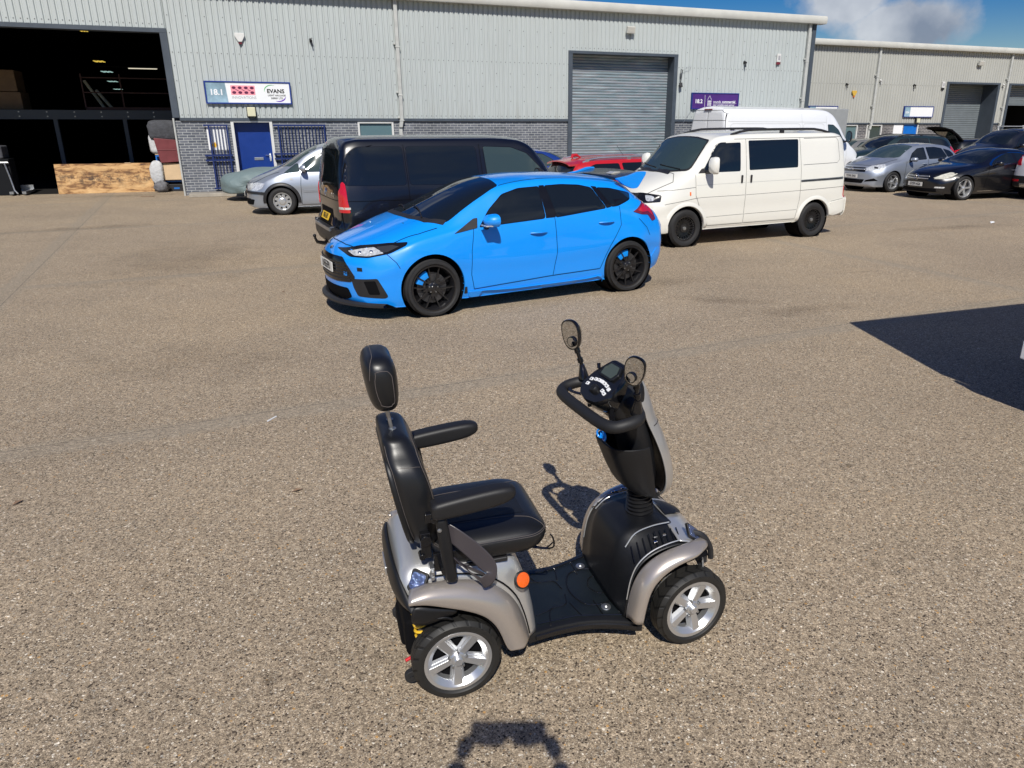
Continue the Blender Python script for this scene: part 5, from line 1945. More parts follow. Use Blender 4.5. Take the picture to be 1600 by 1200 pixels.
def place_rear(c, X, Y, ang, halfw, tail_x):
    """vehicle facing away: its rear corner on the camera side goes to X, Y; nose toward ang"""
    f = Vector((cos(ang), sin(ang), 0))
    n = Vector((-sin(ang), cos(ang), 0))
    o = Vector((X, Y, 0)) + n * halfw + f * tail_x
    c.root.location = o
    c.root.rotation_euler = (0, 0, ang + pi)


place_rear(bvan, -3.0, 10.52, radians(27), .93, 3.70)


# ------------------------------------------------------------------ family of smaller cars
def scaled(K, sx=1, sy=1, sz=1, dx=0):
    out = {}
    for k, v in K.items():
        f = sz if k[0] == 'z' else sy
        out[k] = [(x * sx + dx, y * f) for x, y in v]
    return out


HATCH = dict(
    zt=[(-.88, .72), (-.75, .82), (-.50, .90), (-.20, .97), (.05, 1.03), (.18, 1.09), (.60, 1.28), (.95, 1.41), (1.2, 1.45), (1.7, 1.465), (2.3, 1.44), (2.7, 1.38), (2.95, 1.22), (3.15, 1.04), (3.35, .96)],
    zr=[(-.88, .68), (-.5, .82), (-.1, .92), (.20, 1.0), (.35, 1.07), (.70, 1.25), (1.0, 1.34), (1.4, 1.385), (2.0, 1.38), (2.5, 1.33), (2.8, 1.24), (3.05, 1.08), (3.35, .93)],
    wr=[(-.88, .56), (-.5, .66), (0, .72), (.35, .68), (.9, .59), (1.5, .57), (2.4, .56), (2.9, .56), (3.35, .62)],
    zb=[(-.88, .62), (-.4, .78), (.2, .90), (.9, .93), (2.0, .98), (2.8, 1.02), (3.35, .86)],
    wb=[(-.88, .66), (-.4, .80), (.2, .83), (2.4, .83), (3.0, .77), (3.35, .68)],
    zm=[(-.88, .5), (0, .68), (1.2, .6), (2.6, .7), (3.35, .6)],
    wm=[(-.88, .72), (-.5, .84), (0, .875), (2.7, .875), (3.1, .84), (3.35, .76)],
    zs=[(-.88, .32), (3.35, .36)], ws=[(-.88, .72), (0, .86), (2.7, .86), (3.35, .76)],
    zl=[(-.88, .17), (.3, .18), (2.3, .20), (3.35, .30)])
HN = lambda y, z: 0.30 * (y / 0.8) ** 2.6 + 0.10 * max(0, z - .6)
HT = lambda y, z: 0.18 * (y / 0.8) ** 2.6 + 0.28 * max(0, z - .85)


def seams(c, xs, zb=.25, zt=1.0):
    c.lines('panel_seams', xs, 'y', -1, w=.009)


def build_silver_hatch():
    c = Car('silver_hatchback', 'silver hatchback with five spoke wheels between the camper van and the black saloon', 'car', 'silver', HATCH, -.88, 3.35, HN, HT,
            [(0, .315, .352, .25), (2.61, .315, .352, .25)], (0, 0, 0), 0)
    c.patch('windscreen', [(.18, -.60), (.07, -.3), (.05, 0), (.07, .3), (.18, .60), (.33, .68), (.98, .55), (1.03, 0), (.98, -.55), (.33, -.68)], 'z', 1, .004, 'glass_green', rnd=.04)
    side_glass(c, [[(.62, .95), (1.38, .985), (1.40, 1.335), (1.10, 1.30), (.85, 1.17)], [(1.50, .99), (2.20, 1.01), (2.30, 1.06), (2.20, 1.30), (1.90, 1.335), (1.50, 1.338)], [(2.34, 1.04), (2.60, 1.08), (2.66, 1.14), (2.55, 1.22), (2.28, 1.29)]], grow=.014)
    for sd in (-1, 1):
        hl = c.patch('headlight', [(-.78, .72), (-.66, .68), (-.44, .70), (-.30, .80), (-.27, .85), (-.42, .84), (-.62, .80)], 'y', sd, .006, 'lamp_glass', rnd=.02, g=.03)
        c.patch('lens', [(-.62, .72), (-.52, .72), (-.50, .78), (-.58, .78)], 'y', sd, .009, 'lamp_dark', rnd=.03, g=.02, parent=hl)
        c.patch('tail_light', [(2.95, .80), (3.08, .80), (3.06, 1.08), (2.98, 1.12)], 'y', sd, .008, 'lamp_red', g=.03)
    for sg in (-1, 1):
        c.patch('side_intake', [(sg * .46, .33), (sg * .76, .36), (sg * .70, .44), (sg * .50, .38)], 'x', -1, .006, 'void', rnd=.02, g=.03)
        c.patch('headlight', [(sg * .44, .66), (sg * .62, .66), (sg * .72, .74), (sg * .70, .82), (sg * .54, .79)], 'x', -1, .006, 'lamp_glass', rnd=.02, g=.03)
    gr = c.patch('grille', [(-.46, .62), (.46, .62), (.42, .755), (-.42, .755)], 'x', -1, .005, 'gloss_black', rnd=.03)
    b = MB()
    pts = [c.hit(-.42 + .84 * k / 8, .695, 'x', -1) for k in range(9)]
    b.tube([p + n * .012 for p, n in pts], .022, n=8)
    b.build('chrome_bar', 'silver', gr)
    p, n = c.hit(0, .695, 'x', -1)
    b = MB()
    b.lathe([(.042, 0), (.05, .006), (.056, 0)], 20, frame(p + n * .035, (0, -1, 0), (0, 0, 1)))
    b.cbox(p + n * .035, (.006, .10, .012), Matrix.Rotation(.4, 3, 'X'))
    b.build('badge', 'chrome', gr)
    c.patch('lower_grille', [(-.40, .28), (.40, .28), (.46, .40), (-.46, .40)], 'x', -1, .005, 'void', rnd=.03)
    c.plate(.49, -1, 'YD58 XNU', 'plate_white')
    c.plate(.75, 1, 'YD58 XNU', 'plate_yellow')
    c.patch('rear_window', [(2.74, -.44), (2.98, -.50), (2.98, .50), (2.74, .44)], 'z', 1, .004, 'glass', rnd=.04)
    seams(c, [[(.44, .30), (.46, .70), (.52, .93)], [(.44, .30), (1.46, .28), (2.20, .30), (2.40, .70), (2.34, 1.02)], [(1.46, .28), (1.46, .98)]])
    c.lines('bonnet_seam', [[(-.72, 0), (-.70, -.3), (-.60, -.52), (-.2, -.66), (.2, -.72)], [(-.72, 0), (-.70, .3), (-.60, .52), (-.2, .66), (.2, .72)]], 'z', 1, w=.01, both=False)
    handle(c, 1.30, .84, .20, cup=False); handle(c, 2.12, .87, .20, cup=False)
    mirror(c, .64, .96, .99, w=.23, h=.14, d=.14)
    c.wheel(0, .315, .205, .77, .215, 'five', 'alloy'); c.wheel(2.61, .315, .205, .77, .215, 'five', 'alloy')
    return c


astra = build_silver_hatch()
place(astra, 10.75, 23.59, .42, halfw=.87)


def build_mpv():
    K = dict(
        zt=[(-.85, .68), (-.70, .80), (-.40, .93), (-.10, 1.05), (.05, 1.12), (.50, 1.40), (.80, 1.54), (1.1, 1.61), (1.6, 1.635), (2.6, 1.61), (3.1, 1.53), (3.3, 1.30), (3.45, 1.0)],
        zr=[(-.85, .64), (-.4, .86), (0, .99), (.22, 1.07), (.60, 1.33), (.9, 1.46), (1.3, 1.53), (2.6, 1.52), (3.1, 1.43), (3.45, .98)],
        wr=[(-.85, .54), (0, .70), (.5, .63), (1, .60), (3, .60), (3.45, .62)],
        zb=[(-.85, .60), (-.4, .77), (.2, .92), (1, .95), (3, .99), (3.45, .88)],
        wb=[(-.85, .66), (-.4, .79), (.2, .82), (3, .82), (3.45, .72)],
        zm=[(-.85, .45), (0, .68), (3, .68), (3.45, .6)], wm=[(-.85, .72), (-.5, .83), (0, .87), (3, .87), (3.45, .78)],
        zs=[(-.85, .30), (3.45, .34)], ws=[(-.85, .72), (0, .855), (3, .855), (3.45, .76)], zl=[(-.85, .17), (.3, .19), (2.4, .2), (3.45, .3)])
    c = Car('silver_people_carrier', 'silver blue people carrier with plastic wheel trims left of the black van', 'car', 'silver', K, -.85, 3.45, HN, lambda y, z: .12 * (y / .8) ** 3 + .12 * max(0, z - .9),
            [(0, .315, .36, .25), (2.69, .315, .36, .25)], (0, 0, 0), 0)
    c.patch('windscreen', [(.10, -.56), (-.02, -.3), (-.04, 0), (-.02, .3), (.10, .56), (.24, .66), (.86, .58), (.92, 0), (.86, -.58), (.24, -.66)], 'z', 1, .004, 'glass_green', rnd=.04)
    side_glass(c, [[(.10, .96), (.44, .985), (.42, 1.16), (.36, 1.14)], [(.52, .975), (1.36, .985), (1.38, 1.49), (1.05, 1.45), (.72, 1.28), (.52, 1.14)], [(1.46, .985), (2.24, 1.0), (2.22, 1.49), (1.46, 1.49)], [(2.34, 1.0), (3.05, 1.02), (2.98, 1.36), (2.75, 1.47), (2.32, 1.49)]], mat='glass_green', grow=.014)
    for sd in (-1, 1):
        c.patch('headlight', [(-.79, .70), (-.74, .57), (-.55, .55), (-.42, .62), (-.35, .72), (-.50, .74)], 'y', sd, .006, 'lamp_glass', rnd=.02, g=.03)
        c.patch('bumper_strip', [(-.84, .50), (-.35, .47), (-.35, .53), (-.84, .555)], 'y', sd, .016, 'plastic', rnd=.01, g=.03)
        c.patch('lower_grille', [(-.84, .24), (-.66, .24), (-.62, .36), (-.84, .38)], 'y', sd, .005, 'void', rnd=.02, g=.03)
        c.patch('side_repeater', [(.22, .80), (.28, .80), (.28, .835), (.22, .835)], 'y', sd, .006, 'lamp_white', g=.02)
        c.patch('side_strip', [(.50, .52), (2.2, .54), (2.2, .60), (.50, .58)], 'y', sd, .010, 'silver', rnd=.01)
        c.patch('tail_light', [(3.15, .75), (3.35, .78), (3.28, 1.15), (3.18, 1.15)], 'y', sd, .006, 'lamp_red', g=.03)
        b = MB()
        rows = []
        for r_, o_ in ((.358, .0), (.362, .022), (.42, .020), (.43, 0)):
            row = []
            for k in range(25):
                a = -.1 + (pi + .2) * k / 24
                X, Z = r_ * cos(a), .32 + r_ * sin(a)
                p, n = c.hit(X, Z, 'y', sd)
                row.append(Vector((X, p.y + sd * o_, Z)))
            rows.append(row)
        b.grid(rows)
        b.build('wheel_arch', 'plastic', c.root, ang=60)
    c.patch('grille', [(-.40, .60), (.40, .60), (.36, .72), (-.36, .72)], 'x', -1, .005, 'plastic', rnd=.03)
    c.patch('lower_grille', [(-.60, .24), (.60, .24), (.60, .38), (-.60, .38)], 'x', -1, .005, 'void', rnd=.03)
    c.plate(.46, -1, '', 'plate_white')
    seams(c, [[(.44, .24), (.45, .70), (.48, .96)], [(.44, .24), (1.42, .24), (2.24, .26), (2.30, .98)], [(1.42, .24), (1.42, .98)], [(-.44, .54), (-.38, .47)]])
    c.lines('bonnet_seam', [[(-.70, -.50), (-.4, -.62), (0, -.72)], [(-.70, .50), (-.4, .62), (0, .72)]], 'z', 1, w=.01, both=False)
    handle(c, 1.28, .86, .2, cup=False)
    mirror(c, .52, .96, 1.06, w=.22, h=.17, d=.13)
    c.wheel(0, .315, .20, .77, .20, 'cap', 'alloy'); c.wheel(2.69, .315, .20, .77, .20, 'cap', 'alloy')
    return c


mpv = build_mpv()
place(mpv, -6.30, 17.45, .27, halfw=.865)


def build_saloon():
    K = dict(
        zt=[(-.86, .66), (-.72, .76), (-.40, .86), (0, .93), (.45, .99), (.60, 1.04), (1.0, 1.22), (1.4, 1.345), (1.75, 1.39), (2.2, 1.38), (2.7, 1.28), (3.2, 1.10), (3.5, 1.02), (3.9, .96), (4.05, .90)],
        zr=[(-.86, .60), (-.4, .76), (.2, .89), (.55, .95), (.95, 1.10), (1.35, 1.24), (1.75, 1.31), (2.2, 1.30), (2.7, 1.20), (3.2, 1.04), (3.6, .98), (4.05, .86)],
        wr=[(-.86, .54), (-.4, .66), (.3, .74), (.9, .68), (1.4, .60), (2.2, .58), (2.8, .60), (3.4, .70), (4.05, .62)],
        zb=[(-.86, .54), (-.4, .70), (.3, .84), (1, .90), (2.4, .95), (3.2, .95), (4.05, .80)],
        wb=[(-.86, .66), (-.4, .82), (.3, .88), (2.8, .88), (3.4, .84), (4.05, .72)],
        zm=[(-.86, .45), (0, .68), (3, .72), (4.05, .6)], wm=[(-.86, .72), (-.5, .88), (0, .93), (2.9, .93), (3.5, .90), (4.05, .78)],
        zs=[(-.86, .30), (4.05, .36)], ws=[(-.86, .72), (0, .90), (2.9, .90), (4.05, .76)], zl=[(-.86, .18), (.3, .17), (2.5, .18), (4.05, .28)])
    c = Car('black_saloon', 'glossy black saloon with pale headlights and white front number plate', 'car', 'navy_black', K, -.86, 4.05, lambda y, z: .34 * (y / .85) ** 2.4 + .16 * max(0, z - .55), lambda y, z: .2 * (y / .85) ** 2.6 + .1 * max(0, z - .8),
            [(0, .335, .372, .25), (2.85, .335, .372, .25)], (0, 0, 0), 0)
    c.patch('windscreen', [(.58, -.64), (.45, -.35), (.43, 0), (.45, .35), (.58, .64), (.72, .70), (1.42, .57), (1.47, 0), (1.42, -.57), (.72, -.70)], 'z', 1, .004, 'glass', rnd=.04)
    for sd in (-1, 1):
        c.patch('chrome_trim', [(.86, .935), (1.9, .975), (2.95, 1.0), (2.98, 1.03), (2.6, 1.17), (2.2, 1.272), (1.75, 1.282), (1.40, 1.21), (1.08, 1.10), (.90, .99)], 'y', sd, .003, 'chrome', rnd=.03)
    side_glass(c, [[(.93, .955), (1.82, .985), (1.80, 1.262), (1.62, 1.255), (1.38, 1.18), (1.10, 1.07)], [(1.92, .99), (2.62, 1.01), (2.86, 1.025), (2.55, 1.15), (2.2, 1.245), (1.92, 1.26)]], mat='glass', trim=None, off=.006)
    for sd in (-1, 1):
        c.patch('pillar_trim', [(1.82, .985), (1.92, .99), (1.92, 1.26), (1.80, 1.262)], 'y', sd, .0055, 'gloss_black')
    for sd in (-1, 1):
        hl = c.patch('headlight', [(-.74, .605), (-.68, .585), (-.52, .60), (-.37, .67), (-.27, .75), (-.34, .755), (-.54, .695)], 'y', sd, .006, 'lamp_cream', rnd=.02, g=.03)
        c.patch('fog_light', [(-.74, .33), (-.56, .33), (-.55, .37), (-.73, .37)], 'y', sd, .006, 'lamp_glass', rnd=.015, g=.02)
    for sg in (-1, 1):
        c.patch('headlight', [(sg * .50, .575), (sg * .70, .58), (sg * .80, .66), (sg * .82, .74), (sg * .68, .68)], 'x', -1, .006, 'lamp_cream', rnd=.02, g=.03)
    gr = c.patch('grille', [(-.36, .53), (.36, .53), (.42, .60), (.38, .68), (-.38, .68), (-.42, .60)], 'x', -1, .005, 'gloss_black', rnd=.03)
    for z in (.575, .635):
        b = MB()
        pts = [c.hit(-.37 + .74 * k / 8, z, 'x', -1) for k in range(9)]
        b.tube([p + n * .012 for p, n in pts], .016, n=6)
        b.build('chrome_bar', 'alloy', gr)
    p, n = c.hit(0, .605, 'x', -1)
    m = frame(p + n * .03, (0, -1, 0), (0, 0, 1))
    b = MB()
    b.lathe([(.070, -.004), (.078, .006), (.086, -.004)], 28, m)
    for a in (pi / 2, pi / 2 + 2.094, pi / 2 - 2.094):
        b.prism([(.011 * cos(a + pi / 2), .011 * sin(a + pi / 2)), (.075 * cos(a), .075 * sin(a)), (.011 * cos(a - pi / 2), .011 * sin(a - pi / 2))], .006, m)
    b.build('badge', 'chrome', gr, smooth=False)
    c.patch('lower_grille', [(-.62, .22), (.62, .22), (.60, .32), (-.60, .32)], 'x', -1, .005, 'void', rnd=.03)
    c.plate(.42, -1, 'GY59 HGA', 'plate_white')
    seams(c, [[(.72, .26), (.74, .60), (.84, .93)], [(.72, .26), (1.86, .26), (2.44, .30), (2.70, .70), (2.75, 1.0)], [(1.86, .26), (1.87, .98)]])
    c.lines('bonnet_seam', [[(-.72, -.45), (-.3, -.62), (.5, -.76)], [(-.72, .45), (-.3, .62), (.5, .76)]], 'z', 1, w=.01, both=False)
    c.lines('chrome_sill', [[(.5, .24), (2.4, .26)]], 'y', -1, w=.012, off=.006, mat='chrome')
    handle(c, 1.72, .80, .2, mat='chrome', cup=False)
    mirror(c, .98, 1.02, 1.0, w=.24, h=.13, d=.13)
    c.wheel(0, .33, .24, .82, .245, 'five_wide', 'alloy'); c.wheel(2.85, .33, .24, .82, .245, 'five_wide', 'alloy')
    return c


saloon = build_saloon()
place(saloon, 11.66, 21.1, .33, halfw=.925)

EST = dict(
    zt=[(-.86, .74), (-.72, .86), (-.3, .98), (.05, 1.06), (.5, 1.28), (.9, 1.41), (1.2, 1.45), (2.0, 1.465), (2.9, 1.44), (3.35, 1.38), (3.5, 1.26), (3.62, 1.06)],
    zr=[(-.86, .70), (-.3, .90), (.2, 1.0), (.6, 1.23), (.95, 1.34), (1.4, 1.38), (2.9, 1.36), (3.3, 1.29), (3.62, 1.02)],
    wr=[(-.86, .56), (0, .72), (.5, .64), (1, .60), (3, .59), (3.62, .60)],
    zb=[(-.86, .66), (-.3, .82), (.3, .92), (3, 1.0), (3.62, .92)], wb=[(-.86, .68), (-.3, .83), (.3, .86), (3, .85), (3.62, .74)],
    zm=[(-.86, .5), (0, .7), (3, .72), (3.62, .6)], wm=[(-.86, .74), (-.4, .88), (0, .91), (3, .91), (3.62, .80)],
    zs=[(-.86, .33), (3.62, .38)], ws=[(-.86, .74), (0, .89), (3, .89), (3.62, .78)], zl=[(-.86, .2), (.3, .21), (2.5, .22), (3.62, .32)])
ET = lambda y, z: .12 * (y / .85) ** 3 + .20 * max(0, z - .9)


def build_estate(name, label, cat, paint, sz=1.0, sx=1.0, rails='steel', glass='glass', wheel='five', trim='gloss_black', spoiler=True, tint=None):
    K = scaled(EST, sx, 1.0, sz)
    X = lambda x: x * sx
    Z = lambda z: z * sz
    nose = lambda y, z: HN(y, z / sz)
    tail = lambda y, z: ET(y, z / sz)
    R = .33 * (1 + (sz - 1) * .6)
    c = Car(name, label, cat, paint, K, X(-.86), X(3.62), nose, tail, [(0, R, R + .04, .25), (X(2.7), R, R + .04, .25)], (0, 0, 0), 0)
    c.patch('windscreen', [(X(.16), -.58), (X(.04), 0), (X(.16), .58), (X(.32), .68), (X(.92), .56), (X(.97), 0), (X(.92), -.56), (X(.32), -.68)], 'z', 1, .004, glass, rnd=.04)
    polys = [[(.58, .97), (1.38, .99), (1.40, 1.34), (1.05, 1.30), (.80, 1.17)], [(1.48, .99), (2.28, 1.02), (2.28, 1.335), (1.48, 1.345)], [(2.38, 1.03), (3.10, 1.07), (3.22, 1.12), (3.10, 1.25), (2.90, 1.31), (2.38, 1.33)]]
    polys = [[(X(a), Z(b)) for a, b in p] for p in polys]
    side_glass(c, polys, mat=glass, trim=trim, grow=.018)
    for sd in (-1, 1):
        c.patch('headlight', [(X(a), Z(b)) for a, b in ((-.76, .70), (-.6, .68), (-.34, .78), (-.30, .84), (-.6, .80))], 'y', sd, .006, 'lamp_glass', rnd=.02, g=.03)
        c.patch('tail_light', [(X(a), Z(b)) for a, b in ((3.22, .82), (3.50, .84), (3.44, 1.05), (3.30, 1.10))], 'y', sd, .006, 'lamp_red', rnd=.02, g=.03)
    for sg in (-1, 1):
        c.patch('tail_light', [(sg * .55, Z(.84)), (sg * .78, Z(.84)), (sg * .76, Z(1.05)), (sg * .60, Z(1.02))], 'x', 1, .006, 'lamp_red', rnd=.02, g=.03)
    c.patch('grille', [(-.45, Z(.55)), (.45, Z(.55)), (.42, Z(.72)), (-.42, Z(.72))], 'x', -1, .005, 'gloss_black', rnd=.03)
    c.patch('rear_window', [(-.64, Z(1.06)), (.64, Z(1.06)), (.52, Z(1.34)), (-.52, Z(1.34))], 'x', 1, .005, 'glass', rnd=.04, g=.06)
    c.patch('rear_bumper', [(-.78, Z(.34)), (.78, Z(.34)), (.78, Z(.52)), (-.78, Z(.52))], 'x', 1, .012, 'plastic', rnd=.03)
    c.plate(Z(.74), 1, '', 'plate_yellow')
    c.plate(Z(.42), -1, '', 'plate_white')
    seams(c, [[(X(a), Z(b)) for a, b in q] for q in ([(.46, .30), (.48, .7), (.54, .95)], [(.46, .30), (1.44, .28), (2.28, .30), (2.40, .7), (2.34, 1.02)], [(1.44, .28), (1.44, .98)])])
    handle(c, X(1.30), Z(.86), .2, cup=False)
    handle(c, X(2.18), Z(.88), .2, cup=False)
    mirror(c, X(.66), .99, Z(1.02), w=.22, h=.15, d=.13)
    if rails:
        roof_bars(c, .53, X(1.0), X(3.15), z_off=.045, mat=rails, r=.016, posts=(.05, .5, .95))
    if spoiler:
        b = MB()
        rows = []
        for k in range(9):
            y = -.54 + 1.08 * k / 8
            p, n = c.hit(X(3.25), y, 'z', 1)
            z = p.z
            rows.append([(X(3.22), y, z + .012), (X(3.44), y, z - .01), (X(3.45), y, z - .035), (X(3.24), y, z - .03)])
        b.grid(rows, closed_u=True)
        b.add(rows[0], [(0, 1, 2, 3)])
        b.add(rows[-1], [(0, 1, 2, 3)])
        b.build('spoiler', paint, c.root)
    c.wheel(0, R, .22, .80, R * .68, wheel, 'alloy')
    c.wheel(X(2.7), R, .22, .80, R * .68, wheel, 'alloy')
    return c


red = build_estate('red_estate', 'bright red estate car with silver roof rails behind the camper van windscreen', 'car', 'red_paint', sz=.965, rails='alloy')
place_rear(red, .47, 14.75, radians(25), .90, 3.50)
p, n = red.hit(3.05, 0, 'z', 1)
b = MB()
b.tube([p + Vector((.08, 0, 0)), p + Vector((.06, 0, .05)), p + Vector((-.03, 0, .06)), p + Vector((-.14, 0, 0))], [.03, .035, .03, .01], n=8, flat=(.8, 1))
b.build('aerial_fin_or_glint', 'red_paint', red.root)
b = MB()
p, n = red.hit(1.9, 0, 'z', 1)
b.cyl(p, p + Vector((.16, 0, .20)), .004, n=5)
b.build('aerial', 'plastic', red.root)

bh = build_estate('blue_car', 'dark blue car whose roof and side window show behind the black van', 'car', 'blue_dark', sz=.94, sx=.95, rails=None, spoiler=False, glass='glass_green')
place_rear(bh, -2.45, 20.65, radians(18), .90, 3.40)

g4 = build_estate('green_off_roader', 'dark green off roader with roof rails parked behind the silver hatchback', 'car', 'green_dark', sz=1.15, sx=1.0, rails='plastic', spoiler=False, glass='glass')
place(g4, 11.9, 27.5, .30, halfw=.9)

bs = build_estate('black_people_carrier', 'tall black car with white roof bars behind the black saloon', 'car', 'black_paint', sz=1.30, sx=1.06, rails=None, spoiler=False, glass='glass')
place(bs, 16.0, 26.9, .33, halfw=.9)
for x in (1.25, 2.5):
    b = MB()
    p, n = bs.hit(x, 0, 'z', 1)
    b.cbox((x, 0, p.z + .08), (.06, 1.22, .035))
    for sg in (-1, 1):
        q, n = bs.hit(x, sg * .55, 'z', 1)
        b.cbox((x, sg * .55, (q.z + p.z + .08) / 2), (.08, .06, p.z + .08 - q.z + .02))
    b.build('roof_bar', 'frame_white', bs.root, bevel=.01)

gb = build_estate('grey_hatchback', 'small grey car in front of the far unit windows beside the tall van bonnet', 'car', 'grey_paint', sz=1.0, sx=.92, rails=None, spoiler=False, glass='glass_green')
place(gb, 12.1, 31.2, .36, halfw=.9)

ws = build_estate('white_crossover', 'white crossover cut off by the right picture edge showing its red tail light', 'car', 'pure_white', sz=1.12, sx=1.0, rails='plastic', spoiler=False, glass='glass')
place_rear(ws, 13.95, 20.1, radians(24), .90, 3.55)
for sd in (-1, 1):
    ws.patch('lower_cladding', [(2.3, .24), (3.6, .30), (3.6, .64), (3.2, .62), (2.9, .78), (2.5, .78), (2.3, .5)], 'y', sd, .012, 'plastic', rnd=.03)
ws.patch('lower_cladding', [(-.82, .32), (.82, .32), (.82, .66), (-.82, .66)], 'x', 1, .014, 'plastic', rnd=.03)
for sg in (-1, 1):
    ws.patch('reflector', [(sg * .55, .50), (sg * .78, .50), (sg * .78, .56), (sg * .55, .56)], 'x', 1, .02, 'lamp_red', rnd=.02, g=.03)
ws.patch('skid_plate', [(-.5, .34), (.5, .34), (.5, .46), (-.5, .46)], 'x', 1, .02, 'alloy', rnd=.03)

hb = build_estate('dark_hatchback', 'dark hatchback with its tailgate raised in front of the far shutter', 'car', 'black_paint', sz=1.03, sx=.95, rails=None, spoiler=False, glass='glass')
place_rear(hb, 16.1, 30.0, radians(10), .90, 3.40)
# raised tailgate
b = MB()
m = Matrix.Translation((3.0, 0, 1.42)) @ Matrix.Rotation(radians(-34), 4, 'Y')
rows = []
for k in range(9):
    y = -.56 + 1.12 * k / 8
    rows.append([m @ Vector((x, y * (1 + .08 * x), z + .05 * (1 - (y / .56) ** 2))) for x, z in ((0, 0), (.35, .02), (.75, .0), (1.05, -.12), (1.08, -.17), (.75, -.06), (.35, -.04), (0, -.05))])
b.grid(rows, closed_u=True)
b.add(rows[0], [tuple(range(8))])
b.add(rows[-1], [tuple(range(8))])
tg = b.build('tailgate', 'void', hb.root)
b = MB()
b.prism([(m @ Vector((.10, 0, -.055))).xz[:], (m @ Vector((.70, 0, -.068))).xz[:], (m @ Vector((.70, 0, -.074))).xz[:], (m @ Vector((.10, 0, -.061))).xz[:]], .86, frame((0, .43, 0), (1, 0, 0), (0, 0, 1)))
b.build('tailgate_glass', 'glass_green', tg, smooth=False)
for sg in (-1, 1):
    b = MB()
    b.cyl((3.12, sg * .56, 1.18), m @ Vector((.55, sg * .52, -.05)), .012, n=6)
    b.build('gas_strut', 'plastic', hb.root)
hb.patch('boot_opening', [(-.60, .70), (.60, .70), (.54, 1.30), (-.54, 1.30)], 'x', 1, .008, 'void', rnd=.05, g=.06)


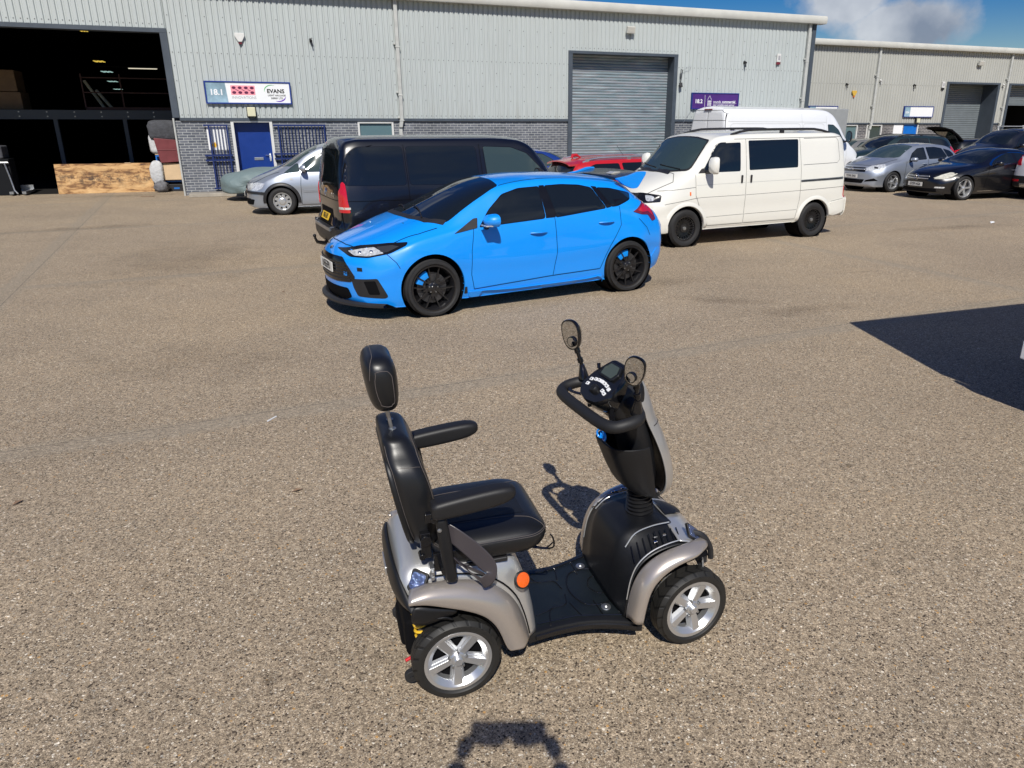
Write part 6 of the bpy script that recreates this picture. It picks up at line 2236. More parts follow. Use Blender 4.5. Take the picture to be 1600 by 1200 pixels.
# ------------------------------------------------------------------ tall white van
def build_tall_van(name, label):
    K = dict(
        zt=[(-.95, .85), (-.80, 1.05), (-.45, 1.22), (-.15, 1.36), (.0, 1.50), (.45, 2.05), (.80, 2.40), (1.10, 2.54), (1.5, 2.585), (3, 2.60), (5.85, 2.60), (6.11, 2.58), (6.21, 2.50)],
        zr=[(-.95, .80), (-.4, 1.12), (0, 1.30), (.25, 1.52), (.60, 1.95), (.95, 2.28), (1.3, 2.40), (2, 2.44), (6.05, 2.44), (6.21, 2.38)],
        wr=[(-.95, .62), (0, .84), (.6, .76), (1.1, .70), (2, .72), (6.05, .72), (6.21, .70)],
        zb=[(-.95, .75), (-.3, 1.08), (.3, 1.28), (1, 1.40), (6.21, 1.45)], wb=[(-.95, .75), (0, .94), (1, .93), (6.05, .93), (6.21, .90)],
        zm=[(-.95, .6), (0, .9), (6.21, .95)], wm=[(-.95, .82), (-.4, .96), (0, .99), (6.05, .99), (6.21, .96)],
        zs=[(-.95, .45), (6.21, .5)], ws=[(-.95, .82), (0, .97), (6.05, .97), (6.21, .94)], zl=[(-.95, .25), (.3, .32), (6.21, .42)])
    c = Car(name, label, 'van', 'pure_white', K, -.95, 6.21, lambda y, z: .24 * (y / .9) ** 3 + .2 * max(0, z - .8), lambda y, z: .02 * (y / .9) ** 4 + .04 * max(0, z - 1.3),
            [(0, .36, .40, .25), (4.3, .36, .40, .25)], (0, 0, 0), 0, R0=.12, R1=.06, step=.07)
    c.patch('windscreen', [(-.80, 1.40), (0, 1.36), (.80, 1.40), (.66, 2.18), (0, 2.30), (-.66, 2.18)], 'x', -1, .005, 'glass_green', rnd=.06, g=.07)
    side_glass(c, [[(.42, 1.42), (1.28, 1.46), (1.28, 2.02), (.98, 2.0), (.72, 1.84)]], mat='glass_green', grow=.02)
    for sd in (-1, 1):
        c.patch('headlight', [(-.84, .82), (-.55, .86), (-.45, 1.08), (-.70, 1.02)], 'y', sd, .006, 'lamp_glass', rnd=.03, g=.04)
        c.patch('side_strip', [(.45, .60), (3.2, .62), (3.2, .72), (.45, .70)], 'y', sd, .012, 'plastic', rnd=.01)
    for sg in (-1, 1):
        c.patch('tail_light', [(sg * .80, 1.0), (sg * .94, 1.0), (sg * .93, 1.45), (sg * .82, 1.45)], 'x', 1, .01, 'lamp_red', g=.05, rnd=.02)
        c.patch('door_pressing', [(sg * .06, 1.55), (sg * .76, 1.55), (sg * .70, 2.12), (sg * .06, 2.12)], 'x', 1, .004, 'pure_white', g=.07, rnd=.05)
        c.patch('door_pressing', [(sg * .06, 2.17), (sg * .69, 2.17), (sg * .62, 2.36), (sg * .06, 2.40)], 'x', 1, .004, 'pure_white', g=.07, rnd=.03)
        c.patch('door_pressing', [(sg * .06, .62), (sg * .76, .62), (sg * .76, 1.45), (sg * .06, 1.45)], 'x', 1, .004, 'pure_white', g=.07, rnd=.05)
    c.lines('rear_door_seams', [[(0, .50), (0, 2.45)], [(-.86, .5), (-.86, 1.5), (-.74, 2.36), (-.6, 2.46), (.6, 2.46), (.74, 2.36), (.86, 1.5), (.86, .5)], [(-.80, 2.145), (.80, 2.145)]], 'x', 1, w=.012, both=False)
    b = MB()
    b.cbox((6.18, 0, 2.49), (.05, .34, .035))
    b.build('brake_light', 'lamp_red_dark', c.root, bevel=.006)
    c.patch('rear_bumper', [(-.92, .40), (.92, .40), (.92, .56), (-.92, .56)], 'x', 1, .07, 'plastic', g=.06, rnd=.02, skirt=.07)
    c.plate(.72, 1, '', 'plate_yellow')
    c.lines('panel_seams', [[(1.36, .5), (1.36, 2.30)], [(2.62, .5), (2.62, 2.36)], [(1.50, 1.50), (5.95, 1.50)], [(1.36, 2.10), (6.05, 2.12)], [(1.55, 1.56), (1.50, 2.0), (1.6, 2.05), (2.5, 2.05), (2.56, 2.0), (2.56, 1.56)], [(2.72, 1.56), (2.72, 2.0), (2.8, 2.05), (5.85, 2.05), (5.95, 2.0), (5.95, 1.56)], [(.36, .5), (.34, 1.36)]], 'y', -1, w=.010, mat='pipe')
    c.lines('roof_channel', [[(1.3, -.60), (6.1, -.60)], [(1.3, .60), (6.1, .60)], [(1.3, -.25), (6.1, -.25)], [(1.3, .25), (6.1, .25)]], 'z', 1, w=.02, mat='pipe', both=False)
    mirror(c, .52, 1.18, 1.62, w=.22, h=.40, d=.14, mat='plastic')
    c.wheel(0, .35, .23, .86, .20, 'cap', 'steel'); c.wheel(4.3, .35, .23, .86, .20, 'cap', 'steel')
    return c


tv = build_tall_van('high_roof_van', 'tall clean white high roof van parked behind the cream camper van')
place_rear(tv, 5.62, 24.37, radians(31), .97, 6.18)
# ------------------------------------------------------------------ grey box truck
bt = thing('box_truck', 'plain grey box truck body mostly hidden behind the tall white van', 'truck', (12.0, 31.2, 0), radians(31))
b = MB()
b.box(-4.2, 0, 0, 2.1, .85, 2.62)
b.build('box_body', pbr('truck_box_grey', (.30, .31, .31), .5, var=.08), bt, bevel=.03)
for y in (.10, 1.055):
    b = MB()
    b.box(0.0, .025, y, y + .945, .93, 2.50)
    dd = b.build('rear_door', bpy.data.materials['truck_box_grey'], bt, smooth=False, bevel=.006)
    b = MB()
    xx = y + (.85 if y < 1 else .09)
    b.cyl((.045, xx, .95), (.045, xx, 2.48), .012, n=8)
    b.cbox((.05, xx, 1.35), (.03, .05, .16))
    b.build('door_bar', 'steel', dd)
for y in (.08, 1.82):
    b = MB()
    b.box(-.02, .02, y, y + .20, .64, .76)
    b.build('tail_light', 'lamp_red', bt, bevel=.01)
b = MB()
b.box(-5.9, -4.3, .12, 1.98, .55, 1.55)
b.prism([(-5.9, 1.55), (-4.3, 1.55), (-4.3, 2.25), (-4.5, 2.35), (-5.2, 2.3), (-5.75, 1.7)], 1.86, frame((0, 1.98, 0), (1, 0, 0), (0, 0, 1)))
cb_ = b.build('cab', 'pure_white', bt, bevel=.05)
b = MB()
b.prism([(-5.45, 1.58), (-4.6, 1.58), (-4.6, 2.15), (-5.15, 2.15)], 1.90, frame((0, 2.0, 0), (1, 0, 0), (0, 0, 1)))
b.build('window', 'glass', cb_, bevel=.01)
b = MB()
b.box(-5.8, -.1, .5, 1.6, .60, .85)
b.build('chassis', 'plastic', bt, smooth=False)
for x in (-5.0, -1.2):
    for y, sg in ((.22, -1), (1.88, 1)):
        make_wheel(bt, (x, y, .38), .38, .25, .21, 'cap', sg, 'steel', None, 0)

# a white box truck standing just outside the right picture edge: its shadow falls on the yard
bt2 = copy_tree(bt)
bt2['label'] = 'white box truck just beyond the right edge whose dark shadow crosses the yard'
bt2.location = (3.45, 5.15, 0)
bt2.rotation_euler = (0, 0, radians(200))
for ch in bt2.children:
    if ch.name.startswith('box_body'):
        ch.data = ch.data.copy()
        ch.data.materials[0] = M['pure_white']
b = MB()
b.box(-.10, .004, 0.03, 2.05, .42, .56)
b.build('rear_bumper', 'pure_white', bt2, bevel=.01)
# ------------------------------------------------------------------ car under a fitted cover
cv = thing('covered_car', 'low car under a grey green fitted cover with its nose beside the silver people carrier', 'car', (0, 0, 0), 0)
K = dict(HATCH)
K2 = {k: [(x if x < .1 else x + .75, z * (.83 if k[0] == 'z' else 1.0)) for x, z in v] for k, v in HATCH.items()}
K2['zl'] = [(-.9, .22), (4.2, .26)]
cc = Car('covered_car', 'tmp', 'car', 'grey_paint', K2, -.88, 4.10, lambda y, z: .34 * (y / .8) ** 2.2 + .12 * max(0, z - .6), HT, [], (0, 0, 0), 0)
bpy.data.objects.remove(cv)
cc.root['label'] = 'low car under a grey green fitted cover with its nose beside the silver people carrier'
m_, t_, b_ = newmat('grey_green_cover')
tc_ = t_.new('ShaderNodeTexCoord')
b_.inputs['Base Color'].default_value = (.14, .19, .195, 1)
b_.inputs['Roughness'].default_value = .62
wv_ = t_.new('ShaderNodeTexNoise', {'Vector': tc_.outputs['Object'], 'Scale': 2.3, 'Detail': 3.0, 'Distortion': 1.5})
bp_ = t_.new('ShaderNodeBump', {'Strength': .8, 'Distance': .05, 'Height': wv_.outputs[0]})
t_.l.new(bp_.outputs[0], b_.inputs['Normal'])
M['cover'] = m_
cc.body.data.materials[0] = m_
cc.body.name = 'car_cover'
for v in cc.body.data.vertices:
    x, y, z = v.co
    if z < 1.2:
        w_ = .018 * sin(x * 9 + z * 14) * (1 if abs(y) > .5 else .4)
        v.co.y += w_ * (1 if y > 0 else -1)
        v.co.z += .012 * sin(x * 7 + y * 5)
cc.wheel(0, .30, .19, .74, .20, 'cap', 'alloy')
cc.wheel(3.2, .30, .19, .74, .20, 'cap', 'alloy')
place(cc, -8.15, 20.55, .36, halfw=.86)
# ------------------------------------------------------------------ the mobility scooter
M['leather'] = pbr('black_leatherette', (0.008, 0.0085, 0.010), 0.37, spec=0.5, bump=0.25, bscale=420, bdist=0.0006)
M['leather_perf'] = pbr('perforated_leatherette', (0.008, 0.009, 0.012), 0.50, spec=0.35, bump=0.8, bscale=600, bdist=0.001)
M['foam'] = pbr('armrest_foam', (0.009, 0.009, 0.010), 0.52, bump=0.5, bscale=500, bdist=0.0008)
M['grip'] = pbr('foam_grip', (0.010, 0.010, 0.011), 0.58, bump=0.5, bscale=500, bdist=0.0008)
M['tub'] = pbr('textured_black_plastic', (0.006, 0.0065, 0.008), 0.45, bump=0.35, bscale=350, bdist=0.0006, var=0.15, vscale=6)
M['mat'] = pbr('floor_rubber', (0.007, 0.010, 0.012), 0.42, var=0.3, vscale=7, bump=0.3, bscale=300)
M['thread'] = pbr('pale_thread', (0.115, 0.098, 0.092), 0.8)
M['belt'] = pbr('webbing', (0.048, 0.042, 0.047), 0.33, spec=0.6, bump=0.6, bscale=260, bdist=0.0008)
M['bellows'] = pbr('bellows_rubber', (0.010, 0.010, 0.011), 0.30)
M['spring'] = pbr('yellow_spring', (0.75, 0.47, 0.03), 0.35, coat=.5)
M['screen'] = pbr('display_screen', (0.06, 0.075, 0.062), 0.08, spec=.7)
M['red_plastic'] = pbr('red_plastic', (0.55, 0.02, 0.03), 0.4)
M['mirror_face'] = pbr('mirror_face', (0.55, 0.56, 0.57), 0.015, metal=1.0)


def champagne(name, c1, c2):
    m, t, b = newmat(name)
    tc = t.new('ShaderNodeTexCoord')
    n = t.new('ShaderNodeTexNoise', {'Vector': tc.outputs['Object'], 'Scale': 900.0, 'Detail': 1.0})
    t.l.new(t.mix(n.outputs[0], c1, c2), b.inputs['Base Color'])
    b.inputs['Metallic'].default_value = 0.62
    b.inputs['Roughness'].default_value = 0.33
    b.inputs['Coat Weight'].default_value = 0.8
    b.inputs['Coat Roughness'].default_value = 0.14
    bp = t.new('ShaderNodeBump', {'Strength': 0.12, 'Distance': 0.0006, 'Height': n.outputs[0]})
    t.l.new(bp.outputs[0], b.inputs['Normal'])
    return m


M['champagne'] = champagne('champagne_metallic', (0.36, 0.32, 0.285), (0.56, 0.51, 0.465))
M['silver_plastic'] = champagne('silver_metallic', (0.46, 0.46, 0.455), (0.64, 0.64, 0.63))

SC = thing('mobility_scooter', 'large champagne and black mobility scooter with padded seat headrest and two mirrors in the foreground', 'mobility scooter', (-.440, 2.508, 0), radians(18.2))


def rrect(cx, cy, hx, hy, r, n=6):
    r = min(r, hx * .98, hy * .98)
    out = []
    for (sx, sy, a0) in ((1, 1, 0), (-1, 1, pi / 2), (-1, -1, pi), (1, -1, 3 * pi / 2)):
        for k in range(n):
            a = a0 + (pi / 2) * k / (n - 1)
            out.append((cx + sx * (hx - r) + r * cos(a), cy + sy * (hy - r) + r * sin(a)))
    return out


def loft(name, secs, mat, parent, axis='z', n=6, sub=1, close=True, ang=60):
    """secs: (h, cx, cy, hx, hy, r) sections stacked along the axis"""
    b = MB()
    rows = []
    for h, cx, cy, hx, hy, r in secs:
        q = rrect(cx, cy, hx, hy, r, n)
        if axis == 'z':
            rows.append([(x, y, h) for x, y in q])
        elif axis == 'x':
            rows.append([(h, x, y) for x, y in q])
        else:
            rows.append([(x, h, y) for x, y in q])
    b.grid(rows, closed_u=True)
    m = len(rows[0])
    b.add(rows[0], [tuple(range(m))])
    b.add(rows[-1], [tuple(range(m))])
    bm_name = name
    o = b.build(name, mat, parent, ang=ang)
    bm = bmesh.new()
    bm.from_mesh(o.data)
    bmesh.ops.remove_doubles(bm, verts=bm.verts, dist=1e-6)
    bmesh.ops.recalc_face_normals(bm, faces=bm.faces)
    bm.to_mesh(o.data)
    bm.free()
    o.data.polygons.foreach_set('use_smooth', [True] * len(o.data.polygons))
    o.data.set_sharp_from_angle(angle=radians(ang))
    if sub:
        md = o.modifiers.new('sub', 'SUBSURF')
        md.levels = md.render_levels = sub
    return o


def snap(o, pts, off=.0006):
    """lay points on the finished surface of an object"""
    bpy.context.view_layer.update()
    dg = bpy.context.evaluated_depsgraph_get()
    ev = o.evaluated_get(dg)
    me = ev.to_mesh()
    bm_ = bmesh.new()
    bm_.from_mesh(me)
    tree = BVHTree.FromBMesh(bm_)
    bm_.free()
    ev.to_mesh_clear()
    out = []
    for p in pts:
        q, n, i, d = tree.find_nearest(Vector(p))
        out.append(q + n * off)
    return out


def smooth_path(P, n=6, closed=False):
    P = [Vector(p) for p in P]
    out = []
    N = len(P)
    for i in range(N if closed else N - 1):
        p1, p2 = P[i], P[(i + 1) % N]
        p0 = P[i - 1] if (i or closed) else p1 * 2 - p2
        p3 = P[(i + 2) % N] if (i + 2 < N or closed) else p2 * 2 - p1
        for k in range(n):
            t = k / n
            out.append(0.5 * (2 * p1 + (p2 - p0) * t + (2 * p0 - 5 * p1 + 4 * p2 - p3) * t * t + (3 * p1 - p0 - 3 * p2 + p3) * t ** 3))
    if not closed:
        out.append(P[-1])
    return out


def sheet(name, rows, mat, parent, sub=2, solid=0.006, mirror_y=False, crease=None, ang=60):
    """rows of points -> smooth shell; mirror_y makes the other side in the same part"""
    b = MB()
    b.grid(rows)
    if mirror_y:
        b.grid([[(x, -y, z) for x, y, z in r][::-1] for r in rows])
    o = b.build(name, mat, parent, recalc=True, subsurf=0, ang=180)
    o.data.set_sharp_from_angle(angle=pi)
    if sub:
        md = o.modifiers.new('sub', 'SUBSURF')
        md.levels = md.render_levels = sub
    if solid:
        md = o.modifiers.new('solid', 'SOLIDIFY')
        md.thickness = solid
        md.offset = -1
    return o


def scooter_tyre():
    m, t, b_ = newmat('scooter_tyre')
    tc = t.new('ShaderNodeTexCoord')
    sp = t.new('ShaderNodeSeparateXYZ', {0: tc.outputs['Object']})
    ang = t.math('ARCTAN2', sp.outputs[2], sp.outputs[0])
    ay = t.math('ABSOLUTE', sp.outputs[1])
    w = t.math('SINE', t.math('ADD', t.math('MULTIPLY', ang, 20.0), t.math('MULTIPLY', ay, 95.0)))
    g = t.math('SMOOTH_MIN', t.math('MULTIPLY', t.math('ADD', w, 0.93), 4.0), 1.0, 0.5)
    g = t.math('MAXIMUM', g, 0.0)
    r = t.math('SQRT', t.math('ADD', t.math('MULTIPLY', sp.outputs[0], sp.outputs[0]), t.math('MULTIPLY', sp.outputs[2], sp.outputs[2])))
    side = t.math('LESS_THAN', r, 0.153)
    g = t.math('MAXIMUM', g, side)
    n = t.new('ShaderNodeTexNoise', {'Vector': tc.outputs['Object'], 'Scale': 14.0, 'Detail': 5.0})
    c = t.mix(n.outputs[0], (0.006, 0.006, 0.006), (0.020, 0.019, 0.017))
    t.l.new(t.mix(t.math('SUBTRACT', 1.0, g), c, (0.002, 0.002, 0.002)), b_.inputs['Base Color'])
    b_.inputs['Roughness'].default_value = 0.55
    bp = t.new('ShaderNodeBump', {'Strength': 0.8, 'Distance': 0.0012, 'Height': g})
    t.l.new(bp.outputs[0], b_.inputs['Normal'])
    return m


M['tyre_scooter'] = scooter_tyre()
# wheels
for x, yw in ((0, 0.0), (.976, 0.10)):
    for sg in (-1, 1):
        w = make_wheel(SC, (x, sg * .272, .168), .168, .096, .125, 'scoot', sg, 'alloy', None, yw, n=56)
        w.rotation_euler[1] = (1.35 if x else .35)

# tyre sidewall and tread cuts come with the wheel; chassis and axles
b = MB()
b.cyl((0, -.24, .168), (0, .24, .168), .022, n=12)
b.box(-.10, .20, -.17, .17, .13, .30)
b.box(-.03, .30, -.22, -.17, .12, .17)
b.box(-.03, .30, .17, .22, .12, .17)
b.build('rear_axle', 'plastic', SC, bevel=.008)
b = MB()
b.cyl((.976, -.21, .168), (.976, .21, .168), .020, n=12)
b.box(.76, 1.06, -.12, .12, .12, .24)
b.box(.93, 1.02, -.21, -.10, .20, .235)
b.box(.93, 1.02, .10, .21, .20, .235)
b.build('front_axle', 'plastic', SC, bevel=.008)


def spring(x, y, z0, z1, r=.024, lean=0.0):
    b = MB()
    pts = [(x + r * cos(a) + lean * (a / (2 * pi * 5)), y + r * sin(a), z0 + (z1 - z0) * a / (2 * pi * 5)) for a in [2 * pi * 5 * k / 80 for k in range(81)]]
    b.tube(pts, .0055, n=6)
    o = b.build('suspension_spring', 'spring', SC)
    b = MB()
    b.cyl((x, y, z0 - .04), (x + lean, y, z1 + .02), .012, n=8)
    b.build('damper', 'steel', o)


for sg in (-1, 1):
    spring(-.115, sg * .225, .24, .36, lean=-.01)
    spring(.905, sg * .20, .25, .36)
    b = MB()
    b.cbox((.80, sg * .225, .27), (.10, .02, .03))
    b.cyl((.79, sg * .25, .30), (.85, sg * .22, .24), .012, n=8)
    b.build('suspension_arm', 'plastic', SC)

# rear fenders: outer lip, face, top
LO = [(-.168, .462), (-.110, .455), (-.045, .428), (.02, .402), (.070, .377), (.115, .345), (.150, .295), (.170, .235), (.182, .195), (.195, .180)]
MI = [(-.168, .480), (-.105, .490), (-.035, .475), (.035, .458), (.090, .435), (.150, .397), (.195, .340), (.225, .270), (.243, .205), (.255, .172)]
IN = [(-.155, .488), (-.090, .505), (-.020, .503), (.055, .490), (.125, .465), (.190, .420), (.240, .355), (.268, .280), (.285, .210), (.292, .170)]
rows = [[(x, -.322, z - .004) for x, z in LO], [(x, -.333, z) for x, z in LO], [(x * .5 + u * .5, -.333, z * .5 + w * .5 + .003) for (x, z), (u, w) in zip(LO, MI)], [(x, -.327, z) for x, z in MI],
        [(x * .5 + u * .5, -.298, z * .5 + w * .5 + .010) for (x, z), (u, w) in zip(MI, IN)], [(x, -.262, z) for x, z in IN], [(x, -.250, z - .022) for x, z in IN]]
for sg in (-1, 1):
    rr = [[(x, y * -sg, z) for x, y, z in r] for r in rows]
    sheet('rear_fender', rr if sg < 0 else rr, 'champagne', SC, sub=2, solid=.006)
# lip liner (dark inner arch)
for sg in (-1, 1):
    rr = [[(x - .004, sg * .312, z - .008) for x, z in LO], [(x, sg * .17, z - .012) for x, z in LO]]
    sheet('inner_arch', rr, 'void', SC, sub=1, solid=.004)

# rear body between the fenders
N_ = [(x, z - .012) for x, z in IN]
T_ = [(-.196, .470), (-.186, .515), (-.160, .545), (-.105, .556), (-.030, .552), (.050, .545), (.130, .538), (.205, .528), (.262, .500), (.305, .375), (.328, .250), (.338, .150)]
S_ = [(x * .45 + u * .55, z * .45 + w * .55) for (x, z), (u, w) in zip(N_, T_)]
N_ = [(-.178, .430), (-.166, .462)] + N_
S_ = [(x * .45 + u * .55, z * .45 + w * .55) for (x, z), (u, w) in zip(N_, T_)]
rows = [[(x, -.250, z - .02) for x, z in N_], [(x, -.246, z) for x, z in N_], [(x, -.228, z) for x, z in S_], [(x, -.202, z - .010) for x, z in T_], [(x, -.175, z) for x, z in T_], [(x, -.09, z + .006) for x, z in T_],
        [(x, 0, z + .008) for x, z in T_], [(x, .09, z + .006) for x, z in T_], [(x, .175, z) for x, z in T_], [(x, .202, z - .010) for x, z in T_], [(x, .228, z) for x, z in S_], [(x, .246, z) for x, z in N_], [(x, .250, z - .02) for x, z in N_]]
rb = sheet('rear_body', rows, 'silver_plastic', SC, sub=2, solid=.006)
b = MB()
pts = smooth_path([(x + .002, -.2505, z + .006) for x, z in IN[1:]], 3)
for sg in (-1, 1):
    b = MB()
    b.tube([(p.x, -sg * p.y, p.z) for p in pts], .003, n=6)
    b.build('fender_joint', 'void', rb)
# black rear cowl wrapping the tail
prof = [(-.196, .530), (-.204, .535), (-.212, .520), (-.218, .490), (-.218, .430), (-.209, .370), (-.190, .325), (-.160, .305)]
rows = []
for y in (-.322, -.318, -.30, -.26, -.20, -.12, 0, .12, .20, .26, .30, .318, .322):
    k = (abs(y) / .322) ** 3.2
    lo = max(0, (abs(y) - .17) / .15)
    row = []
    for i, (x, z) in enumerate(prof):
        zz = z - lo * max(0, z - .415) * .92 if i < 5 else z + lo * (.018 if i > 5 else 0) * 3
        row.append((x + .060 * k + (.09 * k if i > 4 else 0), y, zz))
    rows.append(row)
rc = sheet('rear_cowl', rows, 'tub', SC, sub=2, solid=.006)
rows = []
for sg in (-1, 1):
    rr = [[(x_, sg * y_, z_) for x_, y_, z_ in q] for q in (
        [(-.155, .322, .455), (-.10, .326, .435), (-.045, .324, .415), (.02, .318, .392)],
        [(-.165, .325, .40), (-.12, .328, .372), (-.075, .322, .366), (-.02, .312, .372)],
        [(-.155, .300, .355), (-.12, .300, .345), (-.085, .296, .345), (-.04, .29, .355)])]
    sheet('cowl_wing', rr, 'tub', rc, sub=2, solid=.005)
# rear lamps on the shoulders
for sg in (-1, 1):
    nrm = Vector((-.45, sg * .72, .55)).normalized()
    up = Vector((.15, 0, 1))
    xa = up.cross(nrm).normalized() * (1)
    ya = nrm.cross(xa)
    m = frame((-.118, sg * .236, .492), xa, ya)
    b = MB()
    b.prism(round_poly([(-.036, -.030), (-.010, -.048), (.036, -.030), (.036, .036), (-.030, .042)], .012), .016, m)
    la = b.build('rear_light_bezel', 'ink', SC, bevel=.004)
    b = MB()
    b.prism(round_poly([(-.028, -.022), (-.006, -.038), (.029, -.023), (.029, .028), (-.023, .033)], .010), .019, m)
    M['lamp_facets'] = M.get('lamp_facets') or pbr('faceted_lamp', (0.20, 0.25, 0.42), 0.08, metal=.85, coat=1, bump=1.0, bscale=70, bdist=.01)
    b.build('rear_light', 'lamp_facets', la, bevel=.003)
# amber reflectors
for sg in (-1, 1):
    nrm = Vector((.35, sg * .86, .38)).normalized()
    xa = Vector((1, 0, 0))
    xa = (xa - nrm * xa.dot(nrm)).normalized()
    ya = nrm.cross(xa)
    m = frame((.262, sg * .255, .430), xa, ya)
    b = MB()
    b.lathe([(0, .0), (.033, .0), (.034, .010), (.029, .012)], 28, m)
    rf = b.build('side_reflector', 'ink', SC)
    b = MB()
    b.lathe([(0, .017), (.012, .0168), (.028, .013), (.0285, .008)], 28, m)
    b.cbox(m @ Vector((0, 0, .013)), (.002, .002, .002))
    b.build('lens', pbr('reflector_amber', (.80, .115, .004), .16, coat=1, bump=1.0, bscale=260, bdist=.002) if 'reflector_amber' not in bpy.data.materials else bpy.data.materials['reflector_amber'], rf)

# floor
def edge(x):
    t = min(1, max(0, (x - .50) / .25))
    return .205 + .012 * max(0, (.42 - x) / .12) + .082 * t ** 1.7
xs_ = [.30, .33, .37, .42, .47, .52, .57, .62, .67, .71, .74, .76]
b = MB()
rows = []
for x in xs_:
    e = edge(x)
    rows.append([(x, -e, .098), (x, -e - .004, .128), (x, -e, .140), (x, -e + .012, .143), (x, -.10, .138), (x, 0, .137), (x, .10, .138), (x, e - .012, .143), (x, e, .140), (x, e + .004, .128), (x, e, .098)])
b.grid(rows)
b.add([(x, y, .098) for x in (.30, .76) for y in (-.2, .2)], [(0, 1, 3, 2)])
fl = b.build('footplate', 'tub', SC, ang=50)
b = MB()
rows = []
for x in xs_[1:-1]:
    e = edge(x) - .022
    rows.append([(x, -e + 2 * e * k / 8, .1455 if 0 < k < 8 else .142) for k in range(9)])
b.grid(rows)
b.build('floor_mat', 'mat', fl, ang=50)
b = MB()
def groove(pts, r=.0022):
    b.tube([(x, y, .1466) for x, y in pts], r * 1.3, n=6)
for sg in (-1, 1):
    groove([(p.x, p.y) for p in smooth_path([(.40, sg * .19, 0), (.43, sg * .10, 0), (.50, sg * .085, 0), (.52, sg * .02, 0)], 6)])
    groove([(.52, sg * .085), (.54, sg * (edge(.54) - .03))])
    groove([(.62, sg * .10), (.625, sg * (edge(.62) - .03))])
    groove([(.69, sg * .12), (.70, sg * (edge(.70) - .03))])
    groove([(.36, sg * .12), (.43, sg * .10)])
    groove([(.35, sg * (edge(.35) - .04)), (.52, sg * (edge(.52) - .035)), (.71, sg * (edge(.71) - .04))])
groove([(p.x, p.y) for p in smooth_path([(.73, -.10, 0), (.66, -.13, 0), (.58, -.11, 0), (.545, 0, 0), (.58, .11, 0), (.66, .13, 0), (.73, .10, 0)], 6)], .0026)
groove([(p.x, p.y) for p in smooth_path([(.72, -.045, 0), (.665, -.06, 0), (.635, 0, 0), (.665, .06, 0), (.72, .045, 0)], 6)], .0022)
b.build('mat_ridges', 'gloss_black', fl)
b = MB()
for sg in (-1, 1):
    b.lathe([(0, .010), (.006, .009), (.010, .004), (.020, .003), (.022, -.002)], 14, Matrix.Translation((.655, sg * .155, .146)))
b.build('floor_screws', 'steel', fl)
for sg in (-1, 1):
    b = MB()
    pts = [(x, sg * (edge(x) + .004), .118) for x in xs_[1:-1]]
    b.tube(pts, .012, n=8, flat=(.6, 1))
    b.build('side_sill', 'gloss_black', fl)

# front fenders
LO = [(.748, .165), (.757, .230), (.772, .300), (.797, .345), (.848, .387), (.905, .412), (.965, .424), (1.005, .430), (1.040, .425)]
MI = [(.712, .165), (.722, .240), (.737, .312), (.766, .366), (.820, .409), (.882, .434), (.950, .447), (1.005, .448), (1.050, .438)]
IN = [(.700, .165), (.708, .250), (.725, .330), (.757, .388), (.817, .432), (.885, .454), (.955, .464), (1.01, .460), (1.058, .446)]
rows = [[(x, -.318, z - .003) for x, z in LO], [(x, -.330, z) for x, z in LO], [(x * .5 + u * .5, -.331, z * .5 + w * .5 + .002) for (x, z), (u, w) in zip(LO, MI)], [(x, -.322, z) for x, z in MI],
        [(x * .5 + u * .5, -.297, z * .5 + w * .5 + .006) for (x, z), (u, w) in zip(MI, IN)], [(x, -.262, z) for x, z in IN], [(x, -.252, z - .02) for x, z in IN]]
for sg in (-1, 1):
    rr = [[(x, -sg * y, z) for x, y, z in r] for r in rows]
    # nose end of the fender tapers in
    for r in rr:
        for i, f in ((-1, .055), (-2, .022)):
            x, y, z = r[i]
            r[i] = (x, y - (f if y > 0 else -f), z)
    sheet('front_fender', rr, 'champagne', SC, sub=2, solid=.006)
    rr = [[(x + .006, sg * .312, z - .010) for x, z in LO], [(x, sg * .13, z - .012) for x, z in LO]]
    sheet('inner_arch', rr, 'void', SC, sub=1, solid=.004)

# central hump (black) and nose
HP = [(.700, .140), (.705, .260), (.712, .360), (.728, .430), (.770, .462), (.84, .472), (.91, .474), (.965, .466), (1.01, .448)]
CK = [(.698, .140), (.706, .245), (.722, .325), (.752, .386), (.805, .424), (.86, .442), (.925, .452), (.975, .446), (1.015, .430)]
rows = []
for y, f in ((-.250, 0), (-.215, .10), (-.170, .45), (-.130, .90), (-.110, 1.0), (-.05, 1.02), (0, 1.025), (.05, 1.02), (.110, 1.0), (.130, .90), (.170, .45), (.215, .10), (.250, 0)):
    rows.append([(x * (1 - f) + u * f - .018 * f, y, z * (1 - f) + w * f + .012 * f) for (x, z), (u, w) in zip(CK, HP)])
hump = sheet('front_housing', rows, 'tub', SC, sub=2, solid=.006)
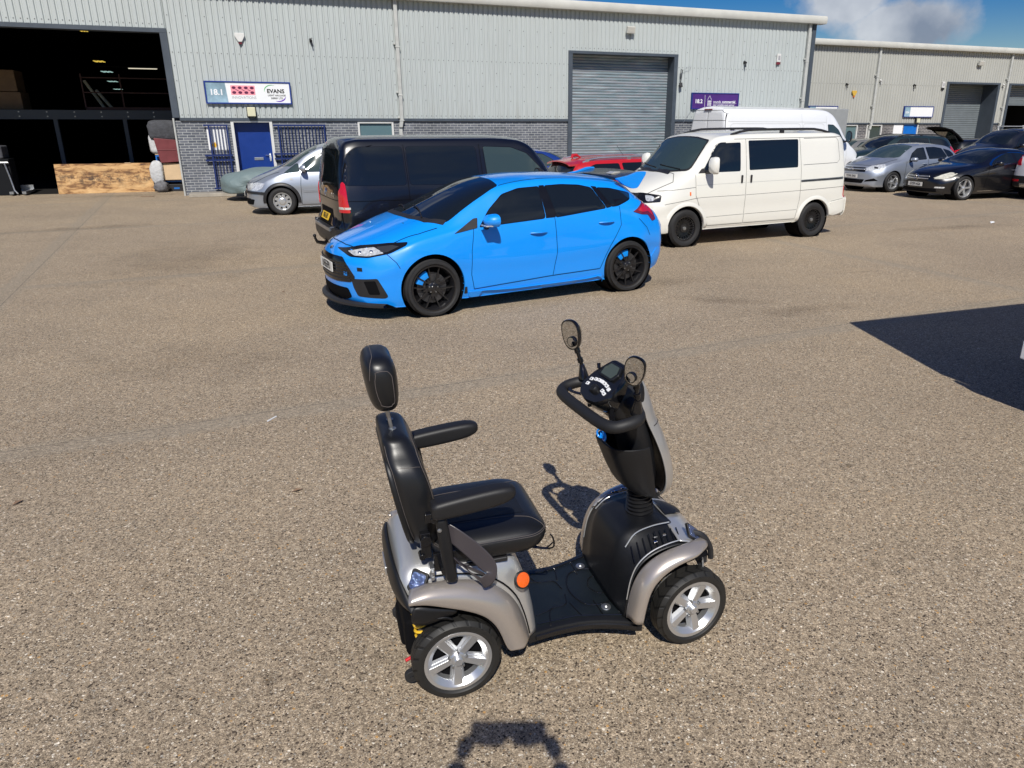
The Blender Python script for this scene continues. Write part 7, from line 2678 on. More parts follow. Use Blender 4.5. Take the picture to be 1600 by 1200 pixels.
# recessed ribbed cheeks
for sg in (-1, 1):
    b = MB()
    for k in range(9):
        t = k / 8
        x = .745 + t * .20
        z0, z1 = .382 + .060 * min(1, t * 2.2), .425 + .050 * min(1, t * 2.2)
        b.tube([(x - .004, sg * .238, z0 + .010), (x + .004, sg * .175, z1 + .006)], .0028, n=6)
    b.build('cheek_ribs', 'gloss_black', hump)
    b = MB()
    b.tube(smooth_path([(.706, sg * .247, .235), (.720, sg * .246, .322), (.750, sg * .244, .388), (.806, sg * .242, .433), (.880, sg * .241, .456), (.950, sg * .239, .463)], 4), .0028, n=6)
    b.tube(smooth_path([(.728, sg * .165, .425), (.775, sg * .155, .474), (.850, sg * .150, .492), (.930, sg * .150, .496)], 4), .0028, n=6)
    b.build('cheek_trim', 'silver_plastic', hump)
    b = MB()
    for ex, ey, ez in ((.842, .205, .474), (.878, .210, .480), (.835, .222, .462)):
        b.cbox((ex, sg * ey, ez), (.014, .006, .006))
    b.build('cheek_emblem', 'chrome', hump)
# silver nose
rows = []
for y in (-.252, -.225, -.18, -.12, -.06, 0, .06, .12, .18, .225, .252):
    k = (abs(y) / .252) ** 2.4
    rows.append([(.935 - .010 * k, y, .478 - .012 * k), (.985 - .015 * k, y, .470 - .010 * k), (1.045 - .035 * k, y, .448 - .012 * k), (1.095 - .060 * k, y, .405 - .008 * k), (1.125 - .080 * k, y, .345), (1.135 - .085 * k, y, .285), (1.120 - .080 * k, y, .235)])
nose_ = sheet('nose', rows, 'silver_plastic', SC, sub=2, solid=.006)
b = MB()
b.grid([[(x, y * w, z - .035 * y * y * 40) for y in (-.07, -.05, -.025, 0, .025, .05, .07)] for x, z, w in ((.955, .488, .95), (.985, .486, .85), (1.015, .478, .7), (1.042, .464, .5), (1.055, .453, .25))])
b.build('nose_cap', 'tub', nose_, bevel=.008)
for sg in (-1, 1):
    nrm = Vector((.42, sg * .70, .58)).normalized()
    xa = Vector((.8, 0, -.4))
    xa = (xa - nrm * xa.dot(nrm)).normalized()
    ya = nrm.cross(xa)
    if ya.z < 0:
        xa, ya = -xa, -ya
    m = frame((1.000, sg * .212, .468), xa, ya)
    s_ = 1 if (xa.x > 0) else -1
    b = MB()
    b.prism(round_poly([(-.040 * s_, .032), (.020 * s_, .020), (.046 * s_, -.014), (.034 * s_, -.032), (-.022 * s_, -.026)][::s_], .010), .015, m)
    hl = b.build('headlamp_bezel', 'ink', nose_, bevel=.003)
    b = MB()
    b.prism(round_poly([(-.034 * s_, .027), (.018 * s_, .016), (.040 * s_, -.013), (.031 * s_, -.027), (-.019 * s_, -.022)][::s_], .009), .018, m)
    b.build('headlamp_lens', 'lamp_facets', hl, bevel=.003)
# front bumper tubes
b = MB()
for sg in (-1, 1):
    b.tube(smooth_path([(1.00, sg * .215, .475), (1.04, sg * .236, .462), (1.072, sg * .246, .41), (1.080, sg * .248, .355)], 5), .012, n=10)
    b.tube(smooth_path([(1.03, sg * .225, .44), (1.052, sg * .240, .40), (1.056, sg * .242, .338)], 5), .009, n=8)
    b.tube(smooth_path([(1.056, sg * .238, .36), (1.045, sg * .232, .32), (1.0, sg * .22, .295), (.95, sg * .21, .28)], 5), .009, n=8)
b.tube(smooth_path([(1.078, -.246, .385), (1.12, -.15, .345), (1.135, 0, .335), (1.12, .15, .345), (1.078, .246, .385)], 5), .010, n=10)
b.build('front_bumper', 'plastic', SC)

# bellows
b = MB()
pr_ = [(.0, .0)]
for k in range(8):
    z = k * .0175
    r = .064 - .0022 * k
    pr_ += [(r - .010, z), (r, z + .006), (r, z + .011), (r - .010, z + .017)]
b.lathe(pr_, 32, Matrix.Translation((.868, 0, .468)) @ Matrix.Rotation(radians(-6), 4, 'Y'))
b.lathe([(.080, -.003), (.076, .008), (.05, .012)], 32, Matrix.Translation((.868, 0, .468)))
b.build('bellows', 'bellows', SC, ang=30)

# ---------------- tiller (turned a little to the left)
TM = Matrix.Translation((.80, 0, 0)) @ Matrix.Rotation(.11, 4, 'Z') @ Matrix.Translation((-.80, 0, 0))


def turn(o):
    o.data.transform(TM)
    return o


# column body: black core from bellows to dash
core = loft('tiller_column', [(.565, .875, 0, .050, .050, .045), (.60, .870, 0, .052, .058, .045), (.66, .862, 0, .058, .066, .04), (.74, .846, 0, .060, .072, .035), (.84, .820, 0, .060, .080, .035), (.92, .790, 0, .060, .086, .035), (1.00, .762, 0, .060, .085, .035), (1.05, .748, 0, .055, .08, .035)], 'tub', SC, n=5)
turn(core)
# storage pocket on the rider side
b = MB()
rows = []
for k in range(13):
    t = k / 12
    y = -.125 + .25 * t
    e = 1 - abs(2 * t - 1) ** 5
    rows.append([(.905 - .02 * e, y * .84, .575), (.840 - .045 * e, y * .82, .592), (.815 - .068 * e, y * .88, .66), (.790 - .078 * e, y * .96, .74), (.768 - .085 * e, y * 1.02, .815), (.762 - .086 * e, y * 1.02, .834), (.768 - .078 * e, y * .98, .837), (.784 - .072 * e, y * .94, .80), (.812 - .060 * e, y * .90, .70)])
for e_ in (0, -1):
    r_ = rows[e_]
    side = [(max(x, .885 - .25 * max(0, z - .60)), y * .96, z) for x, y, z in r_]
    mid = [((a[0] + b_[0]) / 2, a[1] * 1.0, a[2]) for a, b_ in zip(r_, side)]
    if e_ == 0:
        rows = [side, mid] + rows
    else:
        rows = rows + [mid, side]
b.grid(rows)
po = b.build('front_pocket', 'tub', SC, ang=50)
md = po.modifiers.new('sub', 'SUBSURF'); md.levels = md.render_levels = 1
turn(po)
# silver front shield
SH = [(.765, 1.120, .045), (.790, 1.100, .080), (.812, 1.055, .100), (.835, .990, .108), (.856, .930, .104), (.882, .880, .112), (.915, .800, .124), (.940, .720, .126), (.955, .650, .116), (.962, .595, .090), (.962, .560, .050)]
rows = []
for f in (-1, -.97, -.8, -.5, 0, .5, .8, .97, 1):
    rows.append([(x + .052 * (1 - abs(f) ** 2.4) - .030 * max(0, abs(f) - .75) / .25, w * f, z) for x, z, w in SH])
shd = sheet('front_shield', rows, 'silver_plastic', SC, sub=2, solid=.007)
turn(shd)
rows = []
for f in (-.80, -.6, 0, .6, .80):
    rows.append([(x - .030 + .045 * (1 - abs(f) ** 2.2), w * f, z - .006) for x, z, w in SH])
o = sheet('shield_lining', rows, 'tub', shd, sub=1, solid=.010)
turn(o)
b = MB()
pts = [Vector((x + .045 * (1 - abs(f) ** 2.2) + .002, w * f, z)) for (x, z, w) in ((.862, .915, .106),) for f in [-1 + 2 * k / 12 for k in range(13)]]
bpts = [TM @ p for p in pts]
b.tube(snap(shd, bpts, .0), .0022, n=5)
b.build('shield_joint', 'ink', shd)

# dash pod
b = MB()
TOPN = Vector((-.62, 0, .78)).normalized()
m = frame((.672, 0, 1.093), (0, -1, 0), TOPN.cross(Vector((0, -1, 0))))
outline = [(-.112, -.050), (-.070, -.088), (0, -.100), (.070, -.088), (.112, -.050), (.104, .020), (.080, .070), (.060, .112), (-.060, .112), (-.080, .070), (-.104, .020)]
def pod(f, z):
    return [m @ Vector((x * f, y * f, z)) for x, y in round_poly(outline, .02)]
rows = [pod(.62, -.115), pod(.84, -.085), pod(.98, -.045), pod(1.0, -.018), pod(.985, -.004), pod(.95, .002)]
b.grid(rows, closed_u=True)
b.add(rows[0], [tuple(range(len(rows[0])))])
b.add(rows[-1], [tuple(range(len(rows[-1])))])
dash = b.build('dash_pod', 'gloss_black', SC, ang=45)
turn(dash)
def on_dash(name, poly, h, mat, base=.002, bevel=0):
    b = MB()
    b.prism(poly, h, m @ Matrix.Translation((0, 0, base)))
    o = b.build(name, mat, dash, bevel=bevel, smooth=bevel > 0)
    return turn(o)
on_dash('screen_bezel', round_poly([(-.052, .020), (.052, .020), (.062, .055), (.040, .090), (-.040, .090), (-.062, .055)], .008), .010, 'tub', bevel=.002)
on_dash('screen', round_poly([(-.040, .027), (.040, .027), (.048, .055), (.032, .083), (-.032, .083), (-.048, .055)], .004), .0115, 'screen')
b = MB()
for i, (x, y) in enumerate([(-.070, -.012), (-.045, -.004), (-.022, 0), (.0, .001), (.022, 0), (.045, -.004), (.070, -.012), (-.068, -.036), (.046, -.030), (.068, -.036)]):
    a = -x * 3.0
    mm = m @ Matrix.Translation((x, y, .002)) @ Matrix.Rotation(a * .8, 4, 'Z')
    b.prism(round_poly([(-.0095, -.0075), (.0095, -.0075), (.0095, .0075), (-.0095, .0075)], .003), .003, mm)
o = b.build('dash_buttons', 'white', dash, bevel=.0008)
turn(o)
b = MB()
for i, (x, y) in enumerate([(-.070, -.012), (-.045, -.004), (-.022, 0), (.022, 0), (.045, -.004), (-.068, -.036), (.046, -.030), (.068, -.036)]):
    mm = m @ Matrix.Translation((x, y, .0055))
    b.prism([(-.004, -.0025), (.004, -.0025), (0, .004)], .0006, mm)
o = b.build('button_icons', 'ink', dash, smooth=False)
turn(o)
b = MB()
b.lathe([(0, .018), (.016, .017), (.019, .012), (.020, 0)], 24, m @ Matrix.Translation((0, -.042, .002)))
b.prism([(-.002, -.012), (.002, -.012), (.002, .012), (-.002, .012)], .0205, m @ Matrix.Translation((0, -.042, .002)))
o = b.build('speed_dial', 'tub', dash, ang=40)
turn(o)
b = MB()
b.box(.610, .628, -.006, .006, 1.00, 1.025)
b.cyl((.612, .0, .985), (.595, 0, .985), .012, n=12)
o = b.build('key_switch', 'tub', dash)
turn(o)

hs = loft('dash_housing', [(.93, .755, 0, .055, .085, .04), (.97, .750, 0, .070, .100, .04), (1.03, .745, 0, .078, .108, .04), (1.08, .755, 0, .068, .100, .04), (1.115, .768, 0, .045, .08, .03)], 'tub', SC, n=5)
turn(hs)
# delta handlebar
H1 = [(.738, -.085, 1.035), (.735, -.150, 1.030), (.715, -.215, 1.022), (.685, -.238, 1.015), (.640, -.240, 1.008), (.605, -.225, 1.000), (.585, -.185, .996), (.580, -.10, .994), (.580, 0, .993)]
H1 = H1 + [(x, -y, z) for x, y, z in H1[-2::-1]]
b = MB()
pts = smooth_path(H1, 5)
b.tube(pts, .0235, n=16)
bar = b.build('handlebar', 'grip', SC, ang=60)
turn(bar)
b = MB()
for sg in (-1, 1):
    b.tube(smooth_path([(.665, sg * .095, 1.015), (.640, sg * .135, 1.005), (.622, sg * .185, 1.005), (.630, sg * .205, 1.008)], 5), .0065, n=8, flat=(1.5, .7))
    o = None
o = b.build('throttle_lever', 'gloss_black', SC)
turn(o)
b = MB()
b.tube([(.70, .075, 1.09), (.705, .095, 1.13)], .004, n=6)
b.cyl((.704, .091, 1.12), (.706, .098, 1.140), .008, n=8)
o = b.build('stalk_switch', 'gloss_black', SC)
turn(o)

# mirrors
def scooter_mirror(sg, face, head=(.655, .262, 1.222), sc=1.0):
    hx, hy, hz = head
    base = Vector((.700, sg * .215, 1.035))
    neck = Vector((.695, sg * .228, 1.095))
    top = Vector((hx + .022, sg * (hy - .018), hz - .055))
    b = MB()
    b.tube(smooth_path([base, base * .5 + neck * .5 + Vector((0, 0, .005)), neck], 4), [.024, .023, .021, .019, .017, .015, .013, .012, .011], n=12)
    b.tube(smooth_path([neck, neck * .5 + top * .5, top], 6), .0085, n=12)
    for t in (.15, .24, .33, .72, .81, .90):
        c_ = neck.lerp(top, t)
        d_ = (top - neck).normalized()
        b.cyl(c_, c_ + d_ * .006, .013, n=12)
    st = b.build('mirror_stem', 'gloss_black', SC, ang=40)
    turn(st)
    nrm = Vector(face).normalized()
    up = Vector((0, sg * .10, 1))
    xa = up.cross(nrm).normalized()
    ya = nrm.cross(xa)
    m = frame((hx, sg * hy, hz), xa, ya) @ Matrix.Diagonal((sc, sc, sc, 1))
    # outline wider at the top outer corner
    ol = [(-.040, -.050), (-.012, -.068), (.020, -.062), (.042, -.025), (.048, .020), (.040, .052), (.012, .066), (-.022, .062), (-.044, .035), (-.048, -.008)]
    if (xa.y > 0) != (sg > 0):
        ol = [(-x, y) for x, y in ol][::-1]
    ol = [tuple(p[:2]) for p in smooth_path([(x, y, 0) for x, y in ol], 3, closed=True)]
    b = MB()
    rows = [[m @ Vector((x * f, y * f, z)) for x, y in ol] for f, z in ((.94, .000), (1.0, .001), (1.02, -.006), (1.0, -.016), (.86, -.030), (.58, -.040), (.2, -.044))]
    b.grid(rows, closed_u=True)
    b.add(rows[-1], [tuple(range(len(ol)))])
    hd = b.build('mirror_head', 'gloss_black', SC, ang=50)
    turn(hd)
    b = MB()
    b.prism([(x * .92, y * .92) for x, y in ol], .003, m @ Matrix.Translation((0, 0, -.003)))
    o = b.build('mirror_glass', 'mirror_face', hd, smooth=False)
    turn(o)
    b = MB()
    b.lathe([(0, .0115), (.012, .011), (.020, .009), (.0205, .0)], 24, m @ Matrix.Translation((.010 if (xa.y > 0) != (sg > 0) else -.010, -.030, 0)))
    o = b.build('blind_spot_mirror', 'mirror_face', hd, ang=40)
    turn(o)
    b = MB()
    b.lathe([(.0205, .0), (.0215, .010), (.0235, .009), (.024, 0)], 24, m @ Matrix.Translation((.010 if (xa.y > 0) != (sg > 0) else -.010, -.030, 0)))
    o = b.build('blind_spot_rim', 'gloss_black', hd, ang=40)
    turn(o)


scooter_mirror(1, (-.87, -.38, -.04), sc=.95)
scooter_mirror(-1, (-.80, -.50, -.05), sc=.84)
# blue cable lock in the pocket mouth
b = MB()
for k, (c_, r) in enumerate((((.676, .0, .868), .015), ((.684, -.018, .860), .014), ((.690, .02, .856), .013))):
    c_ = Vector(c_)
    b.tube([c_ + Vector((.010 * cos(a) * (k - 1), r * cos(a), r * 1.2 * sin(a))) for a in [2 * pi * q / 18 for q in range(18)]], .0042, n=7, closed=True)
lk = b.build('cable_lock', 'blue', None)
lk.matrix_world = SC.matrix_basis
tag(lk, 'bright blue cable lock hanging in the front pocket of the mobility scooter', 'cable lock')
lk.location = SC.location
lk.rotation_euler = SC.rotation_euler

# ---------------- seat
seat = loft('seat_cushion', [(.512, .165, 0, .170, .180, .10), (.519, .165, 0, .200, .212, .11), (.538, .167, 0, .218, .234, .10), (.575, .168, 0, .224, .243, .095), (.604, .168, 0, .221, .240, .09), (.622, .163, 0, .200, .216, .09), (.634, .160, 0, .172, .190, .08), (.637, .158, 0, .12, .13, .07)], 'leather', SC, n=7)
b = MB()
q = rrect(.168, 0, .2235, .2425, .095, 12)
b.tube(snap(seat, [(x, y, .598) for x, y in q]), .0009, n=5, closed=True)
b.tube(snap(seat, [(x, y, .607) for x, y in rrect(.168, 0, .222, .241, .095, 12)]), .0009, n=5, closed=True)
b.build('seat_stitching', 'thread', seat)
b = MB()
for sg in (-1, 1):
    b.tube(snap(seat, smooth_path([(-.01, sg * .120, .645), (.10, sg * .125, .645), (.22, sg * .130, .645), (.32, sg * .150, .64), (.360, sg * .175, .625), (.385, sg * .195, .604)], 4)), .0009, n=5)
b.build('seat_stitching', 'thread', seat)
b = MB()
gp = [[(x, -.115 + .23 * k / 10, .65) for k in range(11)] for x in (-.01, .02, .05, .08, .11, .14, .17, .20, .23, .26, .29, .315)]
b.grid([snap(seat, r, .0012) for r in gp])
b.build('seat_panel', 'leather_perf', seat)
b = MB()
b.cbox((.15, 0, .508), (.30, .34, .014))
b.cbox((.08, 0, .49), (.16, .10, .05))
b.box(-.02, .22, -.225, -.19, .500, .520)
b.build('seat_frame', 'plastic', SC, bevel=.006)
b = MB()
b.tube(smooth_path([(.30, -.16, .512), (.37, -.19, .505), (.402, -.215, .52), (.400, -.222, .56), (.388, -.226, .585)], 5), .0035, n=6)
b.tube(smooth_path([(.34, -.17, .510), (.380, -.19, .506), (.405, -.20, .53)], 4), .003, n=6)
b.build('seat_lever', 'gloss_black', SC)

# backrest
back = loft('backrest', [(.600, -.070, 0, .030, .175, .03), (.615, -.072, 0, .045, .200, .04), (.66, -.078, 0, .056, .222, .045), (.72, -.090, 0, .063, .232, .045), (.80, -.103, 0, .066, .236, .045), (.87, -.117, 0, .065, .232, .045), (.92, -.129, 0, .062, .220, .045), (.945, -.136, 0, .060, .198, .045), (.965, -.141, 0, .058, .172, .045), (.99, -.148, 0, .054, .156, .045), (1.010, -.154, 0, .047, .146, .04), (1.020, -.157, 0, .032, .125, .03)], 'leather', SC, n=7)
back.name = 'backrest'
b = MB()
for sg in (-1, 1):
    pts = smooth_path([(-.028, sg * .200, .640), (-.030, sg * .212, .72), (-.041, sg * .214, .80), (-.056, sg * .211, .87), (-.074, sg * .196, .925), (-.086, sg * .150, .965), (-.094, sg * .08, .985), (-.096, 0, .990)], 4)
    b.tube(snap(back, pts), .0009, n=5)
    pts = smooth_path([(-.128, sg * .205, .640), (-.145, sg * .221, .72), (-.160, sg * .224, .80), (-.173, sg * .220, .87), (-.184, sg * .206, .925), (-.193, sg * .160, .968), (-.197, sg * .138, .995)], 4)
    b.tube(snap(back, pts), .0009, n=5)
    pts = smooth_path([(-.078, sg * .203, .930), (-.12, sg * .212, .936), (-.165, sg * .206, .934)], 4)
    b.tube(snap(back, pts), .0009, n=5)
b.build('back_stitching', 'thread', back)
sh_ = loft('back_shell', [(.615, -.122, 0, .008, .185, .006), (.63, -.132, 0, .012, .21, .01), (.75, -.156, 0, .014, .226, .012), (.86, -.176, 0, .014, .222, .012), (.92, -.186, 0, .012, .205, .01), (.965, -.194, 0, .008, .155, .006)], 'tub', back, n=4, sub=1)
# headrest
HC = Vector((-.178, 0, 1.200))
b = MB()
rows = []
for i in range(15):
    v = -pi / 2 + pi * i / 14
    row = []
    for k in range(28):
        u = 2 * pi * k / 28
        cu = lambda t, e: (abs(cos(t)) ** e) * (1 if cos(t) >= 0 else -1)
        su = lambda t, e: (abs(sin(t)) ** e) * (1 if sin(t) >= 0 else -1)
        z = .104 * su(v, .62)
        wy = .130 * (1 - .10 * max(0, -z / .105) + .02 * max(0, z / .105))
        x = .058 * cu(v, .55) * cu(u, .70) * (1 + .10 * (z / .105))
        y = wy * cu(v, .42) * su(u, .62)
        if x > 0:
            x += .008 * (1 - min(1, abs(y) / .10) ** 2) * cu(v, .5) * 0
            x -= .010 * (1 - min(1, abs(y) / .09)) * cu(v, .5)
        row.append((HC.x + x - .09 * z, y, HC.z + z))
    rows.append(row)
b.grid(rows, closed_u=True)
hr = b.build('headrest', 'leather', SC, ang=80)
bm = bmesh.new(); bm.from_mesh(hr.data); bmesh.ops.remove_doubles(bm, verts=bm.verts, dist=1e-5); bm.to_mesh(hr.data); bm.free()
b = MB()
for sg in (-1, 1):
    pts = []
    for k in range(32):
        a = 2 * pi * k / 32
        z = .084 * (abs(sin(a)) ** .8) * (1 if sin(a) > 0 else -1) - .008
        x = .048 * (abs(cos(a)) ** .75) * (1 if cos(a) > 0 else -1) + .008
        pts.append((HC.x + x - .09 * z, sg * .150, HC.z + z))
    b.tube(snap(hr, pts), .0010, n=5, closed=True)
b.tube(snap(hr, smooth_path([(HC.x - .052, -.12, HC.z + .03), (HC.x - .045, -.115, HC.z + .075), (HC.x - .030, -.07, HC.z + .11), (HC.x - .028, 0, HC.z + .115), (HC.x - .030, .07, HC.z + .11), (HC.x - .045, .115, HC.z + .075)], 5)), .0010, n=5)
b.build('headrest_stitching', 'thread', hr)
b = MB()
for y in (-.045, .045):
    b.cyl((-.152, y, .985), (-.172, y, 1.14), .0065, n=10)
    b.lathe([(.0, .005), (.013, .004), (.014, 0)], 14, Matrix.Translation((-.153, y, 1.017)))
b.build('headrest_posts', 'steel', SC)

# armrests
for sg in (-1, 1):
    arm = loft('armrest', [(-.070, sg * .300, .806, .030, .026, .016), (-.058, sg * .300, .808, .036, .033, .018), (.02, sg * .300, .816, .038, .036, .018), (.12, sg * .300, .826, .037, .036, .018), (.19, sg * .300, .833, .036, .033, .020), (.220, sg * .300, .836, .029, .024, .020), (.232, sg * .300, .837, .018, .014, .012)], 'foam', SC, axis='x', n=6)
    b = MB()
    b.box(-.09, -.045, sg * .300 - .012, sg * .300 + .012, .765, .800)
    b.cyl((-.06, sg * .300 - .018, .775), (-.06, sg * .300 + .018, .775), .013, n=12)
    b.build('armrest_hinge', 'gloss_black', arm, bevel=.003)
    po_ = loft('armrest_post', [(.512, -.008, sg * .300, .018, .015, .014), (.520, -.009, sg * .300, .023, .018, .016), (.60, -.017, sg * .300, .023, .018, .016), (.70, -.028, sg * .300, .022, .018, .016), (.770, -.036, sg * .300, .021, .017, .015), (.778, -.037, sg * .300, .016, .013, .012)], 'tub', SC, n=5)
    b = MB()
    b.lathe([(0, .005), (.006, .004), (.008, 0)], 12, frame((-.044, sg * .319, .735), (1, 0, 0), (0, 0, 1) if sg < 0 else (0, 0, -1)))
    b.build('post_bolt', 'steel', po_)
    b = MB()
    b.cyl((-.030, sg * .31, .56), (-.030, sg * .19, .545), .014, n=10)
    b.build('post_clamp', 'gloss_black', SC)
    b = MB()
    b.cbox((-.085, sg * .235, .64), (.035, .03, .10))
    b.cyl((-.085, sg * .262, .665), (-.085, sg * .22, .665), .020, n=14)
    b.cyl((-.10, sg * .258, .60), (-.10, sg * .22, .60), .012, n=12)
    b.box(-.06, .02, sg * .24 - .008, sg * .24 + .008, .53, .60)
    b.build('recliner_fitting', 'gloss_black', SC, bevel=.002)
b = MB()
b.cbox((-.072, -.262, .545), (.016, .05, .045))
b.cbox((-.072, -.290, .552), (.010, .012, .016))
b.cbox((-.072, -.290, .532), (.010, .012, .016))
b.build('seat_adjuster', 'steel', SC, bevel=.002)

# hanging lap belt
def ribbon(P, W, th=.0022, f=.88):
    """P: centre points, W: half-width vectors"""
    b = MB()
    rows = []
    for p, w in zip(P, W):
        p, w = Vector(p), Vector(w) * f
        rows.append([p - w, p - w * .33, p + w * .33, p + w])
    b.grid(rows)
    o = b.build('seat_belt', 'belt', SC, ang=80)
    md = o.modifiers.new('sub', 'SUBSURF'); md.levels = md.render_levels = 2
    md = o.modifiers.new('solid', 'SOLIDIFY'); md.thickness = th
    return o
ribbon([(-.040, -.250, .715), (-.005, -.282, .700), (.050, -.305, .652), (.100, -.318, .595), (.128, -.326, .555), (.136, -.330, .535), (.124, -.336, .515), (.092, -.340, .505)],
       [(.010, -.005, .028), (.016, -.005, .030), (.024, -.005, .027), (.027, -.005, .026), (.028, -.004, .020), (.020, -.002, -.006), (.016, .004, -.028), (.010, .005, -.032)])
ribbon([(.102, -.338, .508), (.070, -.330, .532), (.040, -.318, .568), (.010, -.300, .604), (-.02, -.280, .630)],
       [(.014, .004, -.030), (.018, .004, -.028), (.020, .004, -.024), (.018, .004, -.020), (.014, .004, -.018)])
ribbon([(.110, -.322, .530), (.060, -.312, .556), (.020, -.300, .585), (-.02, -.284, .60)],
       [(.010, .004, -.016), (.012, .004, -.018), (.012, .004, -.018), (.010, .004, -.016)])

# anti-tip wheels, free-wheel lever, charging hatch
for sg in (-1, 1):
    b = MB()
    b.cyl((-.165, sg * .215, .058), (-.165, sg * .190, .058), .026, n=20)
    at = b.build('antitip_wheel', 'tyre', SC, bevel=.003)
    b = MB()
    b.tube([(-.05, sg * .185, .16), (-.12, sg * .185, .12), (-.165, sg * .187, .060)], .011, n=8)
    b.cyl((-.165, sg * .222, .058), (-.165, sg * .180, .058), .008, n=8)
    b.build('antitip_arm', 'plastic', at)
b = MB()
b.cyl((-.10, -.20, .165), (-.185, -.225, .150), .008, r2=.0065, n=10)
b.build('freewheel_lever', 'red_plastic', SC, ang=60)
b = MB()
b.box(-.175, -.10, -.20, .20, .14, .30)
b.box(-.185, -.15, -.10, .10, .11, .20)
b.build('motor_cover', 'void', SC, bevel=.02)
b = MB()
b.prism(round_poly([(-.060, -.02), (.060, -.02), (.060, .02), (-.060, .02)], .01), .004, frame((-.2165, 0, .44), (0, -1, 0), (0.0, 0, 1)))
b.build('rear_badge', 'alloy', rc)
# ------------------------------------------------------------------ things in and round the open bay
def bay(name, label, cat, s, d, z=0.0, rz=0.0, group=None):
    """s along the wall, d metres inside it"""
    p = WN * (WD + d) + Vector((cos(WA), sin(WA), 0)) * s
    return thing(name, label, cat, (p.x, p.y, z), WA + rz, group)


def plywood_material():
    m, t, b = newmat('weathered_plywood')
    tc = t.new('ShaderNodeTexCoord')
    mp = t.new('ShaderNodeMapping', {'Vector': tc.outputs['Object'], 'Scale': (0.9, 2, 3.2)})
    n = t.new('ShaderNodeTexNoise', {'Vector': mp.outputs[0], 'Scale': 2.2, 'Detail': 9.0, 'Roughness': 0.72, 'Distortion': 0.6})
    c = t.ramp(n.outputs[0], [(0.30, (0.045, 0.025, 0.018)), (0.42, (0.20, 0.095, 0.035)), (0.50, (0.48, 0.28, 0.115)), (0.66, (0.64, 0.42, 0.20))])
    sp = t.new('ShaderNodeSeparateXYZ', {0: tc.outputs['Object']})
    h = t.math('SUBTRACT', 1.0, t.math('MULTIPLY', t.math('ABSOLUTE', t.math('SUBTRACT', sp.outputs[2], 0.42)), 3.2), clamp=True)
    n2 = t.new('ShaderNodeTexNoise', {'Vector': tc.outputs['Object'], 'Scale': 5.0, 'Detail': 8.0, 'Roughness': 0.75})
    f = t.math('MULTIPLY', h, t.ramp(n2.outputs[0], [(0.45, (0, 0, 0)), (0.60, (1, 1, 1))]))
    c = t.mix(f, c, (0.05, 0.03, 0.022))
    t.l.new(c, b.inputs['Base Color'])
    b.inputs['Roughness'].default_value = 0.75
    return m


M['plywood'] = plywood_material()
M['ply_new'] = pbr('new_plywood', (0.60, 0.44, 0.27), 0.7, var=0.1, vscale=3)
M['maroon_pad'] = pbr('maroon_vinyl', (0.16, 0.035, 0.040), 0.45, var=0.15, vscale=5)
M['quilt'] = pbr('grey_quilt', (0.055, 0.058, 0.068), 0.85, var=0.3, vscale=9, bump=0.8, bscale=18, bdist=0.02)
M['sack'] = pbr('white_sack', (0.50, 0.51, 0.52), 0.7, var=0.15, vscale=4, bump=0.8, bscale=14, bdist=0.03)
M['rag'] = pbr('grey_rag', (0.13, 0.13, 0.14), 0.85, var=0.3, vscale=8, bump=1.0, bscale=16, bdist=0.03)
M['card'] = pbr('cardboard', (0.20, 0.13, 0.08), 0.8, var=0.15)
M['blue_steel'] = pbr('blue_steel', (0.01, 0.13, 0.45), 0.4)

t = bay('plywood_board', 'long weathered plywood board with dark stains standing across the open bay', 'board', -5.85, 1.88)
b = MB()
m = Matrix.Translation((0, 0, 0)) @ Matrix.Rotation(radians(-7), 4, 'X')
b.box(0, 2.62, 0, .022, 0, .88, m)
b.build('board', 'plywood', t, smooth=False, bevel=.003)
b = MB()
b.box(.03, 2.58, .022, .06, .02, .08, m)
b.box(.03, 2.58, .022, .06, .78, .84, m)
b.cbox(m @ Vector((1.98, .01, .885)), (.16, .05, .02))
b.build('batten', 'ply_new', t, smooth=False)


def soft(name, label, cat, s, d, z, size, mat, e=.5, wob=.04, seed=1, rz=0.0, tilt=0.0):
    rnd = random.Random(seed)
    t = bay(name, label, cat, s, d, z, rz)
    ph = [rnd.uniform(0, 6.28) for _ in range(8)]
    b = MB()
    rows = []
    for i in range(15):
        v = -pi / 2 + pi * i / 14
        row = []
        for k in range(26):
            u = 2 * pi * k / 26
            c_ = lambda a: (abs(cos(a)) ** e) * (1 if cos(a) >= 0 else -1)
            s_ = lambda a: (abs(sin(a)) ** e) * (1 if sin(a) >= 0 else -1)
            f = 1 + wob * (sin(3 * u + ph[0]) * cos(2 * v + ph[1]) + .6 * sin(7 * u + ph[2] + 3 * v) + .5 * sin(11 * v + ph[3] + 2 * u))
            p = Vector((size[0] / 2 * c_(v) * c_(u) * f, size[1] / 2 * c_(v) * s_(u) * f, size[2] / 2 * s_(v) * (1 + wob * .6 * sin(4 * u + ph[4]))))
            p.rotate(Matrix.Rotation(tilt, 3, 'Y'))
            row.append(p + Vector((0, 0, size[2] / 2)))
        rows.append(row)
    b.grid(rows, closed_u=True)
    b.build(name + '_body', mat, t, ang=180)
    return t


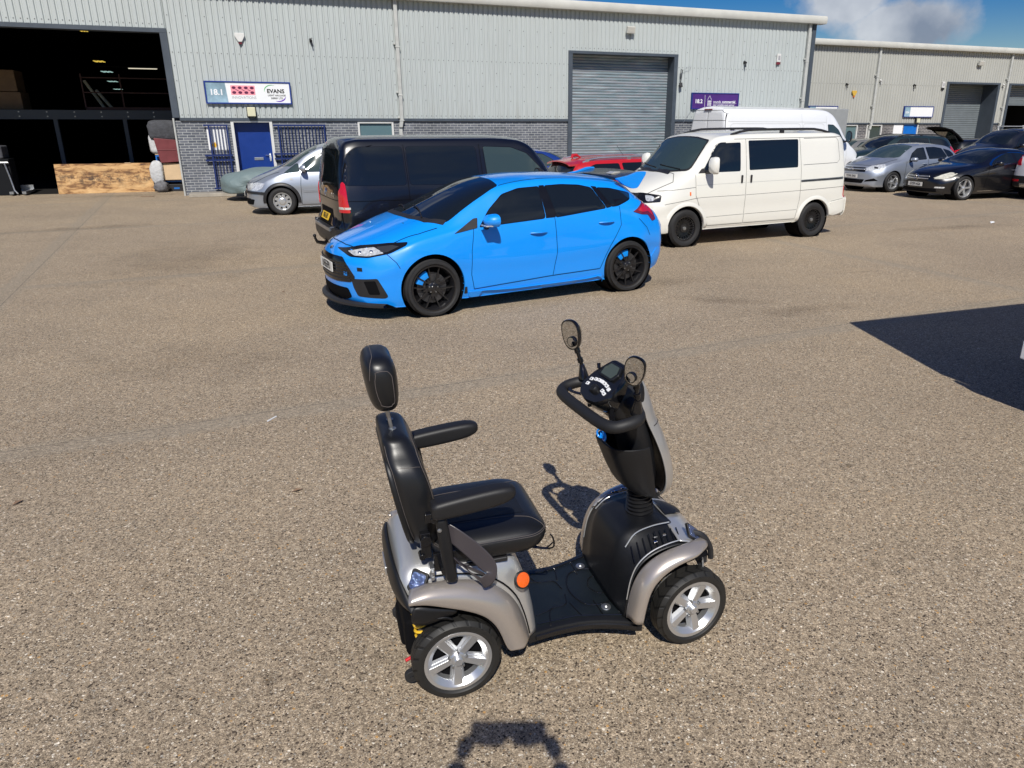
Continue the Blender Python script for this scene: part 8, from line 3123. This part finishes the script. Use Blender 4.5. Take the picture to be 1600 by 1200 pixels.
# rack with goods beside the bay post
t = bay('storage_rack', 'blue steel rack loaded with wrapped goods just inside the bay beside the brick pier', 'rack', -3.05, 1.85)
b = MB()
for x in (0, .78):
    for y in (0, .6):
        b.box(x, x + .04, y, y + .04, 0, 1.10)
for z in (.28, 1.06):
    b.box(.04, .78, 0, .04, z, z + .05)
    b.box(.04, .78, .60, .64, z, z + .05)
b.build('uprights', 'blue_steel', t, smooth=False)
b = MB()
b.box(0, .82, 0, .64, .335, .355)
b.box(0, .82, 0, .64, 1.115, 1.135)
b.build('shelf', 'ply_new', t, smooth=False)
t = bay('grey_crate', 'black plastic crate with small blue label on the lowest rack level', 'crate', -2.80, 1.75)
b = MB()
b.box(0, .50, 0, .45, 0.0, .22)
b.build('crate_body', 'plastic', t, bevel=.01)
b = MB()
b.box(.14, .30, -.006, 0, .07, .12)
b.build('crate_label', 'blue_steel', t, smooth=False)
t = bay('plywood_box', 'clean pale plywood box beside the white sack in the rack', 'box', -2.86, 1.70, .36)
b = MB()
b.box(0, .52, 0, .40, 0, .50)
b.build('box_panels', 'ply_new', t, smooth=False, bevel=.004)
soft('white_sack', 'crumpled white sack between the blue upright and the pale plywood box', 'sack', -3.05, 1.75, .22, (.40, .36, .72), 'sack', .7, .06, 3)
t = bay('maroon_panel', 'padded maroon vinyl panel with a pleat above the pale plywood box', 'panel', -2.98, 1.62, .88)
b = MB()
m = Matrix.Rotation(radians(4), 4, 'Y')
b.prism(round_poly([(.08, 0), (.62, .03), (.60, .68), (-.02, .74)], .03), .09, frame((0, .09, 0), (1, 0, 0), (0, 0, 1)))
b.build('pad', 'maroon_pad', t, bevel=.025, seg=3)
b = MB()
b.box(.03, .60, -.012, .004, .375, .395)
b.build('pleat', 'maroon_pad', t, bevel=.005)
soft('foam_slab', 'white foam slab squeezed behind the maroon padded panel', 'foam', -2.78, 2.05, 1.14, (.80, .5, .60), 'sack', .35, .02, 5)
soft('quilted_bundle', 'big dark grey quilted bundle on top of the loaded blue rack', 'bundle', -2.70, 2.0, 1.52, (.92, .62, .62), 'quilt', .5, .05, 8)
soft('grey_rag_bag', 'crumpled grey bag on the ground at the foot of the blue rack', 'bag', -2.98, 1.55, 0, (.42, .34, .32), 'rag', .8, .12, 11)
# left side of the bay
t = bay('tool_cabinet', 'dark cabinet with grey cover at the left edge of the open bay', 'cabinet', -7.75, 1.9)
b = MB()
b.box(0, .80, 0, .6, 0, 1.05)
b.build('cabinet_body', 'inside', t, smooth=False, bevel=.01)
b = MB()
b.box(-.05, .70, -.03, .62, 1.05, 1.42)
b.build('cover', 'quilt', t, bevel=.05, seg=3)
t = bay('pallet_trolley', 'grey pallet trolley with a steel handle standing beside the dark cabinet', 'trolley', -7.05, 1.72)
b = MB()
b.tube([(0, .1, .95), (.06, .08, .6), (.12, .05, .15), (.2, 0, .05)], .022, n=8)
b.tube([(-.1, .1, .95), (.1, .1, .95)], .02, n=8)
b.build('trolley_handle', 'steel', t)
b = MB()
b.box(0, .10, -.05, .9, .05, .12)
b.box(.32, .42, -.05, .9, .05, .12)
b.box(0, .42, .85, .95, .05, .25)
b.build('trolley_forks', 'steel', t, smooth=False)
for k, (z, h) in enumerate(((2.47, .55), (3.03, .66))):
    t = bay('cardboard_box', ('lower' if k == 0 else 'upper') + ' brown cardboard box of the stack on the mezzanine edge', 'box', -8.7, 5.3, z, group='boxes stacked on the mezzanine')
    b = MB()
    b.box(0, 1.62 - .06 * k, 0, 1.0, 0, h - .01)
    b.build('carton', 'card', t, smooth=False, bevel=.01)
    b = MB()
    b.box(.7, .78, -.003, 0, 0.01, h - .02)
    b.build('tape', 'card', t, smooth=False)
for k, (x, a, L) in enumerate(((-5.45, 28, 1.15), (-5.20, 34, .85))):
    t = bay('pipe_offcut', ('longer' if k == 0 else 'shorter') + ' grey pipe leaning on the dark mezzanine rail', 'pipe', x + .5, 7.0, 2.46)
    b = MB()
    b.cyl((0, 0, 0), (-L * sin(radians(a)), 0, L * cos(radians(a))), .055, n=12)
    b.build('pipe_wall', 'pipe', t)


# bay lights, lit
def emit(name, col, st):
    m, t_, b_ = newmat(name)
    b_.inputs['Emission Color'].default_value = (*col, 1)
    b_.inputs['Emission Strength'].default_value = st
    b_.inputs['Base Color'].default_value = (*col, 1)
    return m


M['glow_warm'] = emit('lamp_glow_warm', (1.0, .72, .12), .65)
M['glow_cool'] = emit('lamp_glow_cool', (.55, .85, .80), .55)
M['glow_tube'] = emit('lamp_glow_tube', (1.0, .93, .72), .75)
for k, (s_, d_, w, mat, lb) in enumerate(((-4.92, 5.2, .22, 'glow_warm', 'nearest yellow high bay lamp under the roof of the open bay'), (-6.84, 19.5, .45, 'glow_warm', 'second yellow high bay lamp in the row inside the open bay'),
                                          (-7.87, 28.1, .55, 'glow_cool', 'third lamp of the row a pale green one inside the open bay'), (-9.40, 40.1, .60, 'glow_cool', 'fourth lamp of the row pale green deep inside the bay'), (-11.2, 54.7, .65, 'glow_cool', 'farthest pale green lamp of the row inside the bay'))):
    t = bay('bay_lamp', lb, 'lamp', s_, d_, 4.9, group='lamps in a row inside the bay')
    b = MB()
    b.box(-w / 2, w / 2, -w, w, .03, .10)
    b.build('lamp_housing', 'inside', t, smooth=False)
    b = MB()
    for q in range(3):
        x = -w * .36 + q * w * .36
        b.box(x - w * .10, x + w * .10, -w * .9, w * .9, 0, .03)
    b.build('lamp_tubes', mat, t, smooth=False)
t = bay('strip_light', 'single lit fluorescent tube high inside the open bay', 'lamp', -4.16, 8.0, 3.95)
b = MB()
b.box(0, .95, -.03, .03, 0, .028)
b.build('tube', 'glow_tube', t, smooth=False)
b = MB()
b.box(-1.0, 1.0, -.02, .02, .04, .07)
b.build('batten', 'inside', t, smooth=False)

# litter on the yard
b = MB()
b.add([(0, 0, .004), (.10, .02, .03), (.13, .10, .012), (.04, .11, .035), (.07, .05, .045)], [(0, 1, 4), (1, 2, 4), (2, 3, 4), (3, 0, 4), (0, 3, 2, 1)])
o = b.build('paper_scrap', 'white', smooth=False)
o.location = (9.58, 16.06, 0)
tag(o, 'small crumpled white paper scrap lying alone on the far right of the yard', 'litter')
for k, (x, y, a, L, mt, lb) in enumerate(((-2.05, 4.95, 1.25, .10, 'white', 'thin white straw lying near the slab joint left of the scooter'), (-11.9, 22.0, .2, .35, 'card', 'flat torn cardboard scrap lying near the bay and kerb corner'))):
    b = MB()
    b.box(-L / 2, L / 2, -.004 if k == 0 else -.09, .004 if k == 0 else .09, .001, .008)
    o = b.build('straw' if k == 0 else 'card_scrap', mt, smooth=False)
    o.location = (x, y, 0)
    o.rotation_euler = (0, 0, a)
    tag(o, lb, 'litter')
rnd = random.Random(5)
LV = [(-1.50, 3.85, 'small dry leaf left of the scooter headrest on open concrete'), (-3.05, 3.70, 'small dark leaf near the left picture edge'), (-4.9, 9.55, 'dark leaf on the yard left of the black van'), (-3.45, 9.2, 'dark leaf below the van tow bar on open yard'), (.35, 5.9, 'small dark leaf between blue hatchback and scooter mirror')]
for x, y, lb in LV:
    b = MB()
    a = rnd.uniform(0, 6)
    w = .018
    b.grid([[(-.035, 0, .004), (0, -w, .012), (.035, 0, .004)], [(-.035, .001, .004), (0, 0, .005), (.035, .001, .004)], [(-.035, .002, .004), (0, w, .014), (.035, .002, .004)]])
    o = b.build('fallen_leaf', 'card', smooth=False)
    o.location = (x, y, 0)
    o.rotation_euler = (0, 0, a)
    tag(o, lb, 'leaf')

# ------------------------------------------------------------------ the photographer (only the shadow is in the picture)
def skinned(name, pts, edges, rad, mat, parent, sub=2):
    me = bpy.data.meshes.new(name)
    me.from_pydata([Vector(p) for p in pts], edges, [])
    o = link(name, me, parent)
    sk = o.modifiers.new('skin', 'SKIN')
    for i, r in enumerate(rad):
        me.skin_vertices[0].data[i].radius = r if isinstance(r, tuple) else (r, r)
    me.skin_vertices[0].data[0].use_root = True
    sk.use_smooth_shade = True
    sd = o.modifiers.new('sub', 'SUBSURF')
    sd.levels = sd.render_levels = sub
    me.materials.append(M[mat])
    return o


M['skin'] = pbr('skin', (.48, .27, .19), .5)
M['shirt'] = pbr('navy_shirt', (.02, .03, .06), .85)
M['jeans'] = pbr('jeans', (.05, .07, .12), .85)
M['hair'] = pbr('hair', (.05, .03, .02), .7)
ps = thing('person', 'person in navy shirt and jeans holding up a phone with both hands behind the viewpoint', 'person', (0, 0, 0))
P = [(0, -.42, .98), (0, -.42, 1.15), (0, -.41, 1.35), (0, -.40, 1.50), (0, -.38, 1.60), (0, -.34, 1.70), (0, -.35, 1.80),
     (-.10, -.42, .92), (-.11, -.41, .50), (-.12, -.43, .09), (-.12, -.34, .04),
     (.10, -.42, .92), (.11, -.38, .50), (.12, -.40, .09), (.12, -.31, .04),
     (-.19, -.40, 1.47), (-.235, -.24, 1.66), (-.155, -.055, 2.015), (.19, -.40, 1.47), (.235, -.24, 1.66), (.185, -.055, 2.015)]
E_ = [(0, 1), (1, 2), (2, 3), (3, 4), (4, 5), (5, 6), (0, 7), (7, 8), (8, 9), (9, 10), (0, 11), (11, 12), (12, 13), (13, 14), (3, 15), (15, 16), (16, 17), (3, 18), (18, 19), (19, 20)]
Rd = [(.16, .11), (.145, .10), (.17, .11), (.12, .08), (.055, .055), (.085, .095), (.07, .08), .085, .055, .04, .035, .085, .055, .04, .035, .06, .052, .040, .06, .050, .036]
body = skinned('body', P, E_, Rd, 'skin', ps)
skinned('shirt', [(0, -.42, .98), (0, -.42, 1.15), (0, -.41, 1.35), (0, -.40, 1.49), (-.19, -.40, 1.47), (-.25, -.29, 1.58), (.19, -.40, 1.47), (.28, -.29, 1.58)], [(0, 1), (1, 2), (2, 3), (3, 4), (4, 5), (3, 6), (6, 7)], [(.175, .125), (.16, .115), (.185, .125), (.12, .09), .075, .06, .075, .06], 'shirt', ps)
skinned('trousers', [(0, -.42, .98), (-.10, -.42, .90), (-.11, -.41, .50), (-.12, -.43, .13), (.10, -.42, .90), (.11, -.38, .50), (.12, -.40, .13)], [(0, 1), (1, 2), (2, 3), (0, 4), (4, 5), (5, 6)], [(.17, .12), .10, .07, .055, .10, .07, .055], 'jeans', ps)
b = MB()
b.lathe([(0, .10), (.06, .085), (.095, .04), (.10, -.02), (.092, -.06)], 20, Matrix.Translation((0, -.365, 1.77)) @ Matrix.Rotation(.2, 4, 'X'))
b.build('hair', 'hair', ps)
b = MB()
b.tube([(0, -.245, 1.735), (0, -.225, 1.712), (0, -.242, 1.70)], [.008, .013, .009], n=8)
b.build('nose', 'skin', ps)
for sx in (-1, 1):
    b = MB()
    b.lathe([(0, .011), (.008, .008), (.011, 0), (.008, -.008), (0, -.011)], 12, Matrix.Translation((sx * .032, -.262, 1.745)))
    b.build('eye', 'ink', ps)
    # hand: palm, four fingers closed on the phone edge, thumb on its face
    wx = -.155 if sx < 0 else .185
    hx = -.112 if sx < 0 else .138
    wr = Vector((wx, -.055, 2.015))
    pc = Vector((hx - sx * -.012, -.035, 2.095))
    pts, ed, rd = [wr, wr.lerp(pc, .5), pc], [(0, 1), (1, 2)], [.027, .030, .032]
    hand = skinned('hand', pts, ed, rd, 'skin', ps, 1)
    for q in range(4):
        zz = 2.135 - q * .020
        k0 = pc + Vector((0, .004, zz - 2.095))
        fin = [k0, Vector((hx - sx * .000, -.018, zz + .004)), Vector((hx - sx * .022, -.015 - .002 * q, zz + .004)), Vector((hx - sx * (.040 - .004 * abs(q - 1)), -.017, zz))]
        skinned('finger', fin, [(0, 1), (1, 2), (2, 3)], [.0095, .009, .0085, .007], 'skin', hand, 1)
    skinned('finger', [pc, Vector((hx - sx * .055, -.030, 2.062)), Vector((hx - sx * .118, -.028, 2.064))], [(0, 1), (1, 2)], [.022, .018, .014], 'skin', hand, 1)  # extra finger under the phone, added to thicken the cast shadow
    skinned('thumb', [pc + Vector((0, 0, -.02)), Vector((hx - sx * .008, -.052, 2.095)), Vector((hx - sx * .030, -.050, 2.112))], [(0, 1), (1, 2)], [.012, .010, .008], 'skin', hand, 1)
ph = thing('phone', 'black phone held level in both hands of the photographer', 'phone', (.013, -.034, 2.122))
b = MB()
b.box(-.100, .100, -.004, .004, -.042, .042)
b.build('phone_body', 'gloss_black', ph, bevel=.003)
b = MB()
b.box(-.096, .096, -.0052, -.0042, -.039, .039)
b.build('phone_screen', 'screen', ph, smooth=False)
b = MB()
for z in (-.018, .0, .018):
    b.cyl((-.060, .004, z), (-.060, .006, z), .006, n=12)
b.build('lenses', 'glass', ph)
